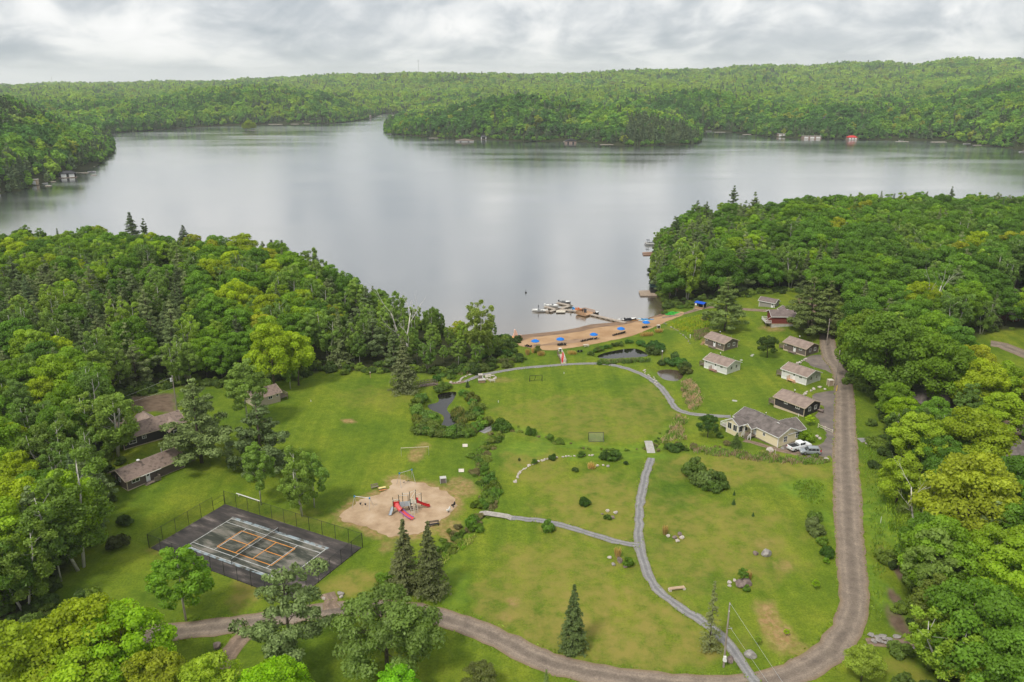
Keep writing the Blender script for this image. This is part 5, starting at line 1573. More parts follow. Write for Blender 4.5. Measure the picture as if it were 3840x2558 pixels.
def dark_cabin():
    c = House('cabin', 'dark sided cabin with gabled porch in front of the bare yard', (467, 1687.5), (640, 1639), None, 14.0, 7.0)
    c.body(W_DARK, 2.7, 1.6, 'x'); c.roof(R_OLD, 2.7, 1.6, 'x', 0.45, fascia=TRIM)
    c.body(W_DARK, 2.7, 1.5, 'y', 1.0, 4.6, 4.0, 9.8); c.roof(R_TAN, 2.7, 1.5, 'y', 0.3, 0.8, 4.8, 4.2, 10.0, lift=0.06)
    c.body(W_DARK, 2.7, 1.75, 'y', 6.0, 9.6, 4.0, 9.0); c.roof(R_TAN, 2.7, 1.75, 'y', 0.3, 5.8, 9.8, 4.2, 9.2, lift=0.06)
    c.body(W_DARK, 2.5, 1.3, 'y', 9.6, 13.4, -2.6, 2.0); c.roof(R_TAN, 2.5, 1.3, 'y', 0.4, 9.6, 13.4, -2.6, 3.0, lift=0.05, fascia=TRIM)
    c.window('y0', 2.0, 1.0, 1.5, 1.15, 2).window('y0', 4.6, 1.45, 0.75, 0.8, 2)
    f = MB().box(10.4, 12.6, -2.62, -2.58, 0.9, 2.2).build('window', GLASS, c.o); m = MB()
    for a in ((10.28, 10.4, .78, 2.32), (12.6, 12.72, .78, 2.32), (10.4, 12.6, .78, .9), (10.4, 12.6, 2.2, 2.32)): m.box(a[0], a[1], -2.66, -2.58, a[2], a[3])
    m.build('frame', WTRIM, f)
    f = MB().box(9.57, 9.62, -2.2, -0.4, 0.9, 2.2).build('window', GLASS, c.o); m = MB()
    for a in ((-2.32, -2.2, .78, 2.32), (-0.4, -0.28, .78, 2.32), (-2.2, -0.4, .78, .9), (-2.2, -0.4, 2.2, 2.32), (-1.34, -1.26, .9, 2.2)): m.box(9.53, 9.62, a[0], a[1], a[2], a[3])
    m.build('frame', WTRIM, f)
    c.corners(TRIM, 2.6, ((0, 0), (9.6, -2.6), (9.6, 0)))
    MB().box(0, 9.6, -0.05, 0, c.drop, 0.15).box(9.56, 13.4, -2.66, -2.6, c.drop, 0.15).build('base_board', TRIM, c.o)
    c.pipe(4.9, 4.4, 3.8, 4.9, 0.06, cap=False)


dark_cabin()


def brown_cabin():
    c = House('cabin', 'long brown cabin with streaked roof and side deck near the tennis court', (480.3, 1841.5), (657, 1774.6), (422.8, 1812), 13.0, 6.0)
    c.body(W_BROWN, 2.5, 1.35, 'x'); c.roof(R_OLD, 2.5, 1.35, 'x', 0.5, fascia=TRIM)
    c.corners(TRIM, 2.4, ((0, 0), (13, 0), (0, 4.2)))
    MB().box(-0.05, 13.0, -0.05, 0, c.drop, 0.2).box(-0.05, 0.0, 0.0, 6.0, c.drop, 0.2).build('base_board', TRIM, c.o)
    c.window('y0', 1.9, 1.35, 1.5, 0.75).door('y0', 4.6, 0.35).window('y0', 12.0, 1.7, 0.6, 0.4, 0).window('x0', 2.7, 1.4, 0.6, 0.8)
    MB().slab([(2.8, -0.62, 2.28), (2.8, -0.52, 2.36), (7.4, -0.52, 2.36), (7.4, -0.62, 2.28)], 0.08).build('gutter', WTRIM, c.o)
    c.deck(4.0, 6.6, -1.3, -0.06, 0.35, ('x1',), OLDWOOD, steps=('x0', -1.2, -0.2, 2))
    MB().box(5.2, 6.6, -1.34, -1.28, 0.35, 1.3).build('railing', OLDWOOD, c.o)
    c.deck(13.06, 16.2, 0.8, 5.6, 0.45, ('x1', 'y0', 'y1'), OLDWOOD)
    c.pipe(10.2, 3.4, 3.6, 4.6, 0.13, STEEL).mast(2.2, 3.0, 3.8, 4.4)
    d = MB().tube([(4.5, 3.2, 3.8), (4.5, 3.0, 4.4)], 0.03, 5).build('dish_mast', STEEL, c.o)
    MB().cone((4.5, 2.9), 0.38, 0.30, 4.42, 4.52, 12).build('satellite_dish', WTRIM, d)


brown_cabin()
c = House('cabin', 'small beige cabin with deck at the corner of the left wood', (958, 1530), (1046, 1507), None, 7.2, 5.4)
c.body(W_BEIGE, 2.5, 1.35, 'x'); c.roof(R_OLD, 2.5, 1.35, 'x', 0.45, fascia=TRIM); c.window('y0', 4.4, 1.3, 1.0, 0.7).window('y0', 6.4, 1.55, 0.55, 0.55, 0)
c.deck(7.26, 9.6, 0.4, 4.8, 0.5, ('x1', 'y0', 'y1'), OLDWOOD)


def wood_house(label, N, ang, wx, ly, wall, roof, hip=True, h=2.8, rise=2.0):
    n = at(*N)
    c = House('house', label, N, (N[0] + 60, N[1] - ang), None, wx, ly, 'house')
    c.body(wall, h, 0.3, 'x')
    if hip: c.hip(roof, h, rise, 0, wx, 0, ly)
    else: c.roof(roof, h, rise, 'x', 0.5, fascia=WTRIM)
    return c


c = wood_house('red house with brown roof and white door at the right edge', (3772, 1203), 8, 11.0, 7.0, W_RED, R_DUSK, False)
c.body(W_RED, 2.6, 1.1, 'y', 1.2, 4.6, -1.6, 2.0); c.roof(R_DUSK, 2.6, 1.1, 'y', 0.35, 1.2, 4.6, -1.6, 2.6, fascia=WTRIM, lift=0.05); c.door('y0', 2.9, 0.2, base=1.6)
for x in (1.3, 4.5): MB().box(x - 0.07, x + 0.07, -1.75, -1.62, c.drop, 2.6).build('porch_post', WTRIM, c.o)
wood_house('grey hip-roofed house half hidden by maples right of the road', (3470, 1560), 10, 11.0, 9.0, W_BROWN, R_GREY)
wood_house('grey hip-roofed house behind the trees at the right edge', (3740, 1770), 12, 13.0, 9.0, W_BROWN, R_GREY, True, 2.8, 2.4)
c = House('shed', 'brown roofed shed behind the red house at the right edge', (3775, 1128), (3830, 1118), None, 7, 5, 'shed')
c.body(W_BROWN, 2.5, 1.3, 'x'); c.roof(R_DUSK, 2.5, 1.3, 'x')


def beach_bar():
    p = at(2604, 1158); q = at(2642, 1160)
    ang = math.atan2(q.y - p.y, q.x - p.x)
    o = thing('beach_hut', 'small open beach hut with bright blue tarp roof beside the earth track', 'hut', p, ang)
    for x in (0.1, 3.6):
        for y in (0.1, 2.6): MB().box(x - 0.08, x + 0.08, y - 0.08, y + 0.08, -0.4, 2.5).build('post', TRIM, o)
    MB().slab([(-0.2, -0.2, 2.45), (-0.2, 1.4, 2.95), (3.9, 1.4, 2.95), (3.9, -0.2, 2.45)], 0.06).slab([(-0.2, 1.4, 2.95), (-0.2, 3.0, 2.45), (3.9, 3.0, 2.45), (3.9, 1.4, 2.95)], 0.06).build('tarp_roof', mat('blue_tarp', (0.01, 0.085, 0.52), rough=0.5), o)
    MB().box(0.0, 3.7, -0.05, 0.25, 0.95, 1.05).box(0.05, 3.65, 0.0, 0.08, 0.0, 0.95).build('counter', WOOD, o)
    MB().box(0.1, 3.6, 2.55, 2.62, 0.0, 2.4).build('back_wall', BLACK, o)
    MB().box(0.2, 0.9, -0.08, -0.02, 1.5, 2.3).build('notice_board', WTRIM, o)
    MB().box(0.0, 3.7, -0.9, -0.6, 0.4, 0.46).box(0.2, 0.3, -0.85, -0.65, -0.3, 0.4).box(3.4, 3.5, -0.85, -0.65, -0.3, 0.4).build('bench', TRIM, o)


beach_bar()


def dark_boathouse():
    b = at(2440, 1098, 0.5)
    o = thing('boathouse', 'dark boathouse with green roof under the trees on the right shore', 'boathouse', (b.x, b.y, 0.5), -0.05)
    MB().box(0, 7, 0, 5, -1.2, 2.6).build('wall', mat('black_boards', (0.02, 0.02, 0.021), (0.035, 0.034, 0.034), 2), o)
    r = MB().slab([(-0.5, -0.5, 2.5), (-0.5, 2.5, 3.9), (7.5, 2.5, 3.9), (7.5, -0.5, 2.5)], 0.1).slab([(-0.5, 2.5, 3.9), (-0.5, 5.5, 2.5), (7.5, 5.5, 2.5), (7.5, 2.5, 3.9)], 0.1).build('roof', mat('dark_green_roof', (0.025, 0.05, 0.045)), o)
    MB().box(1.2, 3.4, -0.06, 0.0, 0.0, 2.0).build('door', BLACK, o)
    P = [at(x, y, 0.45) for x, y in ((2394.6, 1090), (2401.5, 1109), (2481, 1108), (2481, 1086))]
    d = thing('dock', 'broad weathered timber dock platform in front of the dark boathouse', 'dock', (P[1].x, P[1].y, 0.45))
    n = 24
    m1, m2 = mat('dock_board', (0.30, 0.23, 0.17), (0.42, 0.33, 0.25), 1.5, 0.9), None
    for i in range(n):
        t0, t1 = i / n, (i + 0.9) / n
        q = [P[1].lerp(P[2], t0), P[1].lerp(P[2], t1), P[0].lerp(P[3], t1), P[0].lerp(P[3], t0)]
        MB().slab([tuple(v - P[1]) for v in q], 0.07).build('plank', m1, d)
    m = MB()
    for i in range(12):
        v = P[1].lerp(P[2], (i + .5) / 12) - P[1]; m.box(v.x - 0.35, v.x + 0.35, v.y - 0.12, v.y + 0.3, -0.42, -0.08)
    m.build('crib', OLDWOOD, d)


dark_boathouse()

# ------------------------------------------------------------------ the beach: umbrellas, chairs, tables
BLUE = mat('blue_canvas', (0.008, 0.155, 0.56), (0.012, 0.185, 0.62), 2.0, 0.8)
CHAR = mat('dark_resin', (0.022, 0.024, 0.03), rough=0.6)


def umbrella(label, px, py):
    p = at(px, py)
    o = thing('beach_umbrella', label, 'umbrella', p, 0.3, 'blue umbrellas along the beach')
    MB().tube([(0, 0, -0.1), (0, 0, 2.45)], 0.035, 6).build('pole', WTRIM, o)
    m = MB(); n = 8
    V = [(0, 0, 2.5)] + [(0.75 * math.cos(2 * PI * k / n), 0.75 * math.sin(2 * PI * k / n), 2.27) for k in range(n)] + [(1.42 * math.cos(2 * PI * k / n), 1.42 * math.sin(2 * PI * k / n), 1.85) for k in range(n)] + [(1.40 * math.cos(2 * PI * k / n), 1.40 * math.sin(2 * PI * k / n), 1.70) for k in range(n)]
    F = [(0, 1 + k, 1 + (k + 1) % n) for k in range(n)] + [(1 + k, 1 + n + k, 1 + n + (k + 1) % n, 1 + (k + 1) % n) for k in range(n)] + [(1 + n + k, 1 + 2 * n + k, 1 + 2 * n + (k + 1) % n, 1 + n + (k + 1) % n) for k in range(n)]
    cn = m.add(V, F).build('canopy', BLUE, o)
    r = MB()
    for k in range(n): r.bar((0, 0, 2.44), (1.38 * math.cos(2 * PI * k / n), 1.38 * math.sin(2 * PI * k / n), 1.82), 0.025)
    r.build('rib', WTRIM, cn)
    MB().cone((0, 0), 0.05, 0.02, 2.48, 2.62, 6).build('finial', WTRIM, cn)
    MB().cone((0, 0), 0.28, 0.2, -0.05, 0.08, 10).build('base', BLACK, o)


for lab, x, y in (('blue beach umbrella at the left end of the sand by the green shrub', 2007, 1299), ('second blue beach umbrella from the left, over a few dark chairs', 2101, 1292), ('middle blue beach umbrella over the right end of a row of dark chairs', 2226, 1274),
                  ('fourth blue beach umbrella from the left, above a row of dark chairs', 2328, 1252), ('blue beach umbrella at the right end of the sand near the kayaks', 2422, 1228)):
    umbrella(lab, x, y)


def adirondack(mtl):
    o = bpy.data.objects.new('adirondack_chair', None)
    s = MB()
    for i in range(4): s.slab([(-0.27, -0.32 + i * 0.15, 0.38 - i * 0.035), (0.27, -0.32 + i * 0.15, 0.38 - i * 0.035), (0.27, -0.2 + i * 0.15, 0.35 - i * 0.035), (-0.27, -0.2 + i * 0.15, 0.35 - i * 0.035)], 0.03)
    parts = [('seat', s)]
    b = MB()
    for i in range(5):
        x = -0.24 + i * 0.12; top = 1.0 - 0.04 * abs(i - 2) ** 1.5
        b.slab([(x - 0.05, 0.26, 0.22), (x + 0.05, 0.26, 0.22), (x + 0.06, 0.52, top), (x - 0.06, 0.52, top)], 0.03)
    parts.append(('backrest', b))
    for sx in (-1, 1): parts.append(('armrest', MB().box(sx * 0.36 - 0.07, sx * 0.36 + 0.07, -0.38, 0.40, 0.54, 0.57)))
    for sx in (-1, 1): parts.append(('leg', MB().box(sx * 0.32 - 0.02, sx * 0.32 + 0.02, -0.36, -0.26, -0.05, 0.54))); parts.append(('leg', MB().bar((sx * 0.30, -0.3, 0.30), (sx * 0.30, 0.50, -0.03), 0.035, 0.1)))
    meshes = []
    for n, m in parts:
        me = m.mesh(n); me.materials.append(mtl); meshes.append((n, me))
    return meshes


ADI = adirondack(CHAR)
CHAIR_ROWS = [('dark adirondack chair in the group of three at the left end of the beach', 'chairs by the first umbrella', [(1973, 1300), (1981, 1302), (1990, 1303)], 0.3),
              ('dark adirondack chair in the group under the second umbrella from the left', 'chairs by the second umbrella', [(2094, 1297), (2101, 1297), (2109, 1296), (2119, 1296)], 0.0),
              ('dark adirondack chair in the long row under the middle umbrella', 'chairs by the middle umbrella', [(2182, 1283), (2191, 1281), (2201, 1279), (2210, 1276), (2218, 1275), (2233, 1273)], 0.5),
              ('dark adirondack chair in the row under the fourth umbrella from the left', 'chairs by the fourth umbrella', [(2301, 1260), (2309, 1258), (2318, 1256), (2326, 1254), (2333, 1252), (2340, 1250)], 0.55),
              ('dark adirondack chair beside the umbrella at the right end of the beach', 'chairs by the last umbrella', [(2411, 1232), (2417, 1231), (2425, 1230)], -0.3),
              ('dark adirondack chair on the grass between the beach and the reed pond', 'chairs on the grass below the beach', [(2169, 1322), (2180, 1321)], 0.1),
              ('dark adirondack chair on the grass left of the beach', 'chairs on the grass left of the beach', [(1898, 1322), (1907, 1322)], 0.2)]
for lab, grp, spots, a in CHAIR_ROWS:
    for i, (x, y) in enumerate(spots):
        o = thing('adirondack_chair', lab, 'chair', at(x, y), PI + a + rnd.uniform(-.25, .25), grp)
        for n, me in ADI: link(bpy.data.objects.new(n, me), o)


def picnic_table(label, px, py, rz, top, bench, leg, s=1.0, name='picnic_table'):
    o = thing(name, label, 'table', at(px, py), rz); o.scale = (s, s, s)
    for i in range(4): MB().box(-0.9, 0.9, -0.36 + i * 0.18, -0.20 + i * 0.18, 0.72, 0.76).build('top_board', top, o)
    for sy in (-1, 1):
        MB().box(-0.9, 0.9, sy * 0.72 - 0.13, sy * 0.72 + 0.13, 0.43, 0.47).build('bench', bench, o)
        for sx in (-0.6, 0.6): MB().bar((sx, sy * 0.25, 0.72), (sx, sy * 0.62, -0.03), 0.05, 0.1).build('leg', leg, o)
    for sx in (-0.6, 0.6): MB().bar((sx, -0.8, 0.4), (sx, 0.8, 0.4), 0.05, 0.09).build('crossbar', leg, o)


PALE = mat('pale_plank', (0.52, 0.47, 0.38), (0.66, 0.60, 0.50), 2.0)
picnic_table('pale wooden picnic table at the edge of the beach sand', 2197, 1300, 0.3, PALE, PALE, PALE)
picnic_table('small plastic picnic table with yellow top and orange benches by the playground', 1433.5, 1838, 0.4, mat('yellow_plastic', (0.80, 0.66, 0.26), rough=0.4), mat('orange_plastic', (0.75, 0.25, 0.09), rough=0.4), mat('teal_plastic', (0.02, 0.32, 0.30), rough=0.4), 0.85)


def bin_box(label, px, py, s=(0.8, 0.7, 1.0), m=None, rz=0.2, lid=None):
    o = thing('waste_bin', label, 'bin', at(px, py), rz)
    MB().box(-s[0] / 2 + .05, s[0] / 2 - .05, -s[1] / 2 + .05, s[1] / 2 - .05, 0, s[2]).build('body', m or mat('bin_brown', (0.16, 0.13, 0.115)), o)
    for x in (-1, 1):
        for y in (-1, 1): MB().box(x * s[0] / 2 - .05, x * s[0] / 2 + .05, y * s[1] / 2 - .05, y * s[1] / 2 + .05, -0.1, s[2]).build('corner_post', lid or WTRIM, o)
    MB().box(-s[0] / 2 - .08, s[0] / 2 + .08, -s[1] / 2 - .08, s[1] / 2 + .08, s[2], s[2] + .08).build('lid', lid or WTRIM, o)


bin_box('boxed waste bin with pale lid behind the playground', 1661.6, 1809, (1.2, 1.0, 1.15), lid=mat('weathered_white', (0.50, 0.48, 0.44)))
bin_box('grey waste bin at the top of the footbridge to the beach', 2100, 1318, (0.8, 0.7, 1.0), mat('bin_grey', (0.12, 0.12, 0.115)))
bin_box('dark boxed waste bin at the right end of the beach', 2469, 1231, (0.9, 0.9, 1.1), BLACK, lid=PALE)
bin_box('wooden bin enclosure beside the utility pole at the cabins', 3112, 1446, (1.3, 1.2, 1.7), mat('old_cedar', (0.30, 0.22, 0.16), (0.38, 0.29, 0.22), 2), 0.1, PALE)


# ------------------------------------------------------------------ dock, boats, swimmers' gear
def dock_run(o, a, b, w, z, name='dock_section', m=None, floats=True):
    a, b = at(*a, z), at(*b, z)
    d = (b - a); ln = d.length; ang = math.atan2(d.y, d.x)
    q = thing_part(name, o, a, ang)
    n = max(2, int(ln / 0.75))
    mb = MB()
    for i in range(n): mb.box(i * ln / n, (i + 0.93) * ln / n, -w / 2, w / 2, -0.06, 0.0)
    mb.box(0, ln, -w / 2, -w / 2 + 0.07, -0.28, -0.065); mb.box(0, ln, w / 2 - 0.07, w / 2, -0.28, -0.065)
    k = max(2, int(ln / 2.2))
    for i in range(k):
        x = (i + 0.5) * ln / k; mb.box(x - 0.45, x + 0.45, -w / 2 + 0.12, w / 2 - 0.12, -0.62, -0.10)
    ob = mb.build(name, m or DOCKWOOD, o)
    ob.location = a - Vector(o.location); ob.rotation_euler = (0, 0, ang)
    return ob


def thing_part(name, o, a, ang): return None


DOCKWOOD = mat('dock_boards', (0.34, 0.28, 0.225), (0.47, 0.405, 0.335), 1.2, 0.9, stretch=(3, 0.6, 1))
DZ = 0.55
g = at(2354, 1213, DZ)
dock = thing('dock', 'long grey boarded dock with fingers reaching from the beach into the lake', 'dock', (g.x, g.y, 0))
for a, b, w in (((2346, 1209), (2207, 1175.4), 1.5), ((2207, 1175.4), (2150, 1163), 1.6), ((2150, 1164), (2084, 1157), 1.6), ((2086, 1161), (2143, 1144), 1.5), ((2146, 1145.5), (2088, 1134.5), 1.5), ((2092, 1158), (2060, 1168), 1.5), ((2084, 1158.5), (2042, 1148.5), 1.4), ((2060, 1167), (2046, 1164), 1.2)):
    dock_run(dock, a, b, w, DZ)
ramp_ = MB()
a, b = at(2346, 1209, DZ), at(2357, 1213.5)
ramp_.slab([tuple(v - dock.location) for v in (a + Vector((-0.5, 0.55, 0)), b + Vector((-0.5, 0.55, 0.12)), b + Vector((0.5, -0.55, 0.12)), a + Vector((0.5, -0.55, 0)))], 0.08)
ramp_.build('ramp', DOCKWOOD, dock)
# railed platform on the dock
pc = [at(x, y, DZ + 0.06) for x, y in ((2160, 1175), (2196, 1184), (2231, 1173), (2193, 1163))]
pf = MB(); pf.slab([tuple(v - dock.location) for v in pc], 0.35); pf = pf.build('platform', mat('cedar_boards', (0.38, 0.23, 0.13), (0.50, 0.32, 0.19), 1.5), dock)
rl = MB()
for i, (a, b) in enumerate(((pc[0], pc[1]), (pc[3], pc[0]), (pc[2], pc[3]))):
    a, b = a - Vector(dock.location), b - Vector(dock.location)
    rl.bar(a + Vector((0, 0, 1.0)), b + Vector((0, 0, 1.0)), 0.1)
    n = int((b - a).length / 0.22)
    for k in range(n + 1):
        q = a.lerp(b, k / n); rl.bar(q, q + Vector((0, 0, 1.0)), 0.12 if k % 5 == 0 else 0.09)
rl.build('railing', mat('cedar_rail', (0.36, 0.21, 0.115), (0.48, 0.30, 0.17), 1.5), pf)
q = pc[3].lerp(pc[1], 0.45) - Vector(dock.location)
MB().box(q.x - 0.5, q.x + 0.5, q.y - 0.25, q.y + 0.25, DZ, DZ + 1.5).build('locker', mat('dark_locker', (0.06, 0.06, 0.07)), pf)
r0 = [at(x, y, 0.42) for x, y in ((2084.5, 1171.5), (2119.5, 1171.5), (2123, 1160.5), (2088, 1160))]
raft = thing('swim_raft', 'square white-decked swim raft moored beside the dock', 'raft', (r0[0].x, r0[0].y, 0))
for i in range(7):
    a = [r0[0].lerp(r0[1], i / 7), r0[0].lerp(r0[1], (i + .93) / 7), r0[3].lerp(r0[2], (i + .93) / 7), r0[3].lerp(r0[2], i / 7)]
    MB().slab([tuple(v - raft.location) for v in a], 0.06).build('plank', PALE, raft)
c0 = sum(r0, Vector()) / 4
MB().slab([tuple((v - c0) * 0.96 + c0 - Vector((0, 0, 0.07)) - raft.location) for v in r0], 0.6).build('float', BLACK, raft)


def hull(ln, bm, dep, sheer=0.25, flare=0.7, n=9, stern=0.75, both=False):
    sec = []
    for i in range(n + 1):
        t = i / n
        w = bm / 2 * (stern + (1 - stern) * math.sin(PI * min(1, t * 1.6) / 2)) if not both else bm / 2
        w *= max(0.02, (1 - max(0, (t - 0.55) / 0.45) ** 2.2)) * (max(0.02, 1 - max(0, (0.45 - t) / 0.45) ** 2.2) if both else 1)
        z = dep + sheer * t * t + (sheer * (1 - t) ** 2 if both else 0)
        kz = 0.0 + (sheer * 0.9) * max(0, (t - 0.7) / 0.3) ** 2
        x = ln * (t - 0.5)
        sec.append([(x, -w, z), (x, -w * flare, kz + 0.25 * (z - kz)), (x, 0, kz), (x, w * flare, kz + 0.25 * (z - kz)), (x, w, z)])
    return sec


def boat(label, px, py, head, ln=5.0, bm=2.0, hullm=None, cabin=True, motor=True, z=0.0, deck=None, name='motorboat', cat='boat', flag=False, topmast=0):
    p = at(px, py, z)
    o = thing(name, label, cat, (p.x, p.y, z - 0.12), head)
    S = hull(ln, bm, 0.75)
    m = MB().loft(S, close=False)
    m.f.append(tuple(range(4, -1, -1)))
    m.build('hull', hullm or WTRIM, o)
    d = MB().loft([[s[0], s[4]] for s in S[5:]], close=False)                       # foredeck
    d.v = [(x, y * 0.985, zz - 0.01) for x, y, zz in d.v]; d.build('foredeck', deck or WTRIM, o)
    fl = MB().loft([[(s[0][0], s[0][1] * 0.93, 0.32), (s[4][0], s[4][1] * 0.93, 0.32)] for s in S[:6]], close=False); fl.build('floor', mat('boat_floor', (0.22, 0.22, 0.23)), o)
    if cabin:
        MB().add([(0.35, -bm * .40, 0.82), (0.35, bm * .40, 0.82), (0.05, bm * .32, 1.25), (0.05, -bm * .32, 1.25), (0.75, 0, 0.84)], [(0, 4, 3), (1, 2, 4), (2, 3, 4)]).build('windscreen', GLASS, o)
    for x in (-0.9, -0.25): MB().box(x - .22, x + .22, -bm * .30, bm * .30, 0.33, 0.62).box(x - .24, x - .16, -bm * .30, bm * .30, 0.62, 0.95).build('seat', mat('boat_seat', (0.55, 0.54, 0.52)) if hullm is None else CHAR, o)
    if motor:
        e = MB().box(-ln / 2 - .5, -ln / 2 - .05, -.22, .22, .7, 1.25).box(-ln / 2 - .32, -ln / 2 - .15, -.08, .08, -.35, .7); e.build('outboard_motor', WTRIM if hullm is None and not flag else BLACK, o)
    if topmast: MB().tube([(0.3, 0, 0.8), (0.3, 0, 0.8 + topmast)], 0.05, 6).box(0.18, 0.42, -.14, .14, 0.6 + topmast * .55, 0.8 + topmast).build('tower', CHAR, o)
    return o


NAVY = mat('dark_hull', (0.03, 0.035, 0.05), rough=0.3); GREYH = mat('grey_hull', (0.27, 0.27, 0.28), rough=0.4, metal=0.3)
boat('white motorboat with dark tower moored at the outer left end of the dock', 2022, 1168, PI - 0.12, 5.6, 2.2, topmast=1.9)
boat('white bowrider with white outboard tied inside the left dock finger', 2070, 1150, -0.22, 5.2, 2.1)
boat('grey open boat with black outboard at the far finger of the dock', 2119, 1136.5, -0.22, 4.6, 1.8, GREYH, cabin=False)
boat('dark fishing boat with motor drawn up on the sand right of the dock', 2365, 1201, 0.25, 4.4, 1.6, NAVY, cabin=False, z=0.25)


def canoe(label, px, py, head, ln, bm, m, z=None, name='kayak', grp=None, seat=True):
    p = at(px, py, z)
    o = thing(name, label, name.replace('_', ' '), p + Vector((0, 0, 0.02)), head, grp)
    S = hull(ln, bm, 0.30, 0.12, 0.8, 10, 1.0, True)
    mb = MB().loft(S, close=False); mb.build('hull', m, o)
    d = MB().loft([[(s[0][0], s[0][1], s[0][2]), (s[2][0], 0, s[0][2] + 0.07), (s[4][0], s[4][1], s[4][2])] for s in S], close=False)
    d.build('deck', m, o)
    if seat: MB().box(-0.45, 0.35, -bm * .28, bm * .28, 0.36, 0.44).build('cockpit', CHAR, o)


KG = mat('lime_plastic', (0.05, 0.50, 0.06), rough=0.35); KB = mat('blue_plastic', (0.06, 0.30, 0.62), rough=0.35); KW = mat('pale_blue_plastic', (0.45, 0.60, 0.70), rough=0.35); KO = mat('varnished_wood', (0.38, 0.20, 0.07), (0.48, 0.27, 0.10), 2, 0.4)
for lab, x, y, h, m in (('green kayak lying nearest the sand beside the shrub', 2513, 1182, -0.15, KG), ('green kayak in the middle of the four on the grass', 2523, 1178, -0.2, KG), ('green kayak rearmost of the four on the grass', 2509, 1174, -0.15, KG), ('green kayak at the right of the four on the grass', 2533, 1174, -0.25, KG),
                        ('blue kayak in front of the row at the waterline', 2413, 1205, -0.22, KW), ('bright blue kayak in the middle of the row at the waterline', 2421, 1201, -0.2, KB), ('blue kayak at the right end of the row at the waterline', 2434, 1200, -0.2, KB), ('pale blue paddle board behind the kayaks at the waterline', 2409, 1199, -0.18, KW)):
    canoe(lab, x, y, h, 3.6, 0.85, m)
canoe('brown wooden canoe beached beside the dark fishing boat', 2385, 1203, 0.2, 4.6, 0.95, KO, name='canoe')
canoe('white rowing skiff afloat beside the foot of the dock', 2331, 1201, -0.1, 3.0, 1.1, WTRIM, 0.0, 'rowing_boat')


def pedal_boat(label, px, py, head, m):
    p = at(px, py, 0.0)
    o = thing('pedal_boat', label, 'pedal boat', (p.x, p.y, 0), head)
    for sy in (-0.55, 0.55): MB().loft([[(x, sy + 0.32 * w * math.cos(a), 0.22 + 0.28 * w * math.sin(a)) for a in [k * PI / 4 for k in range(8)]] for x, w in ((-1.2, .3), (-0.9, .95), (0.3, 1), (1.0, .8), (1.35, .2))]).build('pontoon', m, o)
    MB().box(-0.9, 0.7, -0.6, 0.6, 0.38, 0.5).build('floor', m, o)
    for sy in (-0.35, 0.35): MB().box(-0.7, -0.2, sy - .25, sy + .25, 0.5, 0.7).box(-0.8, -0.66, sy - .25, sy + .25, 0.6, 1.15).build('seat', m, o)


KOR = mat('orange_hull', (0.72, 0.22, 0.05), rough=0.4)
pedal_boat('orange pedal boat tied behind the railed dock platform', 2167, 1164, 0.4, KOR)
pedal_boat('orange pedal boat between the blue one and the dock platform', 2175, 1163, 0.5, KOR)
pedal_boat('blue pedal boat tied up left of the orange ones', 2156, 1161, 0.4, KB)
boat('black jet boat moored at the right side of the dock platform', 2234, 1178, 0.5, 2.8, 1.1, BLACK, cabin=False, motor=False, name='jet_boat')


def inflatable():
    p = at(1936, 1268)
    o = thing('inflatable_slide', 'orange and pink inflatable slide at the left corner of the beach', 'inflatable', p, 0.2)
    YO = mat('orange_vinyl', (0.74, 0.36, 0.10), rough=0.4); PK = mat('pink_vinyl', (0.72, 0.46, 0.36), rough=0.4)
    ring = [(1.5 * math.cos(a), 1.1 * math.sin(a), 0.35) for a in [2 * PI * k / 16 for k in range(17)]]
    MB().tube(ring, 0.36, 8).build('ring', YO, o, True)
    MB().loft([[(x - w, -0.5, z), (x + w, -0.5, z), (x + w, 0.5, z), (x - w, 0.5, z)] for x, w, z in ((-0.2, 1.1, 0.2), (-0.25, 0.85, 1.0), (-0.3, 0.5, 2.0), (-0.4, 0.28, 2.9), (-0.5, 0.1, 3.15))]).build('slide', PK, o)
    MB().tube([(0.9, 0, 0.4), (1.4, 0, 1.0), (1.9, 0, 0.9)], [0.3, 0.26, 0.12], 8).build('arm', PK, o, True)


inflatable()
b = at(1972, 1098, 0)
bo = thing('buoy', 'small dark marker buoy alone out on the lake', 'buoy', (b.x, b.y, 0)); MB().cone((0, 0), 0.45, 0.35, -0.3, 0.35, 10).build('float', BLACK, bo); MB().tube([(0, 0, 0.3), (0, 0, 1.3)], 0.1, 6).build('staff', BLACK, bo)


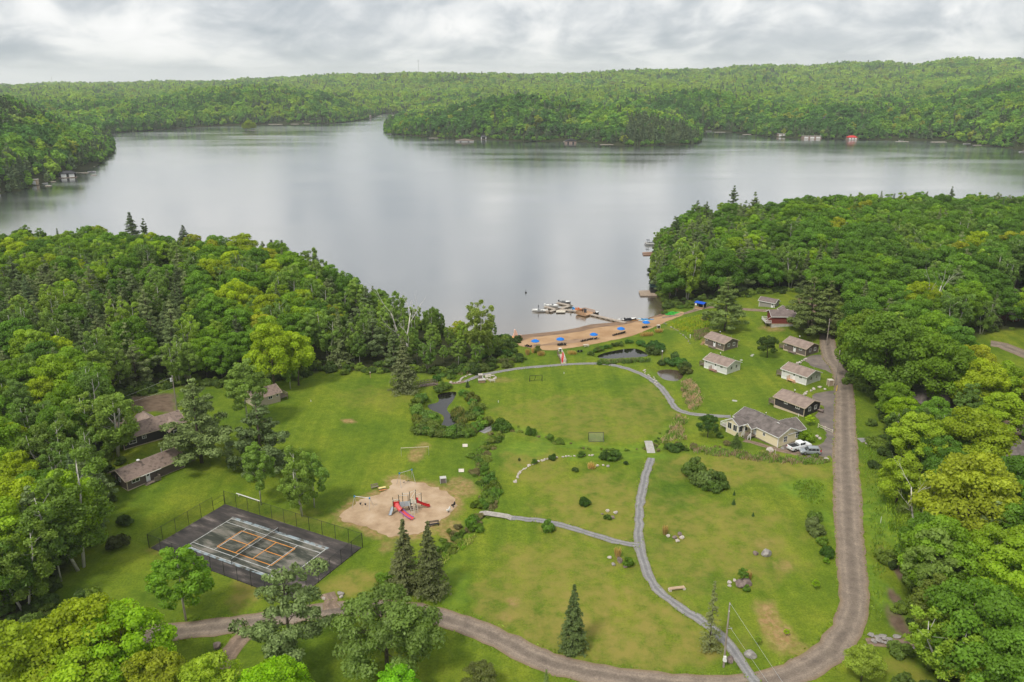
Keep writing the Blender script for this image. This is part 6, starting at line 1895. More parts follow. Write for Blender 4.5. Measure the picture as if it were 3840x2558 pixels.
def pontoon_boat():
    p = at(2440, 918, 0.0)
    o = thing('pontoon_boat', 'pontoon boat with raised black canopy moored off the right shore', 'boat', (p.x, p.y, 0), PI + 0.1)
    for sy in (-0.95, 0.95): MB().tube([(-3.4, sy, 0.15), (2.8, sy, 0.15), (3.5, sy, 0.35)], [0.38, 0.38, 0.1], 8).build('pontoon', mat('aluminium', (0.6, 0.6, 0.6), rough=0.3, metal=0.7), o)
    MB().box(-3.4, 3.1, -1.25, 1.25, 0.5, 0.62).build('deck', mat('boat_carpet', (0.13, 0.13, 0.14)), o)
    for s in (-1, 1): MB().box(-3.2, 3.0, s * 1.25 - .04, s * 1.25 + .04, 0.62, 1.3).build('side_panel', WTRIM, o)
    MB().box(-3.2, 0.6, -1.2, 1.2, 0.64, 1.42).build('cover', NAVY, o)
    m = MB()
    for x in (0.8, 2.4):
        m.tube([(1.6, -1.2, 1.3), (x, -1.15, 2.7), (x, 1.15, 2.7), (1.6, 1.2, 1.3)], 0.04, 5)
    m.build('canopy_frame', STEEL, o)
    MB().slab([(0.7, -1.2, 2.72), (2.5, -1.2, 2.72), (2.5, 1.2, 2.72), (0.7, 1.2, 2.72)], 0.12).build('canopy', NAVY, o)


pontoon_boat()
P = [at(x, y, 0.5) for x, y in ((2409, 946), (2412, 955), (2470, 954), (2470, 943))]
d2 = thing('dock', 'brown timber dock below the moored pontoon boat', 'dock', (P[0].x, P[0].y, 0))
for k, (a, b) in enumerate(((0.0, 0.33), (0.62, 1.0))):
    q = [P[0].lerp(P[1], a), P[3].lerp(P[2], a), P[3].lerp(P[2], b), P[0].lerp(P[1], b)]
    MB().slab([tuple(v - d2.location) for v in q], 0.55).build('dock_section', mat('rusty_boards', (0.25, 0.15, 0.105), (0.36, 0.23, 0.17), 1), d2)
f = at(2534, 1108)
fo = thing('flagpole', 'small flagpole with red and white flag on the right shore', 'flag', f)
MB().tube([(0, 0, -0.2), (0, 0, 3.6)], 0.04, 6).build('pole', WTRIM, fo); FR = mat('red_cloth', (0.62, 0.03, 0.03))
for i, (m, x0, x1) in enumerate(((FR, 0.04, 0.34), (WTRIM, 0.34, 0.95), (FR, 0.95, 1.25))): MB().add([(x0 * .35, -x0 * .1, 3.5 - x0 * .7), (x1 * .35, -x1 * .1, 3.5 - x1 * .7), (x1 * .35 + .06, -x1 * .12, 2.6 - x1 * .7), (x0 * .35 + .06, -x0 * .12, 2.6 - x0 * .7)], [(0, 1, 2, 3)]).build('flag_band', m, fo)
MB().add([(0.16, -.09, 2.78), (0.22, -.1, 2.95), (0.28, -.11, 2.6), (0.2, -.1, 2.5)], [(0, 1, 2, 3)]).build('leaf_emblem', FR, fo)


def person(label, p, joints, shirt, pants, skin=(0.45, 0.28, 0.2), hair=(0.03, 0.02, 0.015), rz=0.0):
    """A standing figure grown around a skeleton: one continuous body, clothes and hair as children."""
    o = thing('person', label, 'person', p, rz)

    def grow(name, verts, edges, rad, m, sub=1):
        me = bpy.data.meshes.new(name); me.from_pydata(verts, edges, [])
        me.materials.append(m)
        ob = link(bpy.data.objects.new(name, me), o)
        sk = ob.modifiers.new('skin', 'SKIN'); sk.use_smooth_shade = True
        if not me.skin_vertices: me.attributes  # layer comes with the modifier
        lay = me.skin_vertices[0] if len(me.skin_vertices) else None
        if lay:
            for i, r in enumerate(rad): lay.data[i].radius = (r, r)
            lay.data[0].use_root = True
        s = ob.modifiers.new('sub', 'SUBSURF'); s.levels = sub; s.render_levels = sub
        return ob
    V = [(0, 0, .95), (0, 0, 1.15), (0, 0, 1.38), (0, 0, 1.52), (0, .02, 1.66), (-.19, 0, 1.40), (-.27, .02, 1.13), (-.24, .14, .92), (.19, 0, 1.40), (.27, .02, 1.13), (.24, .14, .92), (-.1, 0, .88), (-.11, .02, .47), (-.11, -.02, .07), (-.11, .12, .03), (.1, 0, .88), (.12, .03, .47), (.12, -.02, .07), (.12, .12, .03)]
    E_ = [(0, 1), (1, 2), (2, 3), (3, 4), (2, 5), (5, 6), (6, 7), (2, 8), (8, 9), (9, 10), (0, 11), (11, 12), (12, 13), (13, 14), (0, 15), (15, 16), (16, 17), (17, 18)]
    R_ = [.15, .15, .16, .06, .105, .07, .05, .045, .07, .05, .045, .10, .07, .05, .04, .10, .07, .05, .04]
    grow('body', V, E_, R_, mat('skin', skin))
    grow('jacket', [(0, 0, .93), (0, 0, 1.15), (0, 0, 1.38), (-.2, 0, 1.40), (-.28, .02, 1.12), (.2, 0, 1.40), (.28, .02, 1.12)], [(0, 1), (1, 2), (2, 3), (3, 4), (2, 5), (5, 6)], [.17, .17, .18, .09, .07, .09, .07], mat('jacket_cloth', shirt))
    grow('trousers', [(0, 0, .95), (-.1, 0, .86), (-.11, .02, .47), (-.11, -.02, .10), (.1, 0, .86), (.12, .03, .47), (.12, -.02, .10)], [(0, 1), (1, 2), (2, 3), (0, 4), (4, 5), (5, 6)], [.16, .12, .09, .07, .12, .09, .07], mat('trouser_cloth', pants))
    MB().loft([[(r * math.cos(a), -.01 + r * math.sin(a), z) for a in [k * PI / 4 for k in range(8)]] for r, z in ((.115, 1.66), (.118, 1.72), (.09, 1.78), (.03, 1.80))]).build('hair', mat('hair', hair), o, True)
    return o


pp = at(2140.7, 1159.5, DZ)
person('person in teal jacket and dark trousers standing on the dock', (pp.x, pp.y, DZ), None, (0.01, 0.20, 0.23), (0.015, 0.06, 0.08), rz=0.4)
pp = at(2185, 1172, DZ + 0.06)
person('person in dark clothes standing on the railed dock platform', (pp.x, pp.y, DZ + 0.06), None, (0.03, 0.022, 0.022), (0.02, 0.02, 0.025), rz=-0.5)


# ------------------------------------------------------------------ footbridges
def plank_bridge(label, a, b, w, n, m, rails=None, lift=0.35, rail_m=None, arch=0.0):
    a, b = at(*a), at(*b); d = b - a; ln = math.hypot(d.x, d.y); ang = math.atan2(d.y, d.x)
    o = thing('footbridge', label, 'bridge', (a.x, a.y, 0), ang)
    zz = lambda t: a.z + (b.z - a.z) * t + lift * min(1, 6 * t, 6 * (1 - t)) + arch * math.sin(PI * t) + 0.02
    for i in range(n):
        t0, t1 = i / n, (i + .88) / n
        MB().slab([(t0 * ln, -w / 2, zz(t0)), (t1 * ln, -w / 2, zz(t1)), (t1 * ln, w / 2, zz(t1)), (t0 * ln, w / 2, zz(t0))], 0.06).build('plank', m, o)
    for s in (-1, 1):
        mb = MB(); pts = [(t * ln, s * w * .38, zz(t) - 0.16) for t in np.linspace(0, 1, 7)]
        for p, q in zip(pts, pts[1:]): mb.bar(p, q, 0.12, 0.18)
        mb.build('beam', OLDWOOD, o)
        if rails and rails[0 if s < 0 else 1]:
            rm = rails[0 if s < 0 else 1]
            r = MB()
            for hgt in (0.55, 1.05):
                for t0, t1 in zip(np.linspace(0, 1, 6), np.linspace(0, 1, 6)[1:]): r.bar((t0 * ln, s * w / 2, zz(t0) + hgt), (t1 * ln, s * w / 2, zz(t1) + hgt), 0.07, 0.1)
            r.build('handrail', rm, o)
            for t in np.linspace(0.02, 0.98, 6): MB().box(t * ln - .06, t * ln + .06, s * w / 2 - .06, s * w / 2 + .06, zz(t) - 0.4, zz(t) + 1.15).build('post', rm, o)
    return o


GREYPL = mat('silvered_plank', (0.33, 0.30, 0.26), (0.50, 0.46, 0.41), 2.0, 0.9)
PALEPL = mat('bleached_plank', (0.36, 0.34, 0.31), (0.48, 0.46, 0.42), 2.0, 0.9)
plank_bridge('weathered grey plank bridge where the side path crosses the weedy ditch', (1795, 1925), (1922, 1944), 1.6, 28, GREYPL)
plank_bridge('pale boardwalk at the far end of the grey main path', (2442, 1699), (2430, 1653), 1.9, 22, PALEPL, lift=0.2)
plank_bridge('wooden footbridge with dark rails between the hook pond and the wood', (1566, 1451), (1638, 1440), 1.5, 14, OLDWOOD, (OLDWOOD, OLDWOOD))
REDP = mat('red_paint', (0.58, 0.035, 0.03), (0.66, 0.06, 0.05), 2.0, 0.5)
br = plank_bridge('footbridge with brown and white rails between the path and the beach', (2113, 1363), (2098, 1328), 1.5, 14, PALE, (None, None), 0.3, arch=0.3)
LNB = math.hypot(*(at(2098, 1328) - at(2113, 1363))[:2])
for s, m in ((1, mat('brown_rail', (0.16, 0.10, 0.08))), (-1, mat('white_rail', (0.68, 0.62, 0.57)))):
    mb = MB(); z = at(2105, 1345).z + 0.4
    for hgt in (0.5, 1.0): mb.bar((0.1, s * 0.8, z + hgt - .2), (LNB * .5, s * 0.8, z + hgt + .25), 0.09); mb.bar((LNB * .5, s * 0.8, z + hgt + .25), (LNB - .1, s * 0.8, z + hgt), 0.09)
    for k in range(7): mb.bar((0.1 + k * (LNB - .2) / 6, s * 0.8, z - .4), (0.1 + k * (LNB - .2) / 6, s * 0.8, z + 1.1), 0.08)
    mb.build('handrail', m, br)
rb = thing('paddle_board', 'red board standing upright against the rail of the beach footbridge', 'board', at(2108, 1362), 1.2)
MB().loft([[(x - .02, -w, z), (x + .06, -w, z), (x + .06, w, z), (x - .02, w, z)] for x, w, z in ((0, .12, .1), (.15, .30, .8), (.35, .36, 1.8), (.5, .3, 2.8), (.62, .05, 3.5))]).build('board', REDP, rb)
MB().box(0.30, 0.36, -0.02, 0.02, 0.3, 3.0).build('stripe', WTRIM, rb)


# ------------------------------------------------------------------ lawn games, seats, fire pit
def goal(label, px, py, rz, w=3.6, h=1.7, d=1.1, net=True, col=BLACK, cover=0.3):
    o = thing('soccer_goal', label, 'goal', at(px, py), rz)
    m = MB()
    for s in (-1, 1): m.tube([(s * w / 2, 0, 0), (s * w / 2, 0, h)], 0.055, 7); 
    m.tube([(-w / 2, 0, h), (w / 2, 0, h)], 0.055, 7); m.build('front_frame', col, o)
    b = MB()
    for s in (-1, 1): b.tube([(s * w / 2, 0, h), (s * w / 2, d, 0.03), (s * w / 2, 0, 0.03)], 0.04, 6)
    b.tube([(-w / 2, d, 0.03), (w / 2, d, 0.03)], 0.04, 6); b.build('back_frame', col, o)
    if net: MB().add([(-w / 2, 0, h), (w / 2, 0, h), (w / 2, d, 0.05), (-w / 2, d, 0.05), (-w / 2, 0, 0.05), (w / 2, 0, 0.05)], [(0, 1, 2, 3), (0, 3, 4), (1, 5, 2)]).build('netting', mesh_material('goal_net', (0.30, 0.32, 0.25) if cover > .2 else (0.04, 0.05, 0.04), cover), o)
    return o


g1 = goal('black soccer goal at the far end of the oval field', 2010, 1432, 0.1, 3.6, 2.0, 1.2, True, BLACK, 0.10)
MB().tube([(0, 0.02, 2.0), (-0.3, 1.2, 0.03)], 0.06, 6).build('brace', BLACK, g1)
goal('soccer goal with pale net at the near end of the oval field', 2235, 1650, PI, 3.6, 2.0, 1.0, True, BLACK, 0.28)
a, b = at(1505, 1712), at(1608, 1707)
vn = thing('volleyball_net', 'volleyball net with pale band on two thin posts on the left lawn', 'net', a, math.atan2(b.y - a.y, b.x - a.x)); ln = (b - a).length
for x in (0, ln): MB().tube([(x, 0, -0.1), (x, 0, 2.3)], 0.035, 6).build('post', STEEL, vn)
MB().box(0, ln, -0.02, 0.02, 2.1, 2.22).build('band', PALE, vn); MB().add([(0, 0, 1.3), (ln, 0, 1.3), (ln, 0, 2.1), (0, 0, 2.1)], [(0, 1, 2, 3)]).build('netting', mesh_material('volley_net', (0.08, 0.08, 0.07), 0.15), vn)
for lab, x, y in (('tan target board lying on the lawn left of the ditch, the far one', 1744, 1674), ('tan target board lying on the lawn behind the playground, the near one', 1730, 1768)):
    o = thing('target_board', lab, 'board', at(x, y), 0.05); MB().slab([(-0.6, -0.45, 0.10), (0.6, -0.45, 0.10), (0.6, 0.55, 0.38), (-0.6, 0.55, 0.38)], 0.05).build('board', PALE, o); MB().bar((-0.5, 0.45, 0), (-0.5, 0.45, 0.3), 0.06).bar((0.5, 0.45, 0), (0.5, 0.45, 0.3), 0.06).build('leg', WOOD, o)


def bench(label, px, py, rz, m=OLDWOOD, leg=None, ln=1.6, back=True):
    o = thing('bench', label, 'bench', at(px, py), rz)
    for k in range(3): MB().box(-ln / 2, ln / 2, -0.25 + k * 0.17, -0.10 + k * 0.17, 0.42, 0.46).build('seat_slat', m, o)
    if back:
        for k in range(2): MB().slab([(-ln / 2, 0.30 + k * .05, 0.62 + k * .2), (ln / 2, 0.30 + k * .05, 0.62 + k * .2), (ln / 2, 0.33 + k * .05, 0.76 + k * .2), (-ln / 2, 0.33 + k * .05, 0.76 + k * .2)], 0.04).build('back_slat', m, o)
    for s in (-1, 1): MB().box(s * (ln / 2 - .15) - .04, s * (ln / 2 - .15) + .04, -0.22, -0.14, -0.05, 0.42).bar((s * (ln / 2 - .15), 0.2, -0.05), (s * (ln / 2 - .15), 0.36, 0.95 if back else 0.42), 0.07).build('leg', leg or m, o)
    return o


bench('grey slatted bench at the far left edge of the playground sand', 1406, 1832, 0.5, OLDWOOD)
bench('dark bench at the near right edge of the playground sand', 1628, 1972, 0.25, BLACK, ln=2.0)
bench('white-legged bench behind the stone fire pit', 1830, 1418, 0.15, PALE, WTRIM)
bench('pale bench in front of the stone fire pit', 1847, 1433, PI, PALE, WTRIM)
ch = thing('chair', 'white wooden chair beside the fire pit', 'chair', at(1815, 1424), 1.2)
MB().box(-.28, .28, -.28, .28, .36, .41).build('seat', WTRIM, ch); MB().slab([(-.28, .28, .45), (.28, .28, .45), (.28, .45, 1.0), (-.28, .45, 1.0)], .05).build('backrest', WTRIM, ch)
for sx in (-.25, .25):
    for sy in (-.25, .25): MB().box(sx - .03, sx + .03, sy - .03, sy + .03, -.05, .36).build('leg', WTRIM, ch)
wb = thing('firewood_box', 'plank box of cut firewood left of the fire pit', 'box', at(1807, 1434), 0.15)
MB().box(-1, 1, -.45, .45, 0, .08).box(-1, 1, .38, .45, .08, .8).box(-1, -.93, -.45, .38, .08, .8).box(.93, 1, -.45, .38, .08, .8).build('crate', OLDWOOD, wb)
LOGM = mat('cut_logs', (0.42, 0.25, 0.12), (0.60, 0.40, 0.22), 6)
lm = [None]
for k in range(18):
    MB().tube([(-.8 + (k % 6) * .31, -.48, .19 + (k // 6) * .2), (-.8 + (k % 6) * .31, .3, .19 + (k // 6) * .2)], .1, 7).build('log', LOGM, wb)
MB().slab([(-1.1, -.6, .85), (1.1, -.6, .85), (1.1, .55, 1.0), (-1.1, .55, 1.0)], .06).build('lid', GREYPL, wb)
bb = thing('storage_box', 'small shingled storage box behind the firewood', 'box', at(1802, 1421), 0.1)
MB().box(-.55, .55, -.5, .5, 0, 1.3).build('body', OLDWOOD, bb); MB().slab([(-.65, -.6, 1.32), (.65, -.6, 1.32), (.65, .6, 1.5), (-.65, .6, 1.5)], .06).build('lid', GREYPL, bb)

# ------------------------------------------------------------------ rocks
ROCKM = [mat('pale_granite', (0.36, 0.31, 0.27), (0.58, 0.52, 0.46), 2.0, 0.9, 0.5, 5), mat('grey_granite', (0.20, 0.18, 0.165), (0.38, 0.35, 0.32), 2.0, 0.9, 0.5, 5), mat('brown_boulder', (0.13, 0.095, 0.085), (0.27, 0.21, 0.18), 2.0, 0.9, 0.5, 5)]
_rk = []
for sd in range(6):
    r = random.Random(sd + 90)
    import bmesh
    bm = bmesh.new(); bmesh.ops.create_icosphere(bm, subdivisions=2, radius=0.5)
    pl = [(Vector((r.gauss(0, 1), r.gauss(0, 1), r.gauss(0, 1))).normalized(), r.uniform(0.26, 0.42)) for _ in range(9)]
    for v in bm.verts:
        for nn, dd in pl:
            e = v.co.dot(nn) - dd
            if e > 0: v.co -= nn * e * 0.9
        v.co.z *= 0.75
    ms = []
    for m in ROCKM:
        me = bpy.data.meshes.new('rock'); bm.to_mesh(me); me.materials.append(m); ms.append(me)
    bm.free(); _rk.append(ms)


def rock(px, py, s, label, group=None, m=None, name='rock'):
    me = _rk[rnd.randrange(6)][rnd.randrange(3) if m is None else m]
    o = bpy.data.objects.new(name, me); C.objects.link(o)
    p = at(px, py)
    o.location = (p.x, p.y, p.z + 0.18 * s); o.rotation_euler = (rnd.uniform(-.2, .2), rnd.uniform(-.2, .2), rnd.random() * 6.28); o.scale = (s * rnd.uniform(.9, 1.3), s * rnd.uniform(.8, 1.1), s * rnd.uniform(.75, 1.05))
    return tag(o, label, 'rock', group)


def rock_row(pts, n, s, label, group, m=None):
    L = px_line(pts, 0.5)
    for k in range(n):
        q = L[int((len(L) - 1) * (k + rnd.uniform(-.25, .25)) / max(1, n - 1)) % len(L)]
        px, py = pixel(q[0], q[1], float(T(q[0], q[1])))
        rock(px + rnd.uniform(-4, 4), py + rnd.uniform(-1.5, 1.5), s * rnd.uniform(.6, 1.3), label, group, m)


rock_row([(1688, 1436), (1722, 1432), (1735, 1420), (1760, 1408), (1790, 1398)], 24, 0.75, 'pale stone in the curved border row beside the earth path', 'border stones by the earth path', 0)
rock_row([(1932, 1810), (1945, 1782), (1975, 1752), (2030, 1730), (2090, 1716), (2160, 1711), (2230, 1709)], 46, 0.6, 'pale stone in the long curved row around the flower meadow', 'border stones of the flower meadow', 0)
rock_row([(2418, 1388), (2420, 1400), (2435, 1412), (2452, 1420), (2460, 1440)], 14, 0.6, 'pale stone beside the silty pond', 'stones by the silty pond', 0)
rock_row([(1822, 1412), (1835, 1409), (1850, 1410), (1858, 1416), (1852, 1424), (1836, 1425), (1824, 1420)], 18, 0.8, 'stone in the ring of the fire pit', 'stones of the fire pit ring', 0)
rock_row([(2490, 1213), (2530, 1235), (2570, 1265), (2590, 1290)], 18, 0.6, 'stone along the edge of the weedy bed right of the beach', 'stones by the weedy bed', 1)
rock_row([(3020, 1348), (3000, 1360), (2985, 1370)], 7, 1.1, 'flat boulder in the row behind the pale grey cabin', 'boulders behind the pale grey cabin', 0)
rock_row([(3010, 1482), (3030, 1470), (3066, 1456), (3096, 1460)], 7, 0.95, 'low boulder on the grass edge behind the charcoal cabin', 'boulders behind the charcoal cabin', 0)
for x, y, s, lab, m in ((3078, 1545, 2.0, 'big round boulder at the gable of the charcoal cabin', 2), (2887, 1692, 2.0, 'flat pink boulder on the grass in front of the cream house', 0), (2932, 1684, 1.2, 'grey slab leaning at the corner of the cream house', 1), (3062, 1640, 1.3, 'pale boulder in the small bed beside the split fence', 0), (3074, 1646, 1.0, 'smaller pale boulder in the bed beside the split fence', 0), (3098, 1726, 1.2, 'pale boulder at the road end of the reed strip', 0),
                        (2900, 1226, 1.6, 'pale rock at the foot of the red cabin', 0), (2912, 1222, 1.2, 'smaller pale rock at the foot of the red cabin', 0), (2875, 2081, 2.2, 'large boulder of the pair on the lawn by the road', 1), (2834, 2078, 1.3, 'small boulder of the pair on the lawn by the road', 2), (2776, 2196, 2.6, 'large dark boulder under the young conifer on the lawn', 2), (2800, 2190, 2.0, 'second dark boulder under the young conifer on the lawn', 2), (2735, 2186, 0.9, 'pale stone left of the young conifer', 0), (2735, 2199, 0.8, 'lower pale stone left of the young conifer', 0), (2755, 2178, 0.8, 'tan stone behind the dark boulders', 0),
                        (2815, 2462, 1.9, 'dark round boulder with white top beside the grey path near the pole', 1), (2738, 2478, 1.2, 'dark boulder at the foot of the utility pole', 2), (2322, 2105, 1.6, 'squared dark boulder in front of the yellow grass tuft', 2), (2286, 2092, 0.9, 'pale stone left of the squared boulder', 0), (2300, 2120, 1.0, 'grey stone below the squared boulder', 1), (2345, 2126, 1.0, 'flat brown stone under the small round bush', 2), (2278, 1918, 0.9, 'pale stone behind the tiny bush in the middle lawn', 0), (2309, 1925, 1.1, 'pale stone right of the tiny bush in the middle lawn', 0), (2298, 1943, 1.0, 'brown stone in front of the tiny bush in the middle lawn', 2), (2258, 1929, 0.6, 'small brown stone left of the tiny bush in the middle lawn', 2),
                        (2505, 2012, 1.1, 'tan stone left in the rock bed by the main path', 0), (2530, 2018, 1.0, 'brown stone in the middle of the rock bed by the main path', 2), (2549, 2006, 1.2, 'dark stone at the back of the rock bed by the main path', 2), (2556, 2018, 1.0, 'pale stone at the right of the rock bed by the main path', 0), (2541, 2031, 1.0, 'grey stone at the front of the rock bed by the main path', 0),
                        (2215, 1757, 0.9, 'stone in the left of the rock bed above the middle lawn', 1), (2240, 1748, 0.9, 'stone in the middle of the rock bed above the middle lawn', 0), (2262, 1747, 0.8, 'stone towards the right of the rock bed above the middle lawn', 0), (2280, 1750, 0.9, 'stone at the right end of the rock bed above the middle lawn', 1), (1277, 2229, 1.2, 'grey boulder at the lane beside the tennis court', 1), (1279, 2240, 0.8, 'pale flat stone below the grey boulder at the lane', 0), (1213, 2247, 0.8, 'small stone on the left side of the lane by the court', 0), (815, 2425, 1.7, 'brown boulder at the fork of the road', 2), (3270, 1733, 0.8, 'pale stone in the verge right of the road', 0), (3249, 1666, 0.9, 'white stone below the side driveway', 0), (3249, 2433, 1.2, 'orange-tinted stone by the stepping stones', 0)):
    rock(x, y, s, lab, None, m)
k = 0
for x, y in ((3265, 2385), (3290, 2392), (3308, 2388), (3275, 2408), (3299, 2405), (3318, 2400), (3336, 2400), (3322, 2415), (3338, 2415), (3362, 2390)):
    o = rock(x, y, 1.25, 'flat pale stepping stone at the entrance beside the road bend', 'stepping stones at the entrance', 1, 'stepping_stone'); o.scale.z = 0.4
rock_row([(3375, 2432), (3410, 2432), (3440, 2434)], 7, 0.5, 'small pale stone edging the entrance path', 'edging stones of the entrance path', 0)
rock_row([(3800, 1545), (3830, 1540), (3850, 1550), (3815, 1556)], 12, 0.8, 'pale stone in the rock pile beside the right lawn', 'rock pile by the right lawn', 0)
st = thing('stone_bench', 'tan stone slab bench on two blocks beside the main path', 'bench', at(2538, 2212), 0.18)
MB().box(-1.35, 1.35, -.3, .3, .32, .48).build('seat', mat('tan_slab', (0.40, 0.28, 0.18), (0.52, 0.38, 0.26), 1.5), st)
for s in (-1, 1): MB().box(s * 1.25 - .22, s * 1.25 + .22, -.35, .35, -.1, .318).build('block', ROCKM[0], st)


# ------------------------------------------------------------------ playground
def swing(label, a, b, h, seats, legs_out=1.1):
    a, b = at(*a), at(*b); d = b - a; ln = math.hypot(d.x, d.y)
    o = thing('swing_set', label, 'swing', a, math.atan2(d.y, d.x))
    CY = mat('swing_blue', (0.02, 0.20, 0.42), rough=0.4)
    MB().tube([(0, 0, h), (ln, 0, h)], 0.05, 7).build('top_bar', STEEL, o)
    for x, s in ((0, -1), (ln, 1)):
        for y in (-1, 1): MB().tube([(x, 0, h), (x + s * .25, y * legs_out, -.1)], 0.04, 6).build('leg', STEEL, o)
        MB().box(x - .13, x + .13, -.14, .14, h - .18, h + .1).build('joint', CY, o)
    for t, kind in seats:
        x = t * ln; q = MB()
        for s in (-.2, .2): q.tube([(x + s, 0, h), (x + s * .9, 0.1, .55)], 0.014, 4)
        q = q.build('chain', STEEL, o)
        if kind == 'belt': MB().box(x - .24, x + .24, 0.0, .2, .48, .54).build('seat', BLACK, q)
        else: MB().cone((x, .1), .14, .2, .4, .72, 8).build('bucket_seat', BLACK, q)


swing('tall swing set with blue joints behind the playground sand', (1500, 1822), (1546, 1808), 3.0, ((.35, 'belt'), (.7, 'belt')))
swing('low toddler swing set with blue joints at the left of the sand', (1332, 1897), (1388, 1905), 2.2, ((.35, 'bucket'), (.68, 'bucket')))


def playset():
    p = at(1530, 1915)
    o = thing('play_structure', 'playground climbing tower with red tube slide, ladders and panels', 'playground', p, 0.22)
    GR = mat('dark_green_post', (0.018, 0.045, 0.03), rough=0.4); CRM = mat('cream_tube', (0.66, 0.62, 0.52), rough=0.4); RED = mat('red_plastic', (0.52, 0.02, 0.025), rough=0.3); PNK = mat('faded_red_plastic', (0.62, 0.10, 0.10), rough=0.35); PUR = mat('purple_plastic', (0.22, 0.10, 0.42), rough=0.35); GB = mat('grey_blue_panel', (0.38, 0.43, 0.47), rough=0.5); BRN = mat('brown_panel', (0.10, 0.05, 0.04), rough=0.5)
    for x, y, h in ((-2.9, -.6, 3.0), (-1.7, -.6, 3.0), (-2.9, .7, 3.0), (-1.7, .7, 3.4), (-.9, .9, 3.7), (.2, .9, 3.0), (.5, -.6, 2.9), (.5, .7, 3.9), (1.7, -.6, 3.2), (1.7, .7, 4.2), (2.9, 1.3, 3.0)):
        MB().tube([(x, y, -.2), (x, y, h)], .065, 8).build('post', GR, o)
    for x0, x1, y0, y1, z in ((-2.9, -1.7, -.6, .7, 1.5), (-1.7, .5, -.45, .6, 1.35), (.5, 1.7, -.6, .7, 1.75)): MB().box(x0, x1, y0, y1, z - .08, z).build('platform', BRN, o)
    for x0, x1, z0, z1, m in ((-1.65, -.65, 1.4, 2.5, GB), (-.6, .45, 1.4, 2.5, GB), (.55, 1.05, 2.0, 3.0, CRM), (1.1, 1.65, 1.75, 2.6, CRM), (.1, 1.0, .5, 1.3, BRN)):
        MB().box(x0, x1, -.64, -.58, z0, z1).build('panel', m, o)
    m = MB()
    for a, b in (((-1.7, .7, 3.3), (.2, .9, 2.9)), ((-.9, .9, 3.5), (.5, .7, 3.5)), ((.5, .7, 3.6), (1.7, .7, 4.1)), ((.5, -.6, 2.8), (1.7, .7, 3.9)), ((1.7, .7, 3.0), (2.9, 1.3, 2.9)), ((-2.9, .7, 2.4), (-1.7, .7, 2.4)), ((-2.9, -.6, 2.4), (-2.9, .7, 2.4))): m.bar(a, b, .08)
    m.build('handrail', CRM, o)
    m = MB()
    for k in range(7): m.bar((1.85 + k * .16, .75 + k * .08, 1.9), (1.85 + k * .16, .75 + k * .08, 2.95), .03)
    for k in range(6): m.bar((-2.8 + k * .2, .7, 1.5), (-2.8 + k * .2, .7, 2.4), .03)
    m.build('bar_fence', CRM, o)
    # tube slide: closed tube above, open trough below
    path = [(-2.2, -.75, 2.05), (-2.1, -1.3, 1.95), (-1.8, -1.9, 1.7), (-1.5, -2.2, 1.5)]
    MB().box(-2.85, -1.75, -.72, -.6, 1.5, 2.7).build('slide_hood', RED, o)
    t = MB().tube(path, [.48, .48, .48, .48], 12, cap=False).build('tube_slide', PNK, o, True)
    tr = []
    for x, y, z in ((-1.5, -2.2, 1.3), (-1.0, -2.75, .95), (-.4, -3.3, .6), (.1, -3.75, .38), (.5, -4.1, .34)):
        dx, dy = .5 * .75, .5 * .65
        tr.append([(x - dx * .9, y - dy * .9, z + .3), (x - dx * .7, y - dy * .7, z), (x + dx * .7, y + dy * .7, z), (x + dx * .9, y + dy * .9, z + .3)])
    MB().loft(tr, close=False).build('slide_trough', PNK, t)
    e = MB()
    for k in (0, 3):
        for a, b in zip(tr, tr[1:]): e.bar(a[k], b[k], .09, .12)
    e.build('slide_edge', PUR, t)
    MB().tube([(-1.2, -2.5, -.2), (-1.2, -2.5, 1.2)], .05, 6).build('slide_leg', RED, t); MB().tube([(.3, -3.95, -.2), (.3, -3.95, .3)], .05, 6).build('slide_leg', PUR, t)
    # straight red slide to the right
    MB().loft([[(1.75, -.5, 1.8), (1.75, -.5, 2.5), (1.85, .5, 2.5), (1.85, .5, 1.8)], [(2.1, -.5, 1.75), (2.1, -.45, 2.45), (2.2, .45, 2.45), (2.2, .5, 1.75)]], caps=False).build('slide_hood', RED, o)
    s2 = []
    for x, y, z in ((1.9, .05, 1.75), (2.7, .1, 1.2), (3.5, .15, .7), (4.1, .2, .42), (4.5, .22, .38)): s2.append([(x, y - .32, z + .28), (x, y - .3, z), (x, y + .3, z), (x, y + .32, z + .28)])
    sl = MB().loft(s2, close=False).build('slide', RED, o); e = MB()
    for k in (0, 3):
        for a, b in zip(s2, s2[1:]): e.bar(a[k], b[k], .07, .1)
    e.build('slide_edge', RED, sl)
    # small grey double slide on the left
    s3 = [[(x - .3, y, z + .2), (x - .28, y, z), (x + .28, y, z), (x + .3, y, z + .2)] for x, y, z in ((-3.0, -.2, 1.4), (-3.3, -.7, .9), (-3.6, -1.2, .4), (-3.75, -1.5, .3))]
    MB().loft(s3, close=False).build('slide', GB, o)
    # ladders
    for x0, yy, n in ((.8, -1.9, 6), (1.6, -1.2, 5)):
        m = MB()
        for s in (-.3, .3): m.tube([(x0 - .3 + s, -.65, 2.3), (x0 - .25 + s, (-.65 + yy) / 2, 1.9), (x0 + s, yy, .8), (x0 + s, yy - .1, -.1)], .04, 6)
        for k in range(n):
            t_ = k / n; z = .15 + 1.75 * t_; y = yy + (t_ ** 2) * (-.75 - yy)
            m.bar((x0 - .3 - .2 * t_, y, z), (x0 + .3 - .2 * t_, y, z), .05)
        m.build('ladder', CRM, o)


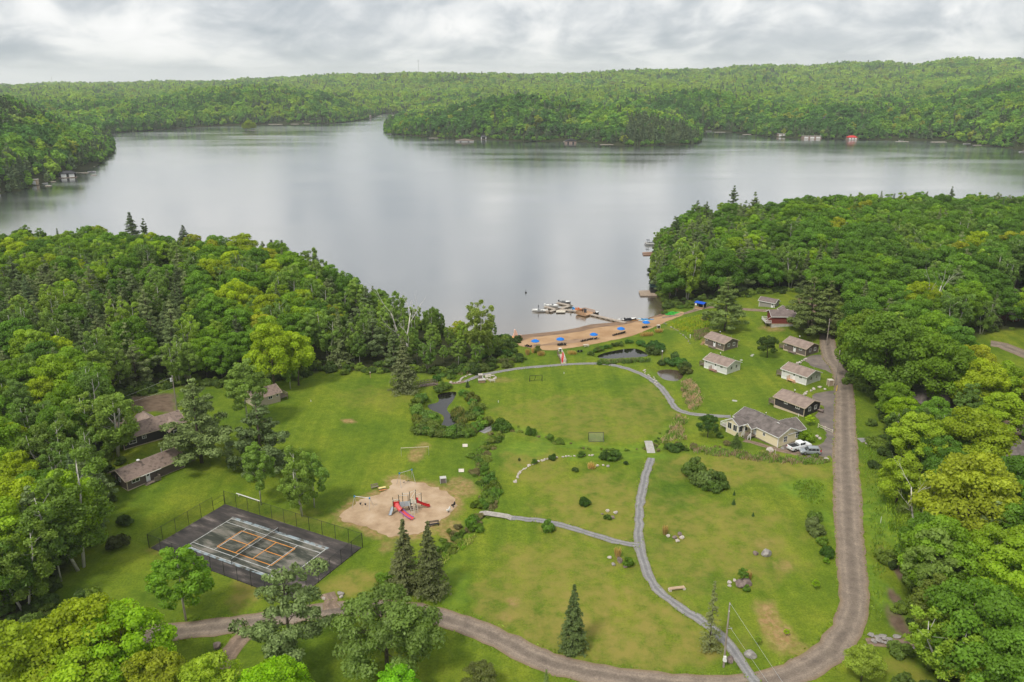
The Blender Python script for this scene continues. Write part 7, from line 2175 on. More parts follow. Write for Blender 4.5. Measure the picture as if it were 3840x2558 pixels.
playset()
for lab, x, y, m in (('dark spring rider at the right rim of the playground sand', 1700, 1903, BLACK), ('white spring rider at the right rim of the playground sand', 1682, 1922, WTRIM)):
    o = thing('spring_rider', lab, 'spring rider', at(x, y), 0.7)
    MB().tube([(.16 * math.cos(k * .8), .16 * math.sin(k * .8), .02 + k * .018) for k in range(26)], .03, 5).build('spring', BLACK, o)
    MB().loft([[(x_, -.1, .48), (x_, .1, .48), (x_, .08, .48 + h_), (x_, -.08, .48 + h_)] for x_, h_ in ((-.45, .35), (-.2, .3), (.1, .34), (.35, .8), (.5, .6))]).build('body', m, o)
    MB().tube([(.25, -.25, .95), (.25, .25, .95)], .025, 5).build('handlebar', m, o)


# ------------------------------------------------------------------ vehicles
def wheel(o, x, y, r=.38, w=.26):
    t = MB().tube([(x, y - w / 2, r), (x, y + w / 2, r)], r, 18).build('wheel', mat('tyre', (0.015, 0.015, 0.016)), o)
    MB().tube([(x, y - w / 2 - .015, r), (x, y + w / 2 + .015, r)], r * .62, 12).build('rim', mat('alloy', (0.45, 0.45, 0.46), rough=0.3, metal=0.8), t)


def vehicle(label, rear_px, front_px, paint, kind, name):
    """Set by where its near rear and front wheels touch the ground; x points forward."""
    a, b = at(*rear_px), at(*front_px); d = b - a; ang = math.atan2(d.y, d.x)
    wb = {'truck': 3.7, 'suv': 2.65}[kind]; ln = {'truck': 5.9, 'suv': 4.55}[kind]; W = {'truck': 1.0, 'suv': .9}[kind]
    side = -1 if (b.x > a.x) else 1                                   # near side: right of travel when heading right
    mid = (a + b) / 2
    nrm = Vector((-math.sin(ang), math.cos(ang), 0))
    c = mid - nrm * side * W * .9
    o = thing(name, label, {'truck': 'truck', 'suv': 'car'}[kind], (c.x, c.y, float(T(c.x, c.y)) + .04), ang)
    P = mat(name + '_paint', paint, rough=0.28, spec=0.6, metal=.0 if kind == 'truck' else .35)

    def body(secs, nm, m):
        ob = MB().loft([[(x, -w, z0), (x, -w, (z0 + z1) * .55), (x, -w * .95, z1), (x, w * .95, z1), (x, w, (z0 + z1) * .55), (x, w, z0)] for x, w, z0, z1 in secs]).build(nm, m, o)
        bv = ob.modifiers.new('bevel', 'BEVEL'); bv.width = .05; bv.segments = 2; bv.limit_method = 'ANGLE'
        return ob
    h = ln / 2
    if kind == 'truck':
        body([(-h, .93, .55, 1.22), (-h + .15, .98, .45, 1.25), (-.35, 1.0, .42, 1.25), (.9, 1.0, .42, 1.22), (1.6, 1.0, .42, 1.2), (h - .3, .98, .42, 1.12), (h, .90, .5, 1.0)], 'body', P)
        body([(-.62, .86, 1.22, 1.72), (-.45, .80, 1.2, 1.9), (.75, .80, 1.2, 1.92), (1.45, .90, 1.18, 1.3)], 'cab', P)
        MB().box(-h + .18, -.68, -.82, .82, 1.2, 1.275).build('bed_cover', mat('tonneau', (0.03, 0.03, 0.032), rough=.8), o)
        wz0, wz1 = 1.3, 1.78; spans = ((-.45, .1), (.17, .95))
        MB().slab([(.98, -.72, 1.80), (.98, .72, 1.80), (1.42, .80, 1.34), (1.42, -.80, 1.34)], .03).build('windscreen', GLASS, o)
        MB().slab([(-.66, -.62, 1.36), (-.66, .62, 1.36), (-.52, .62, 1.8), (-.52, -.62, 1.8)], .03).build('rear_window', GLASS, o)
        for s in (-1, 1):
            MB().box(-h - .02, -h + .06, s * .78 - .1, s * .78 + .1, .8, 1.18).build('tail_light', mat('red_lens', (.45, .015, .015), rough=.2), o); MB().box(h - .06, h + .02, s * .7 - .16, s * .7 + .16, .75, .98).build('headlight', mat('lens', (.75, .75, .75), rough=.1), o)
            MB().box(.95, 1.1, s * 1.12 - .1, s * 1.12 + .1, 1.25, 1.45).build('mirror', P, o)
        MB().box(-h - .08, -h + .02, -.9, .9, .48, .64).build('bumper', STEEL, o); MB().box(h - .02, h + .06, -.55, .55, .6, .98).build('grille', STEEL, o)
        r = .4
    else:
        body([(-h, .80, .5, .95), (-h + .2, .88, .35, 1.02), (-.6, .9, .3, 1.02), (.8, .9, .3, 1.0), (h - .7, .88, .3, .95), (h - .1, .8, .35, .78), (h, .7, .42, .65)], 'body', P)
        body([(-h + .12, .74, 1.0, 1.35), (-h + .45, .70, .98, 1.6), (-.4, .70, .98, 1.66), (.35, .68, .98, 1.60), (1.15, .80, .96, 1.02)], 'cab', P)
        wz0, wz1 = 1.06, 1.5; spans = ((-1.75, -1.15), (-1.08, -.2), (-.13, .62))
        MB().slab([(.42, -.62, 1.55), (.42, .62, 1.55), (1.12, .72, 1.05), (1.12, -.72, 1.05)], .03).build('windscreen', GLASS, o)
        for s in (-1, 1):
            MB().box(-h - .02, -h + .25, s * .78 - .1, s * .78 + .1, .85, 1.25).build('tail_light', mat('red_lens', (.45, .015, .015), rough=.2), o); MB().box(h - .3, h - .02, s * .68 - .14, s * .68 + .14, .66, .8).build('headlight', mat('lens', (.75, .75, .75), rough=.1), o)
            MB().box(.55, .7, s * 1.0 - .08, s * 1.0 + .08, 1.02, 1.18).build('mirror', P, o); MB().bar((-h + .5, s * .62, 1.66), (.2, s * .62, 1.68), .05).build('roof_rail', STEEL, o)
        MB().box(-h + .1, h - .15, -.905, .905, .28, .42).build('sill', mat('grey_cladding', (.06, .06, .065)), o)
        r = .36
    yw = .83 if kind == 'truck' else .74
    for x0, x1 in spans:
        for s in (-1, 1): MB().slab([(x0, s * (yw + .06), wz0), (x1, s * (yw + .06), wz0), (x1 - .04, s * (yw - .02), wz1), (x0 + .06, s * (yw - .02), wz1)], .03).build('side_window', GLASS, o)
    for x in (-wb / 2 - .1, wb / 2 - .1):
        for s in (-1, 1): wheel(o, x, s * (W - .12), r)
    return o


vehicle('white pickup truck with black bed cover parked by the cream house', (2981, 1697), (3032, 1682), (0.80, 0.81, 0.82), 'truck', 'pickup_truck')
vehicle('silver grey compact utility car parked in front of the white pickup', (3062, 1708.5), (3017, 1710), (0.36, 0.39, 0.41), 'suv', 'parked_car')
vehicle('white car half hidden under the maples at the right edge', (3745, 1812), (3705, 1792), (0.80, 0.80, 0.80), 'suv', 'parked_car')


# ------------------------------------------------------------------ utility poles, wires, small posts
POLE = mat('pole_wood', (0.20, 0.165, 0.135), (0.34, 0.29, 0.25), 1.5, 0.9, stretch=(3, 3, 0.4))


def utility_pole(label, bx, by, top, arm=True, can=False, lean=0.0):
    p = at(bx, by); h = height_to(p, top)
    o = thing('utility_pole', label, 'pole', p)
    MB().tube([(0, 0, -.3), (lean, 0, h)], [.17, .11], 9).build('pole', POLE, o)
    for k in range(2): MB().cone((.0, -.12), .06, .05, h - .25 - k * 1.2, h - .05 - k * 1.2, 7).build('insulator', WTRIM, o)
    if arm: MB().bar((-.05, -.2, h * .62), (.55, -.25, h * .62), .06).cone((.55, -.25), .09, .07, h * .62 - .05, h * .62 + .12, 8).build('bracket', STEEL, o)
    if can: MB().tube([(-.35, -.15, h - 1.6), (-.35, -.15, h - .7)], .24, 10).build('transformer', mat('transformer_grey', (.5, .5, .5)), o)
    return o, p, h


def wire(label, a, b, sag=0.6, n=14, r=0.02):
    a, b = Vector(a), Vector(b)
    o = thing('overhead_wire', label, 'wire', a)
    MB().tube([a.lerp(b, k / n) - a - Vector((0, 0, sag * 4 * (k / n) * (1 - k / n))) for k in range(n + 1)], r, 5).build('cable', STEEL, o)


po, p1, h1 = utility_pole('tall wooden utility pole beside the grey path in the front meadow', 2713, 2501, 2260)
for x, y, z in ((0, -.22, 1.9), (-.05, -.22, 1.45), (.1, -.2, 1.3)): MB().box(x - .2, x + .2, y - .12, y + .12, z - .2, z + .2).build('meter_box', WTRIM, po)


def toward(p, px, py, dist):
    dx, dy, dz = ray(px, py)
    k = dist / dy
    return Vector((dx * k, dist, CAM_Z + dz * k))


top = p1 + Vector((0.1, -.1, h1 - .15)); mid_ = p1 + Vector((.15, -.15, h1 * .66))
e1 = toward(p1, 2940, 2562, p1.y - 18); e2 = toward(p1, 2885, 2562, p1.y - 14)
wire('upper wire running from the front utility pole past the road bend', top, top + (e1 - top) * 2.0, 0.15)
wire('lower wire running from the front utility pole past the road bend', mid_, mid_ + (e2 - mid_) * 2.0, 0.15)
po, p2, h2 = utility_pole('pale utility pole with grey transformer above the dark cabin', 665, 1548, 1408, False, True)
q = at(440, 1690, None, 0)
t2 = p2 + Vector((0, 0, h2 - .4))
wire('upper wire from the pole by the dark cabin into the left wood', t2, toward(p2, 330, 1530, p2.y - 3), 0.5)
wire('lower wire from the pole by the dark cabin into the left wood', p2 + Vector((0, 0, h2 - 3.2)), toward(p2, 330, 1548, p2.y - 3), 0.5)
utility_pole('utility pole beside the bin enclosure at the gravel yard', 3132, 1447, 1314, False)
utility_pole('pale utility pole at the edge of the trees behind the taupe cabin', 3099, 1296, 1195, False)


def small_post(name, label, cat, px, py, h, m, r=.06, cap=None):
    o = thing(name, label, cat, at(px, py)); MB().tube([(0, 0, -.2), (0, 0, h)], r, 7).build('post', m, o)
    if cap: MB().cone((0, 0), r * 2.2, r * 1.6, h, h + .25, 8).build('cap', cap, o)


small_post('bollard', 'yellow marker post at the bend of the gravel yard', 'post', 3137, 1466, 1.6, mat('yellow_paint', (.75, .48, .03)), .09)
small_post('lamp_post', 'short post with white lamp beside the reed pond', 'lamp', 2482, 1352, 3.0, OLDWOOD, .12, WTRIM)
small_post('lamp_post', 'short wooden post with pale cap at the edge of the left wood', 'post', 1389, 1417, 1.6, WOOD, .08, PALE)
small_post('marker_post', 'thin pale post in front of the cream house near the flat boulder', 'post', 2906, 1712, 1.9, PALE, .05)
small_post('marker_post', 'thin white post in the weeds right of the road', 'post', 3302, 1962, 1.4, WTRIM, .05)
small_post('standpipe', 'white standpipe on the grass left of the taupe cabin', 'pipe', 2588, 1268, 1.0, WTRIM, .1, WTRIM)
small_post('standpipe', 'white vent pipe at the corner of the charcoal cabin', 'pipe', 2994, 1562, .8, WTRIM, .08)
for lab, x, y in (('round concrete tank lid in the lawn in front of the cabins', 2751, 1503), ('second round concrete tank lid in the lawn in front of the cabins', 2759, 1504), ('round tank lid between the two left cabins and the round tree', 2819, 1335), ('another round tank lid between the two left cabins', 2823, 1331), ('round tank lid right of the white cabin', 2780, 1351)):
    o = thing('tank_lid', lab, 'lid', at(x, y)); MB().cone((0, 0), .45, .4, -.05, .12, 14).build('cover', CONC, o); MB().box(-.12, .12, -.03, .03, .12, .16).build('handle', STEEL, o)
sf = thing('split_rail_fence', 'short split rail fence at the small bed beside the gravel yard', 'fence', at(3068, 1604), -1.0)
for x in (0, 2.0, 4.0): MB().box(x - .07, x + .07, -.07, .07, -.2, 1.1).build('post', PALE, sf)
for x in (0, 2.0):
    for z in (.4, .85): MB().bar((x, 0, z), (x + 2, 0, z), .08).build('rail', PALE, sf)
lg = thing('fallen_pole', 'long white pole lying on the grass behind the tennis court', 'pole', at(887, 1858)); q = at(975, 1883) - at(887, 1858)
MB().tube([(0, 0, .5), (q.x, q.y, q.z + .25)], .09, 7).build('pole', WTRIM, lg)
for x in (.1, .9): MB().box(q.x * x - .08, q.x * x + .08, q.y * x - .08, q.y * x + .08, -.2, .38).build('support', PALE, lg)
for lab, x, y in (('white croquet marker on the left half of the oval field', 1869, 1509), ('white croquet marker on the far side of the oval field', 2115, 1402), ('pale marker on the left lawn near the beige cabin', 1166, 1507)):
    small_post('marker_peg', lab, 'peg', x, y, .5, WTRIM, .08)

# ------------------------------------------------------------------ single trees of the grounds
for kind, bx, by, top, lab, kw in (
    ('pine', 757, 1735, 1419, 'tall broad pine standing right of the dark cabin', dict(var=2, tint=(0.19, 0.25, 0.10), wide=1.25)),
    ('pine', 985, 1768, 1478, 'darker pine beside the tall broad pine near the cabins', dict(var=0, tint=(0.13, 0.18, 0.08), wide=1.15)),
    ('birch', 980, 1893, 1645, 'slim birch with bare white trunk behind the tennis court', dict(var=2, tint=(0.21, 0.33, 0.07))),
    ('birch', 1135, 1932, 1700, 'leaning birch with thin crown between court and playground', dict(var=1, tint=(0.22, 0.32, 0.07), wide=1.0)),
    ('birch', 1179, 1903, 1690, 'birch with white foot right behind the leaning birch', dict(var=0, tint=(0.17, 0.27, 0.06), wide=1.0)),
    ('birch', 309, 2133, 1750, 'big birch with white trunk at the left lawn edge', dict(var=1, tint=(0.15, 0.235, 0.045), wide=1.2)),
    ('birch', 230, 2180, 1900, 'birch close behind the big white-trunked birch', dict(var=0, tint=(0.12, 0.20, 0.045))),
    ('birch', 100, 2290, 2010, 'light birch in the gap at the left edge above the corner maples', dict(var=1, tint=(0.16, 0.235, 0.045), wide=1.3)),
    ('maple', 20, 2300, 2030, 'dark maple at the left edge above the corner maples', dict(var=3, tint=(0.10, 0.18, 0.03), wide=1.0)),
    ('birch', 698, 2327, 2031, 'bright green birch on the lawn in front of the tennis court', dict(var=0, tint=(0.16, 0.29, 0.03), wide=1.25)),
    ('open_pine', 1093, 2495, 2125, 'open old pine with grey trunk beside the road fork', dict(tint=(0.20, 0.27, 0.11), wide=1.0)),
    ('spruce', 1521, 2216, 1948, 'greyish spruce of the pair below the playground', dict(var=0, tint=(0.145, 0.16, 0.075))),
    ('spruce', 1612, 2225, 1957, 'darker spruce of the pair below the playground', dict(var=2, tint=(0.10, 0.115, 0.05))),
    ('dense_pine', 1452, 2520, 2208, 'big round dense pine in front of the road', dict(tint=(0.17, 0.25, 0.065), wide=1.08)),
    ('spruce', 2148, 2432, 2194, 'lone dark spruce on the front meadow', dict(var=1, tint=(0.09, 0.125, 0.045), wide=1.05)),
    ('thin_spruce', 2659, 2434, 2180, 'thin pale spruce beside the grey path and the pole', dict(tint=(0.17, 0.19, 0.085))),
    ('spruce', 1518, 1466, 1261, 'dark spruce alone in front of the left wood', dict(var=2, tint=(0.105, 0.12, 0.06), wide=1.1)),
    ('pine', 2717, 1240, 1038, 'tall pine standing alone behind the taupe cabin by the beach', dict(var=2, tint=(0.18, 0.245, 0.08), wide=1.15)),
    ('pine', 3031, 1259, 1040, 'large pine beside the red cabin', dict(var=0, tint=(0.135, 0.175, 0.06), wide=1.35)),
    ('pine', 3095, 1245, 1054, 'second pine right of the red cabin', dict(var=1, tint=(0.145, 0.185, 0.06), wide=1.3)),
    ('round_tree', 2877, 1341, 1253, 'clipped round dark green tree between the cabins', dict(tint=(0.06, 0.10, 0.025), wide=1.05)),
    ('round_tree', 2653, 1640, 1549, 'round leafy tree at the corner of the cream house', dict(tint=(0.065, 0.13, 0.03), wide=1.0)),
    ('spruce', 2760, 1675, 1623, 'small bushy conifer in front of the cream house', dict(var=2, tint=(0.08, 0.125, 0.035), wide=1.7)),
    ('young_tree', 3034, 1597, 1557, 'bright yellow-green sapling between the charcoal cabin and the cream house', dict(tint=(0.30, 0.42, 0.02), wide=1.5)),
    ('bush', 3027, 1652, 1605, 'bright green climbing shrub at the right corner of the cream house', dict(tint=(0.20, 0.32, 0.02), wide=.8)),
    ('young_tree', 2783, 2182, 2131, 'young conifer growing from the dark boulders on the lawn', dict(tint=(0.12, 0.22, 0.03), wide=1.4)),
    ('young_tree', 3059, 2210, 2175, 'small bright sapling on the lawn near the road', dict(tint=(0.24, 0.38, 0.02), wide=1.4)),
    ('young_tree', 2949, 2384, 2360, 'tiny bright sapling at the dry patch near the road bend', dict(tint=(0.28, 0.40, 0.02), wide=1.6)),
    ('young_tree', 2841, 2420, 2385, 'thin pale sapling beside the wires near the front pole', dict(tint=(0.24, 0.34, 0.04), wide=1.2)),
    ('spruce', 2753, 1857, 1838, 'tiny conifer below the grey-green shrub clump', dict(tint=(0.05, 0.10, 0.03), wide=1.3)),
    ('spruce', 2751, 1892, 1870, 'second tiny conifer below the grey-green shrub clump', dict(tint=(0.05, 0.10, 0.03), wide=1.3)),
    ('spruce', 2824, 1936, 1920, 'tiny conifer alone in the right meadow', dict(tint=(0.05, 0.10, 0.03), wide=1.4)),
    ('spruce', 1753, 1452, 1427, 'small dark conifer between the pond shrubs and the fire pit', dict(tint=(0.06, 0.09, 0.03), wide=1.8)),
    ('birch', 330, 1700, 1490, 'light birch with white stems left of the dark cabin', dict(var=3, tint=(0.23, 0.32, 0.07), wide=1.3)),
    ('birch', 440, 1716, 1465, 'leafy birch at the left end of the dark cabin', dict(var=1, tint=(0.21, 0.31, 0.065), wide=1.3)),
    ('maple', 1120, 1445, 1230, 'bright yellow-green maple at the corner of the left wood', dict(var=4, tint=(0.30, 0.40, 0.025), wide=.9)),
    ('maple', 1030, 1460, 1205, 'bright yellow-green maple behind the beige cabin', dict(var=2, tint=(0.29, 0.39, 0.025), wide=.9)),
    ('birch', 930, 1590, 1335, 'broad birch standing in front of the left half of the beige cabin', dict(var=0, tint=(0.17, 0.25, 0.06), wide=1.2)),
    ('birch', 1090, 1458, 1345, 'small crooked birch at the right of the beige cabin', dict(var=2, tint=(0.17, 0.27, 0.04), wide=1.2)),
    ('birch', 1790, 1345, 1135, 'tall airy birch nearest the beach in the left wood', dict(var=3, tint=(0.22, 0.28, 0.07), wide=1.1)),
    ('maple', 3300, 1500, 1165, 'big leafy maple overhanging the gravel yard', dict(var=1, tint=(0.13, 0.22, 0.03), wide=1.05)),
    ('maple', 3230, 1420, 1150, 'leafy maple at the top of the road beside the yard', dict(var=3, tint=(0.17, 0.26, 0.03), wide=1.0)),
    ('maple', 3480, 1530, 1250, 'broad maple behind the hip-roofed house', dict(var=1, tint=(0.15, 0.25, 0.025), wide=1.1)),
    ('maple', 3660, 1590, 1345, 'rounded yellow-green maple beside the right lawn', dict(var=2, tint=(0.30, 0.38, 0.025), wide=1.0)),
    ('maple', 3730, 1660, 1460, 'yellow-green maple below the right lawn', dict(var=4, tint=(0.24, 0.34, 0.025), wide=1.1)),
    ('maple', 3620, 1800, 1530, 'wide maple with yellow-green crown right of the road', dict(var=0, tint=(0.26, 0.34, 0.025), wide=1.2)),
    ('maple', 3430, 1760, 1540, 'yellow-green maple nearest the road on the right', dict(var=3, tint=(0.24, 0.33, 0.03), wide=1.15)),
    ('maple', 3600, 2060, 1705, 'golden-topped maple beside the dead white birch', dict(var=1, tint=(0.27, 0.315, 0.03), wide=1.1)),
    ('maple', 3360, 1890, 1700, 'light green maple at the road verge', dict(var=2, tint=(0.25, 0.34, 0.03), wide=1.1)),
    ('maple', 3372, 1640, 1480, 'small bright maple left of the hip-roofed house', dict(var=4, tint=(0.24, 0.37, 0.02), wide=1.1)),
    ('birch', 3490, 2230, 2030, 'soft green tree behind the bare soil strip on the right', dict(var=1, tint=(0.16, 0.25, 0.05), wide=1.5)),
    ('birch', 3510, 2420, 2150, 'dull green tree between the dead birches on the right', dict(var=0, tint=(0.19, 0.24, 0.05), wide=1.3)),
):
    plant_b(kind, bx, by, top, lab, **kw)
for kind, tx, ty, h, lab, kw in (
    ('pine', 2755, 697, 21.0, 'tallest pine on the skyline of the right point', dict(var=1, tint=(0.11, 0.155, 0.075), wide=.95)),
    ('pine', 2833, 720, 20.0, 'second tall pine on the skyline of the right point', dict(var=0, tint=(0.13, 0.17, 0.075), wide=.85)),
    ('pine', 2617, 752, 19.0, 'left pine of the pair near the tip of the right point', dict(var=0, tint=(0.11, 0.15, 0.07), wide=.8)),
    ('pine', 2652, 756, 19.0, 'right pine of the pair near the tip of the right point', dict(var=2, tint=(0.11, 0.15, 0.07), wide=.75)),
    ('pine', 2790, 770, 19.0, 'broad grey-green pine in front of the tall skyline pines', dict(var=2, tint=(0.15, 0.20, 0.085), wide=.9)),
    ('pine', 2540, 815, 16.0, 'dark pine leaning over the water at the right point', dict(var=1, tint=(0.08, 0.125, 0.055), wide=.9)),
    ('pine', 3573, 700, 19.0, 'leaning flat-topped pine on the skyline at the far right', dict(var=1, tint=(0.11, 0.15, 0.07), wide=.8)),
    ('spruce', 483, 797, 19.0, 'tall ragged spruce on the skyline of the left wood', dict(var=1, tint=(0.09, 0.13, 0.06), wide=1.7)),
    ('pine', 535, 820, 17.0, 'dark pine right of the tall skyline spruce', dict(var=1, tint=(0.095, 0.135, 0.06), wide=.8)),
    ('spruce', 684, 845, 16.0, 'dark spruce top on the left wood skyline', dict(var=0, tint=(0.09, 0.13, 0.06), wide=1.7)),
    ('spruce', 1016, 900, 15.0, 'left spruce of the skyline pair in the left wood', dict(var=2, tint=(0.09, 0.13, 0.055), wide=1.7)),
    ('spruce', 1056, 902, 15.0, 'right spruce of the skyline pair in the left wood', dict(var=0, tint=(0.09, 0.13, 0.055), wide=1.7)),
    ('spruce', 1178, 940, 14.5, 'lone dark spruce at the lake edge of the left wood', dict(var=1, tint=(0.08, 0.12, 0.05), wide=1.7)),
    ('maple', 276, 2268, 15.5, 'huge golden-green maple in the lower left corner', dict(var=1, tint=(0.27, 0.34, 0.02), wide=1.15, rz=.4)),
    ('maple', 430, 2276, 15.5, 'huge bright green maple right of the golden one in the lower left corner', dict(var=3, tint=(0.24, 0.40, 0.02), wide=1.1, rz=2.0)),
    ('maple', 60, 2330, 15.0, 'yellow-green maple at the left edge of the lower left corner', dict(var=0, tint=(0.28, 0.37, 0.025), wide=1.1)),
    ('maple', 560, 2445, 12.0, 'yellow-green maple top in front of the huge bright maple', dict(var=2, tint=(0.31, 0.36, 0.03), wide=1.1)),
    ('maple', 260, 2440, 13.0, 'bright maple top at the very bottom left', dict(var=4, tint=(0.26, 0.38, 0.02), wide=1.3)),
    ('maple', 760, 2470, 11.0, 'leafy green maple top at the bottom below the road fork', dict(var=0, tint=(0.25, 0.34, 0.03), wide=1.2)),
    ('maple', 1010, 2490, 10.5, 'bright green maple top at the bottom edge below the old pine', dict(var=1, tint=(0.24, 0.42, 0.015), wide=1.2)),
    ('maple', 1480, 2502, 8.0, 'small vivid green maple top below the round dense pine', dict(var=4, tint=(0.20, 0.44, 0.02), wide=1.3)),
    ('round_tree', 1800, 2486, 5.0, 'dull green shrub tree at the bottom edge left of the road', dict(tint=(0.13, 0.15, 0.05), wide=1.2)),
    ('spruce', 2049, 2512, 6.0, 'spruce tip at the bottom edge below the road', dict(tint=(0.12, 0.17, 0.05), wide=.9)),
    ('birch', 3650, 2080, 12.0, 'bright birch at the right edge above the railing', dict(var=1, tint=(0.17, 0.28, 0.04), wide=1.3)),
    ('maple', 3790, 2090, 13.0, 'green maple cut off by the right edge', dict(var=0, tint=(0.14, 0.27, 0.03), wide=1.2)),
    ('birch', 3590, 2290, 12.0, 'leafy tree with white trunk in the lower right corner', dict(var=3, tint=(0.22, 0.32, 0.04), wide=1.5)),
    ('birch', 3780, 2280, 13.0, 'tall green tree at the right edge of the lower right corner', dict(var=1, tint=(0.13, 0.26, 0.03), wide=1.5)),
    ('maple', 3250, 2425, 6.0, 'round yellow-green shrub tree at the bottom right of the road bend', dict(var=0, tint=(0.24, 0.31, 0.05), wide=1.2)),
    ('maple', 3680, 2420, 9.0, 'yellow-green tree at the bottom right corner', dict(var=3, tint=(0.25, 0.32, 0.04), wide=1.2)),
):
    plant_t(kind, tx, ty, h, lab, **kw)
for lab, bx, by, top, sd, sp in (('bare dead birch with white forked trunk right of the road', 3440, 2010, 1808, 3, .30), ('bare dead birch with spreading white limbs lower right', 3628, 2322, 2118, 5, .55), ('bare white stems rising above the trees near the beach', 1520, 1330, 1140, 7, .25), ('bare white snag rising above the left wood', 690, 1240, 1165, 9, .1), ('bare pale tree in the middle of the right wood', 3470, 1230, 1050, 11, .3)):
    p = at(bx, by); h = height_to(p, top); me, H0 = dead_tree(sd, 12.0, 2 if sd != 9 else 1, sp)
    o = thing('dead_birch', lab, 'tree', p); o.scale = (h / H0,) * 3
    mesh_obj('trunk', me, DEAD_BARK, o)


# ------------------------------------------------------------------ bushes
def bushes(label, group, spots, tint=None, name=None):
    for x, y, h, w in spots:
        plant('bush', at(x, y), h, label, group, None, tint and tuple(c * rnd.uniform(.8, 1.2) for c in tint), w, name=name)


rg = np.random.default_rng(77)
ring = []
for x0, y0, x1, y1, n in ((1590, 1490, 1560, 1530, 4), (1560, 1540, 1570, 1600, 5), (1580, 1600, 1640, 1625, 6), (1640, 1630, 1760, 1632, 8), (1760, 1625, 1830, 1590, 6), (1800, 1580, 1770, 1520, 5), (1770, 1510, 1730, 1470, 4), (1600, 1560, 1630, 1600, 4), (1565, 1610, 1620, 1636, 4), (1700, 1620, 1790, 1610, 5), (1640, 1465, 1690, 1455, 3), (1750, 1560, 1790, 1575, 3)):
    for k in range(n):
        t = (k + .5) / n; ring.append((x0 + (x1 - x0) * t + rg.uniform(-8, 8), y0 + (y1 - y0) * t + rg.uniform(-5, 5), rg.uniform(1.6, 3.0), rg.uniform(.9, 1.3)))
bushes('leafy green bush in the thick ring around the hook-shaped pond', 'bushes around the hook-shaped pond', ring, (0.16, 0.255, 0.045))
sp = []
for pts, n, h0, h1 in (([(2215, 1325), (2260, 1306), (2330, 1292), (2400, 1290), (2440, 1305)], 18, 1.0, 1.9), ([(2235, 1358), (2300, 1356), (2380, 1354), (2440, 1350)], 12, .8, 1.3)):
    Lp = px_line(pts, 1.0)
    for k in range(n):
        q = Lp[int(len(Lp) * (k + rg.random()) / n) % len(Lp)]; px, py = pixel(q[0], q[1], 1.5); sp.append((px, py + rg.uniform(-3, 3), rg.uniform(h0, h1), rg.uniform(.9, 1.4)))
bushes('dark green bush on the bank of the reed pond below the beach', 'bushes around the reed pond', sp, (0.115, 0.20, 0.04))
bushes('rounded bush between the reed pond and the silty pond', 'bushes beside the silty pond', [(2462, 1318, 4.5, .9), (2455, 1328, 3.5, 1.0), (2530, 1352, 3.5, 1.0), (2548, 1372, 3.2, 1.1), (2565, 1382, 3.0, 1.1), (2520, 1368, 2.4, 1.2), (2575, 1400, 2.8, 1.0), (2500, 1372, 2.0, 1.2), (2480, 1366, 1.6, 1.2)], (0.10, 0.165, 0.04))
dsp = []
for x, y, h, w in ((1805, 1700, 1.4, 1.0), (1800, 1740, 1.8, 1.0), (1815, 1780, 2.4, 1.0), (1840, 1810, 2.6, 1.0), (1850, 1840, 2.6, 1.0), (1845, 1870, 2.2, 1.0), (1825, 1885, 2.6, 1.0), (1810, 1900, 2.2, 1.0), (1860, 1855, 2.0, 1.0), (1790, 1900, 1.8, 1.0), (1835, 1895, 2.0, 1.0), (1870, 1660, 1.2, 1.0), (1820, 1760, 1.6, 1.0), (1790, 1720, 1.2, 1.0)): dsp.append((x, y, h, w))
bushes('green bush in the weedy ditch between playground and middle lawn', 'bushes in the ditch', dsp, (0.14, 0.235, 0.035))
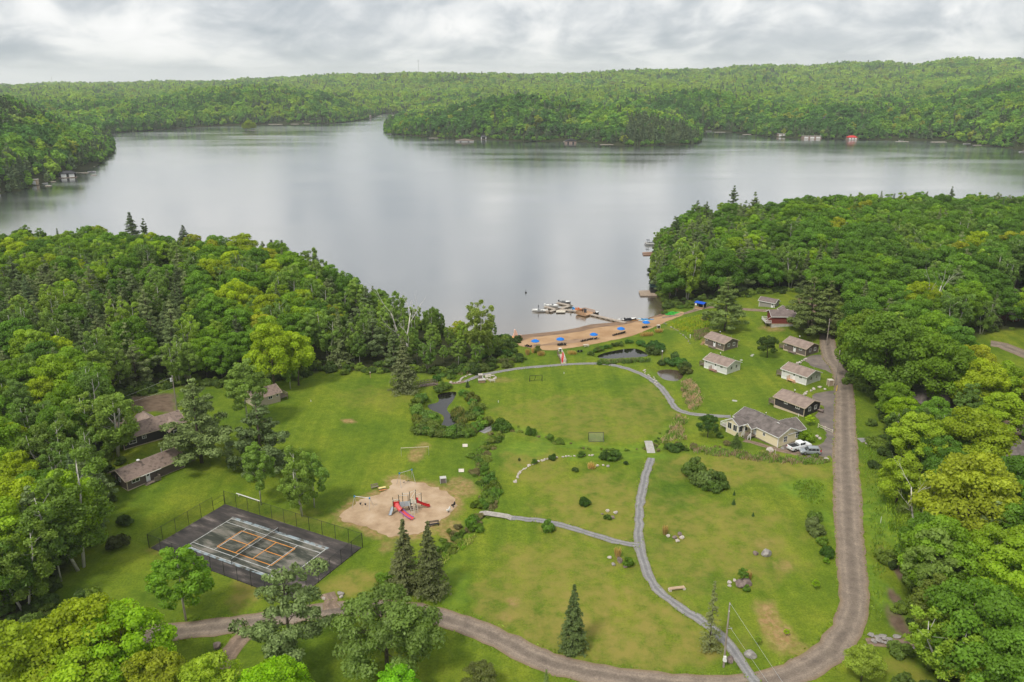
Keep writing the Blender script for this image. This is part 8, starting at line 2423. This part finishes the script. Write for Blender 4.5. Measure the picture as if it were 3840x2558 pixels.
for lab, x, y, h, w, t in (('large dark bush at the head of the ditch beside the oval field', 1880, 1612, 3.6, 1.0, (.08, .15, .025)), ('lighter bush joined to the large bush by the oval field', 1906, 1618, 2.4, 1.0, (.14, .22, .03)), ('round bush on the edge of the oval field', 1988, 1630, 2.6, .8, (.08, .15, .025)), ('low bush near the pale netted goal', 2062, 1648, 1.8, 1.2, (.12, .2, .035)), ('low bush on the drain line of the oval field', 2095, 1662, 1.5, 1.3, (.13, .2, .035)),
                           ('bush left of the plank bridge by the playground', 1767, 1982, 3.4, .9, (.12, .24, .03)), ('smaller bush in front of the bush by the plank bridge', 1790, 1990, 2.0, 1.0, (.13, .23, .03)), ('dark round bush alone in the middle lawn', 2192, 1893, 2.0, .9, (.06, .13, .025)), ('green bush beside the side path', 2057, 1988, 2.6, .8, (.12, .22, .035)), ('tiny bush among stones in the middle lawn', 2280, 1946, 1.2, .9, (.1, .17, .03)), ('round bush beside the squared boulder and path', 2355, 2125, 2.4, .8, (.13, .23, .03)),
                           ('spiky bush in the rock bed above the middle lawn', 2159, 1767, 1.2, .9, (.09, .14, .04)), ('small dark bush left of the main path', 2347, 1742, 1.0, 1.2, (.06, .11, .03)), ('wide dark bush of the row along the stone border', 2303, 1722, 2.4, 1.6, (.07, .13, .025)), ('second wide dark bush of the row along the stone border', 2275, 1718, 2.0, 1.4, (.07, .13, .025)), ('bush at the bend of the stone border', 2004, 1740, 1.6, .9, (.1, .18, .03)), ('small upright bush on the stone border', 2073, 1724, 1.8, .8, (.08, .15, .03)), ('tiny bush left of the stone border', 1947, 1728, .9, .9, (.1, .13, .04)), ('bush at the far end of the stone border', 2180, 1712, 1.6, 1.3, (.09, .16, .03)),
                           ('low bush at the foot of the young conifer', 2800, 2214, 1.2, .9, (.11, .2, .03)), ('dark round bush at the road edge of the right meadow', 3098, 2086, 2.6, .8, (.06, .125, .025)), ('small bright bush in front of the dark round bush', 3098, 2112, 1.4, .8, (.17, .3, .03)), ('grey-green willow shrub near the road', 3045, 1990, 3.6, .9, (.18, .23, .09)), ('second grey-green willow shrub near the road', 3062, 2005, 2.8, .9, (.17, .22, .08)), ('bright low shrub below the willow shrubs', 3085, 2040, 1.8, 1.0, (.17, .28, .04)), ('green shrub above the willow shrubs', 3050, 1950, 2.4, 1.0, (.16, .25, .05)),
                           ('left shrub of the big grey-green clump in the right meadow', 2590, 1790, 4.2, 1.0, (.13, .2, .05)), ('middle shrub of the big grey-green clump in the right meadow', 2640, 1815, 4.4, 1.0, (.14, .2, .06)), ('rear shrub of the big grey-green clump in the right meadow', 2610, 1765, 3.6, 1.0, (.12, .18, .045)), ('right shrub of the big grey-green clump in the right meadow', 2690, 1822, 4.0, 1.0, (.12, .19, .05)), ('front shrub of the big grey-green clump in the right meadow', 2665, 1838, 3.0, 1.1, (.11, .18, .04)), ('low right shrub of the big grey-green clump', 2715, 1835, 2.4, 1.0, (.11, .18, .04)),
                           ('dark bush beside the boardwalk end', 2535, 1690, 2.4, 1.4, (.07, .13, .03)), ('second dark bush beside the boardwalk end', 2510, 1685, 1.8, 1.2, (.09, .15, .03)), ('round shrub on the beach edge above the yellow tufts', 2016, 1320, 2.4, 1.0, (.14, .18, .05)), ('dark spreading juniper at the left lawn edge', 445, 2052, 3.0, 1.4, (.075, .09, .035)), ('low leafy bush between the court and the spruces', 1440, 2175, 1.6, 1.4, (.15, .26, .03)), ('bush at the left end of the beach sand', 1925, 1300, 1.8, 1.3, (.12, .2, .04)),
                           ('shrub on the bank beside the green kayaks', 2492, 1178, 2.0, 1.0, (.11, .17, .045)), ('taller shrub behind the green kayaks', 2500, 1156, 2.6, 1.2, (.10, .15, .045)), ('low shrub on the bank left of the beach hut', 2550, 1155, 1.6, 1.5, (.1, .18, .04)), ('grey-green bush by the wall of the cream house deck', 2700, 1640, 1.4, 1.0, (.1, .17, .04))):
    plant('bush', at(x, y), h, lab, None, None, t, w)
bk = []
for x, y in ((1880, 1275), (1862, 1290), (1850, 1310), (1835, 1330), (1810, 1345), (1890, 1300), (1870, 1325), (1845, 1275), (1780, 1362), (1760, 1378), (1735, 1392), (1900, 1285), (1700, 1400), (1660, 1412), (1905, 1345), (1880, 1352), (1930, 1345), (1960, 1347), (1820, 1388), (1860, 1380), (1900, 1374), (1780, 1392), (1740, 1402), (1690, 1418), (1640, 1425)): bk.append((x + rg.uniform(-6, 6), y + rg.uniform(-3, 3), rg.uniform(1.2, 3.0), rg.uniform(1.0, 1.5)))
bushes('green bush on the wet bank between the left wood and the path', 'bushes on the bank by the left wood', bk, (0.12, 0.20, 0.04))


# ------------------------------------------------------------------ reeds, tufts, weeds
def blades(rng, X, Y, h0, h1, w=0.07, lean=.25):
    n = len(X); Z = T(X, Y); h = rng.uniform(h0, h1, n); a = rng.random(n) * 6.28
    dx, dy = np.cos(a) * w, np.sin(a) * w
    lx, ly = rng.normal(size=n) * lean * h, rng.normal(size=n) * lean * h
    B = np.stack([X, Y, Z], 1)
    V = np.stack([B + np.stack([-dx, -dy, 0 * h], 1), B + np.stack([dx, dy, 0 * h], 1), B + np.stack([lx + dx * .5, ly + dy * .5, h], 1), B + np.stack([lx - dx * .5, ly - dy * .5, h], 1)], 1).reshape(-1, 3)
    return V


def reed_bed(name, label, px, n, tan, green, h=(0.3, 0.95), frac=.6):
    ol = area(px, 1.0); lo, hi = ol.min(0), ol.max(0)
    X, Y = rg.uniform(lo[0], hi[0], n * 4), rg.uniform(lo[1], hi[1], n * 4)
    d, i = poly_dist(X, Y, ol); k = (i | (d < .3)) & (wobble(X, Y, 1.3, px[0][1]) + .7 * wobble(X, Y, .45, 2.0) + np.where(i, np.minimum(d, 2.5) * .5, -.3) > rg.uniform(-.35, 1.5, len(X))); X, Y = X[k][:n], Y[k][:n]
    f = wobble(X, Y, 1.6, px[0][0]) + .5 * rg.normal(size=len(X)) > (1 - 2 * frac) * .6
    for sel, col, nm in ((f, tan, name), (~f, green, 'green_' + name)):
        V = blades(rg, X[sel], Y[sel], *h, w=.085)
        o = mesh_obj(nm, foliage_mesh(nm, V, rg.random(len(V) // 4), LEAF), None); o.color = (*col, 1)
        tag(o, ('tan dry ' if nm == name else 'fresh green ') + label, kind='stuff'); o['category'] = 'reeds'


TANR, GRNR = (0.46, 0.345, 0.23), (0.19, 0.30, 0.055)
reed_bed('reeds', 'reeds in the strip in front of the cream house', [(2600, 1668), (2680, 1680), (2800, 1698), (2960, 1720), (3090, 1735), (3110, 1750), (3060, 1758), (2900, 1745), (2760, 1722), (2640, 1705), (2590, 1690)], 4200, TANR, GRNR, frac=.42)
reed_bed('reeds', 'reeds on the bank right of the silty pond', [(2575, 1420), (2600, 1432), (2625, 1470), (2630, 1510), (2600, 1540), (2575, 1520), (2560, 1470), (2555, 1440)], 4200, TANR, GRNR, frac=.7)
reed_bed('reeds', 'reeds below the loop path near the boardwalk', [(2540, 1560), (2575, 1575), (2560, 1620), (2570, 1650), (2520, 1650), (2480, 1655), (2510, 1610)], 2600, TANR, GRNR, frac=.5)
reed_bed('reeds', 'reeds beside the dark pond near the left wood', [(1700, 1388), (1760, 1372), (1790, 1376), (1780, 1395), (1720, 1402)], 2500, (0.34, 0.26, 0.15), GRNR, frac=.5)
reed_bed('reeds', 'reeds around the hook-shaped pond', [(1700, 1530), (1740, 1540), (1750, 1580), (1730, 1582), (1700, 1555), (1690, 1535)], 2600, (0.30, 0.30, 0.09), (0.16, 0.24, 0.06), (.6, 1.2), .5)
reed_bed('reeds', 'reeds along the far bank of the dark pond', [(1780, 1358), (1840, 1348), (1930, 1346), (1940, 1354), (1850, 1356)], 2600, (0.24, 0.24, 0.10), (0.11, 0.18, 0.05), (.8, 1.5), .35)
reed_bed('reeds', 'reeds along the bank of the reed pond', [(2250, 1350), (2340, 1346), (2430, 1342), (2440, 1352), (2330, 1360), (2240, 1362)], 1600, (0.30, 0.32, 0.15), (0.17, 0.28, 0.06), (.4, .9), .4)
reed_bed('reeds', 'reeds left of the taupe cabin below the tall pine', [(2600, 1248), (2650, 1235), (2660, 1262), (2610, 1275)], 2200, (0.38, 0.29, 0.19), GRNR, frac=.55)
reed_bed('weeds', 'weeds in the bed between the beach and the tall pine', [(2500, 1212), (2560, 1192), (2640, 1180), (2680, 1190), (2650, 1230), (2590, 1255), (2540, 1235)], 4000, (0.42, 0.46, 0.04), (0.25, 0.38, 0.04), (.3, .8), .5)
reed_bed('weeds', 'weeds on the ditch bank beside the spruces', [(1640, 2070), (1760, 2000), (1790, 2010), (1680, 2090), (1620, 2130)], 1600, (0.40, 0.42, 0.12), (0.22, 0.38, 0.04), (.3, .7), .4)
reed_bed('weeds', 'weeds in the drain beside the playground', [(1790, 1690), (1825, 1690), (1815, 1740), (1850, 1800), (1870, 1860), (1840, 1910), (1800, 1890), (1810, 1800), (1785, 1740)], 2600, (0.34, 0.32, 0.16), (0.2, 0.34, 0.05), (.4, .9), .35)
reed_bed('weeds', 'weeds in the verge right of the road', [(3230, 1700), (3300, 1700), (3320, 1900), (3330, 2050), (3310, 2200), (3290, 2350), (3270, 2200), (3260, 2000), (3245, 1850)], 5000, (0.27, 0.38, 0.05), (0.18, 0.30, 0.04), (.25, .7), .4)
reed_bed('weeds', 'weeds behind the verge right of the road', [(3330, 1860), (3430, 1880), (3450, 2030), (3400, 2080), (3340, 2020)], 5500, (0.29, 0.40, 0.04), (0.20, 0.33, 0.04), (.4, 1.0), .5)
reed_bed('weeds', 'weeds in the damp patch of the right meadow', [(2980, 1820), (3040, 1815), (3090, 1840), (3080, 1890), (3040, 1905), (2990, 1870)], 1500, (0.24, 0.34, 0.04), (0.18, 0.29, 0.04), (.15, .4), .5)
STRAW = (0.60, 0.44, 0.17)


def tuft(label, px, py, h, r, lx=0.0, n=260, rz=0.0):
    p = at(px, py); a = rg.random(n) * 6.28; q = np.sqrt(rg.random(n)) * r; X = q * np.cos(a) + (rg.random(n) - .5) * lx; Y = q * np.sin(a)
    hh = rg.uniform(.6, 1.0, n) * h; w = .05
    ang = rg.random(n) * 6.28; dx, dy = np.cos(ang) * w, np.sin(ang) * w; ox, oy = np.cos(a) * q * .8 + rg.normal(size=n) * .08, np.sin(a) * q * .8 + rg.normal(size=n) * .08
    z = np.zeros(n); B = np.stack([X, Y, z], 1)
    V = np.stack([B + np.stack([-dx, -dy, z], 1), B + np.stack([dx, dy, z], 1), B + np.stack([ox + dx * .3, oy + dy * .3, hh], 1), B + np.stack([ox - dx * .3, oy - dy * .3, hh], 1)], 1).reshape(-1, 3)
    o = mesh_obj('grass_tuft', foliage_mesh('grass_tuft', V, rg.random(n), LEAF), None); o.location = p; o.rotation_euler = (0, 0, rz); o.color = (*STRAW, 1)
    tag(o, label, 'grass tuft')


for lab, x, y, h, r, lx, n, rz in (('tall straw-coloured grass tuft left of the beach shrub', 1978, 1330, 2.0, .5, 0, 260, 0), ('straw-coloured grass tuft just behind the other at the beach shrub', 1999, 1323, 1.6, .4, 0, 220, 0), ('wide straw-coloured grass tuft right of the beach shrub', 2029, 1333, 1.5, .6, 1.0, 320, 0), ('straw-coloured grass clump right of the beach footbridge', 2145, 1328, 1.2, .6, 1.8, 340, 0), ('long clipped hedge of straw grass at the right end of the beach', 2425, 1259, 1.3, .6, 3.6, 700, .25), ('short clipped hedge of straw grass by the beach bin', 2470, 1246, 1.3, .6, 1.6, 420, .3),
                           ('straw grass tuft in the rock bed by the main path', 2493, 2003, 1.9, .35, 0, 160, 0), ('straw grass tuft behind the squared boulder', 2316, 2088, 2.0, .4, 0, 180, 0), ('straw grass tuft in the rock bed above the middle lawn', 2217, 1757, 1.5, .5, .8, 220, 0), ('straw grass tuft behind the dark boulders and young conifer', 2808, 2172, 1.6, .3, 0, 130, 0), ('pale grass tuft in the weedy bed below the tall pine', 2640, 1205, 1.8, .5, 1.0, 300, 0)):
    tuft(lab, x, y, h, r, lx, n, rz)


def undergrowth():
    """Low leafy growth that closes the foot of the woods."""
    rng = np.random.default_rng(31)
    pts = []
    protos = [(KINDS['bush'][v][0], t) for v in range(3) for t in ((0.14, 0.21, 0.04), (0.10, 0.165, 0.035), (0.19, 0.27, 0.04), (0.075, 0.12, 0.03))]
    for poly in (WOOD_LEFT, WOOD_RIGHT):
        L = smooth_line(poly, 1.3, True)
        for x, y in L:
            for _ in range(2):
                X, Y = x + rng.normal() * 2.2, y + rng.normal() * 2.2
                if Y > 560: continue
                _, i = poly_dist(np.array([X]), np.array([Y]), poly)
                if not i[0] and rng.random() < .75: continue
                if any(poly_dist(np.array([X]), np.array([Y]), p)[1][0] for p in OPEN[:4]): continue
                z = float(T(X, Y))
                if z < .15: continue
                px, py = pixel(X, Y, z)
                if not (-150 < px < 3990): continue
                s = rng.uniform(.6, 1.5); pts.append((X, Y, z - .1, int(rng.integers(len(protos))), rng.random() * 6.28, (s * 1.1, s * 1.1, s)))
    # loose leaf growth inside the woods
    for poly, n in ((WOOD_LEFT, 1300), (WOOD_RIGHT, 1300)):
        P = np.array(poly); lo, hi = np.maximum(P.min(0), [-260, 60]), np.minimum(P.max(0), [260, 420])
        X, Y = rng.uniform(lo[0], hi[0], n * 3), rng.uniform(lo[1], hi[1], n * 3); d, i = poly_dist(X, Y, poly)
        ok = i
        for p in OPEN[:7]: ok &= ~poly_dist(X, Y, p)[1]
        for x, y in zip(X[ok][:n], Y[ok][:n]):
            z = float(T(x, y))
            if z > .2: s = rng.uniform(.5, 1.3); pts.append((x, y, z - .1, int(rng.integers(len(protos))), rng.random() * 6.28, (s * 1.2, s * 1.2, s)))
    o = scatter_stuff('undergrowth', 'low leafy undergrowth at the foot of the woods', pts, protos)
    o['category'] = 'undergrowth'
    print('undergrowth', len(pts))


undergrowth()


def edge_grass():
    """Short grass leaning over the edges of the paths and the road."""
    Xs, Ys = [], []
    for line, w in ((MAIN_PATH, 1.9), (SIDE_PATH, 1.7), (LOOP_LINE, 1.95), (ROAD_LINE, 4.9)):
        D = np.gradient(line, axis=0); D /= np.linalg.norm(D, axis=1)[:, None]; Nn = np.stack([D[:, 1], -D[:, 0]], 1)
        for s in (-1, 1):
            for _ in range(7):
                P = line + D * rg.uniform(-.8, .8, (len(line), 1)) + Nn * (s * (w / 2 + rg.normal(size=len(line)) * .17 + .05))[:, None]
                Xs.append(P[:, 0]); Ys.append(P[:, 1])
    X, Y = np.concatenate(Xs), np.concatenate(Ys)
    k = wobble(X, Y, 1.7, 5.0) > rg.uniform(-1.0, .6, len(X)); X, Y = X[k], Y[k]
    V = blades(rg, X, Y, .08, .28, .13, .6)
    o = mesh_obj('edge_grass', foliage_mesh('edge_grass', V, rg.random(len(V) // 4), LEAF), None); o.color = (0.20, 0.29, 0.03, 1)
    tag(o, 'short grass creeping over the edges of the road and paths', kind='stuff'); o['category'] = 'grass'


edge_grass()


def ditch_brush():
    """Rough low brush that follows the drains through the meadow."""
    rng = np.random.default_rng(41)
    protos = [(KINDS['bush'][v][0], t) for v in range(3) for t in ((0.16, 0.25, 0.035), (0.12, 0.20, 0.03), (0.22, 0.28, 0.05), (0.24, 0.22, 0.09))]
    pts = []
    for line, p, s0, s1, wd in ((DITCH_W[0], .85, .25, .75, 1.1), (DITCH_W[1], .5, .15, .45, .7), (DITCH_W[2], .5, .2, .5, .9), (DITCH_W[3], .7, .2, .6, 1.4)):
        for x, y in line:
            for _ in range(4):
                if rng.random() > p: continue
                X, Y = x + rng.normal() * wd, y + rng.normal() * wd; s = rng.uniform(s0, s1)
                if min(poly_dist(np.array([X]), np.array([Y]), L, False)[0][0] for L in (MAIN_PATH, SIDE_PATH, LOOP_LINE, ROAD_LINE)) < 3.0: continue
                pts.append((X, Y, float(T(X, Y)) - .05, int(rng.integers(len(protos))), rng.random() * 6.28, (s * 1.3, s * 1.3, s)))
    scatter_stuff('ditch_brush', 'rough low brush along the drains through the meadow', pts, protos)['category'] = 'brush'


ditch_brush()

# ------------------------------------------------------------------ boathouses, docks and boats on the far shores
def far_boathouse(label, px, py, w, d, h, wall, roof, doors=2, rz=0.0, flat_roof=False, porch=False, name='boathouse'):
    p = at(px, py, 0.0); p.y -= 8.0 + 0.015 * max(0.0, p.y - 900)
    o = thing(name, label, name.replace('_', ' '), (p.x, p.y, 0.0), rz)
    MB().box(-w / 2 - 1.0, w / 2 + 1.0, -d / 2 - 1.2, d / 2 + 1, -.6, .55).build('dock_base', OLDWOOD, o)
    MB().box(-w / 2, w / 2, -d / 2, d / 2, .5, h).build('wall', wall, o)
    if flat_roof:
        MB().box(-w / 2 - .4, w / 2 + .4, -d / 2 - .4, d / 2 + .4, h, h + .3).build('roof', roof, o)
        r = MB()
        for a, b in (((-w / 2, -d / 2), (w / 2, -d / 2)), ((w / 2, -d / 2), (w / 2, d / 2)), ((-w / 2, -d / 2), (-w / 2, d / 2))): r.bar((*a, h + 1.2), (*b, h + 1.2), .1); r.bar((*a, h + .7), (*b, h + .7), .07)
        for k in range(9): r.bar((-w / 2 + w * k / 8, -d / 2, h + .3), (-w / 2 + w * k / 8, -d / 2, h + 1.2), .1)
        r.build('railing', WTRIM, o)
    else:
        e = .6
        MB().add([(-w / 2 - e, -d / 2 - e, h), (w / 2 + e, -d / 2 - e, h), (w / 2 + e, d / 2 + e, h), (-w / 2 - e, d / 2 + e, h), (-w / 4, 0, h + d * .3), (w / 4, 0, h + d * .3)], [(0, 1, 5, 4), (1, 2, 5), (2, 3, 4, 5), (3, 0, 4), (3, 2, 1, 0)]).build('roof', roof, o)
    for k in range(doors):
        x = -w / 2 + w * (k + .5) / doors; MB().box(x - w / doors * .34, x + w / doors * .34, -d / 2 - .06, -d / 2, .55, h - .5).build('boat_door', DOOR if wall is not W_WHITE else W_DARK, o)
    return o


def far_dock(label, px, py, ln, w=2.0, rz=0.0, m=None, boatm=None):
    p = at(px, py, 0.0); p.y -= 10.0 + 0.015 * max(0.0, p.y - 900)
    o = thing('dock', label, 'dock', (p.x, p.y, 0), rz)
    MB().box(-ln / 2, ln / 2, -w / 2, w / 2, .3, .5).build('deck', m or PALE, o)
    for k in range(3): MB().box(-ln / 2 + ln * (k + .3) / 3, -ln / 2 + ln * (k + .7) / 3, -w / 2 + .1, w / 2 - .1, -.5, .3).build('crib', OLDWOOD, o)


RROOF = mat('red_metal_roof', (0.55, 0.03, 0.025), rough=.5); DROOF = mat('dark_roof', (0.05, 0.05, 0.055)); TROOF = mat('tan_roof', (0.28, 0.22, 0.18))
W_TAN = siding('tan_siding', (0.50, 0.40, 0.28)); W_PINK = siding('weathered_cedar', (0.34, 0.25, 0.20))
for a in (('beige boathouse with dark flat roof on the left headland', 143, 690, 9, 6, 4.2, W_TAN, TROOF, 1, .35, True), ('dark boathouse with white doors on the left headland', 272, 662, 13, 7, 4.0, W_DARK, DROOF, 2, .5), ('white boathouse at the left edge of the picture', 8, 721, 5, 5, 3.2, W_WHITE, TROOF, 1, .3),
          ('pale boathouse at the end of the far left point', 1391, 441, 9, 8, 4.5, W_PINK, TROOF, 1), ('small white boathouse with gable on the middle peninsula', 1815, 521, 8, 7, 4.5, W_WHITE, DROOF, 1), ('white boathouse on the far left shore', 748, 473, 12, 8, 5, W_WHITE, TROOF, 2, .1), ('grey boathouse on the far left shore beside the white one', 657, 477, 13, 9, 5, W_GREY, DROOF, 1, .1),
          ('white boathouse with dark roof in the bay right of the peninsula', 2733, 491, 9, 8, 7, W_WHITE, DROOF, 2), ('two-storey cedar boathouse on the right far shore', 2919, 511, 12, 8, 4.4, W_PINK, TROOF, 2, 0, True), ('wide cedar boathouse with roof terrace on the right far shore', 3030, 518, 27, 9, 3.6, W_PINK, TROOF, 3, 0, True), ('boathouse with bright red roof on the right far shore', 3180, 522, 13, 9, 3.6, W_PINK, RROOF, 3), ('small brown shed boathouse at the right edge of the lake', 3836, 563, 7, 6, 3.5, W_BROWN, TROOF, 1)):
    far_boathouse(*a)
for a in (('long thin dock with pale end on the left headland', 202, 678, 14, 1.6, .05), ('thin dock with moored boat on the left headland', 322, 645, 15, 1.6, .05), ('short white dock at the upper left headland', 354, 622, 11, 1.8, .02), ('tiny dock near the tip of the left headland', 368, 611, 8, 3, 0), ('white swim raft off the left headland near the beige boathouse', 206, 693, 5, 2.5, 0), ('white swim raft off the left headland near the dark boathouse', 372, 654, 5, 2.5, 0),
          ('low dock at the left of the far left shore', 580, 482, 14, 4, 0), ('pale dock at the middle of the far left shore', 815, 468, 16, 5, 0), ('wide pinkish dock on the far left shore', 1044, 465, 28, 6, 0), ('pale dock right of the wide pinkish one', 1115, 464, 16, 5, 0), ('small white dock at the right of the far left shore', 1160, 463, 12, 5, 0), ('far dock at the head of the narrow bay', 1430, 434, 14, 6, 0), ('second far dock at the head of the narrow bay', 1478, 431, 14, 6, 0),
          ('dock at the left end of the middle peninsula', 1629, 516, 14, 2.5, .02), ('pale dock at the right of the middle peninsula', 2128, 529, 14, 3, 0), ('long pale dock between the peninsula and the dark point', 2292, 540, 34, 2.5, .0), ('dock beside the white boathouse in the right bay', 2690, 494, 18, 3, 0), ('orange-tinted low dock in the right bay', 2790, 503, 14, 4, 0), ('dock with parked boat right of the red roof', 3365, 529, 18, 5, 0), ('pale dock platform further right of the red roof', 3500, 531, 22, 6, .05), ('thin dock at the right part of the far shore', 3650, 543, 16, 2.5, 0)):
    far_dock(*a)
for lab, x, y, hd, ln in (('white boat moored at the thin dock of the left headland', 345, 646, 0, 8), ('white boat in the bay right of the peninsula', 2657, 493, 0, 10), ('white boat at the dock right of the red roof', 3380, 527, .1, 8), ('white boat moored alone at the right far shore', 3626, 541, 0, 10), ('white boat at the right edge of the lake', 3836, 571, 0, 9), ('small boat at the tip of the middle peninsula', 1458, 504, 0, 8), ('white boat at the beige boathouse of the left headland', 168, 690, .3, 5)):
    boat(lab, x, y, hd, ln, ln * .36, None, True, False)


def cottage(label, px, py, Y, w, d, h, wall, roof):
    """A house on the wooded slope at distance Y."""
    dx, dy, dz = ray(px, py); k = Y / dy; x = dx * k
    z = float(land(np.array([x]), np.array([Y]))[0])
    o = thing('cottage', label, 'house', (x, Y, z - .5))
    zt = h + 3.5
    MB().box(-w / 2, w / 2, -d / 2, d / 2, 0, zt).build('wall', wall, o)
    MB().add([(-w / 2 - .6, -d / 2 - .6, zt), (w / 2 + .6, -d / 2 - .6, zt), (w / 2 + .6, d / 2 + .6, zt), (-w / 2 - .6, d / 2 + .6, zt), (0, -d / 2 - .6, zt + h), (0, d / 2 + .6, zt + h)], [(0, 1, 4), (1, 2, 5, 4), (2, 3, 5), (3, 0, 4, 5), (3, 2, 1, 0)]).build('roof', roof, o)
    for s in (-1, 1): MB().box(s * w * .22 - 1.2, s * w * .22 + 1.2, -d / 2 - .08, -d / 2, zt - 3.2, zt - .8).build('window', GLASS, o)


cottage('grey gabled cottage among the trees above the right far shore', 3098, 458, 1310, 14, 8, 6, W_GREY, DROOF)
cottage('long white cottage on the slope of the middle peninsula', 1742, 492, 1190, 26, 8, 2.5, W_WHITE, TROOF)
cottage('brown cottage at the right end of the middle peninsula', 2140, 503, 1160, 16, 8, 3, W_PINK, DROOF)


def islet():
    p = at(936, 489, 0)
    o = tag(bpy.data.objects.new('islet', _rk[1][1]), kind='structure'); C.objects.link(o); o.location = (p.x, p.y, -.4); o.scale = (30, 14, 3)
    for dx, dy, h, lab in ((-8, 0, 13, 'bushy tree on the left of the tiny islet'), (-1, 2, 18, 'tallest bushy tree in the middle of the tiny islet'), (7, 0, 14, 'bushy tree on the right of the tiny islet'), (-4, -3, 10, 'low bushy tree at the front of the tiny islet'), (4, -3, 11, 'second low bushy tree at the front of the tiny islet')):
        plant('maple', (p.x + dx, p.y + dy, .2), h, lab, 'trees of the tiny islet', None, (0.30, 0.40, 0.03), 1.3)


islet()


def mast(label, px, py_base, py_top, Y, w):
    dx, dy, dz = ray(px, py_base); k = Y / dy; z0 = CAM_Z + dz * k - 25
    dz2 = ray(px, py_top); z1 = CAM_Z + dz2[2] * Y / dz2[1]
    o = thing('radio_mast', label, 'mast', (dx * k, Y, z0)); H = z1 - z0; m = MB(); GM = STEEL
    for a in range(3): m.bar((w * math.cos(a * 2.09), w * math.sin(a * 2.09), 0), (w * math.cos(a * 2.09), w * math.sin(a * 2.09), H), w * .35)
    m.build('leg', GM, o); b = MB()
    n = 22
    for j in range(n):
        for a in range(3): b.bar((w * math.cos(a * 2.09), w * math.sin(a * 2.09), H * j / n), (w * math.cos((a + 1) * 2.09), w * math.sin((a + 1) * 2.09), H * (j + 1) / n), w * .2)
    b.build('lattice', GM, o); MB().box(-w * 1.6, w * 1.6, -w, w, H * .93, H * .97).build('antenna', GM, o)


mast('tall thin radio mast on the skyline left of centre', 1570, 282, 224, 3700, 1.1)
mast('faint distant radio mast on the far left skyline', 198, 320, 286, 5000, 1.0)


# ------------------------------------------------------------------ air
def haze():
    m = bpy.data.materials.new('haze'); m.use_nodes = True
    t = m.node_tree; t.nodes.clear()
    out = t.nodes.new('ShaderNodeOutputMaterial')
    v = t.nodes.new('ShaderNodeVolumePrincipled')
    v.inputs['Color'].default_value = (0.93, 0.97, 1.0, 1)
    v.inputs['Density'].default_value = HAZE
    v.inputs['Anisotropy'].default_value = 0.2
    t.links.new(v.outputs[0], out.inputs['Volume'])
    o = MB().box(-10800, 10800, -200, 14400, -70, 262).build('haze', m)
    tag(o, kind='stuff')


HAZE = 7.0e-5
haze()
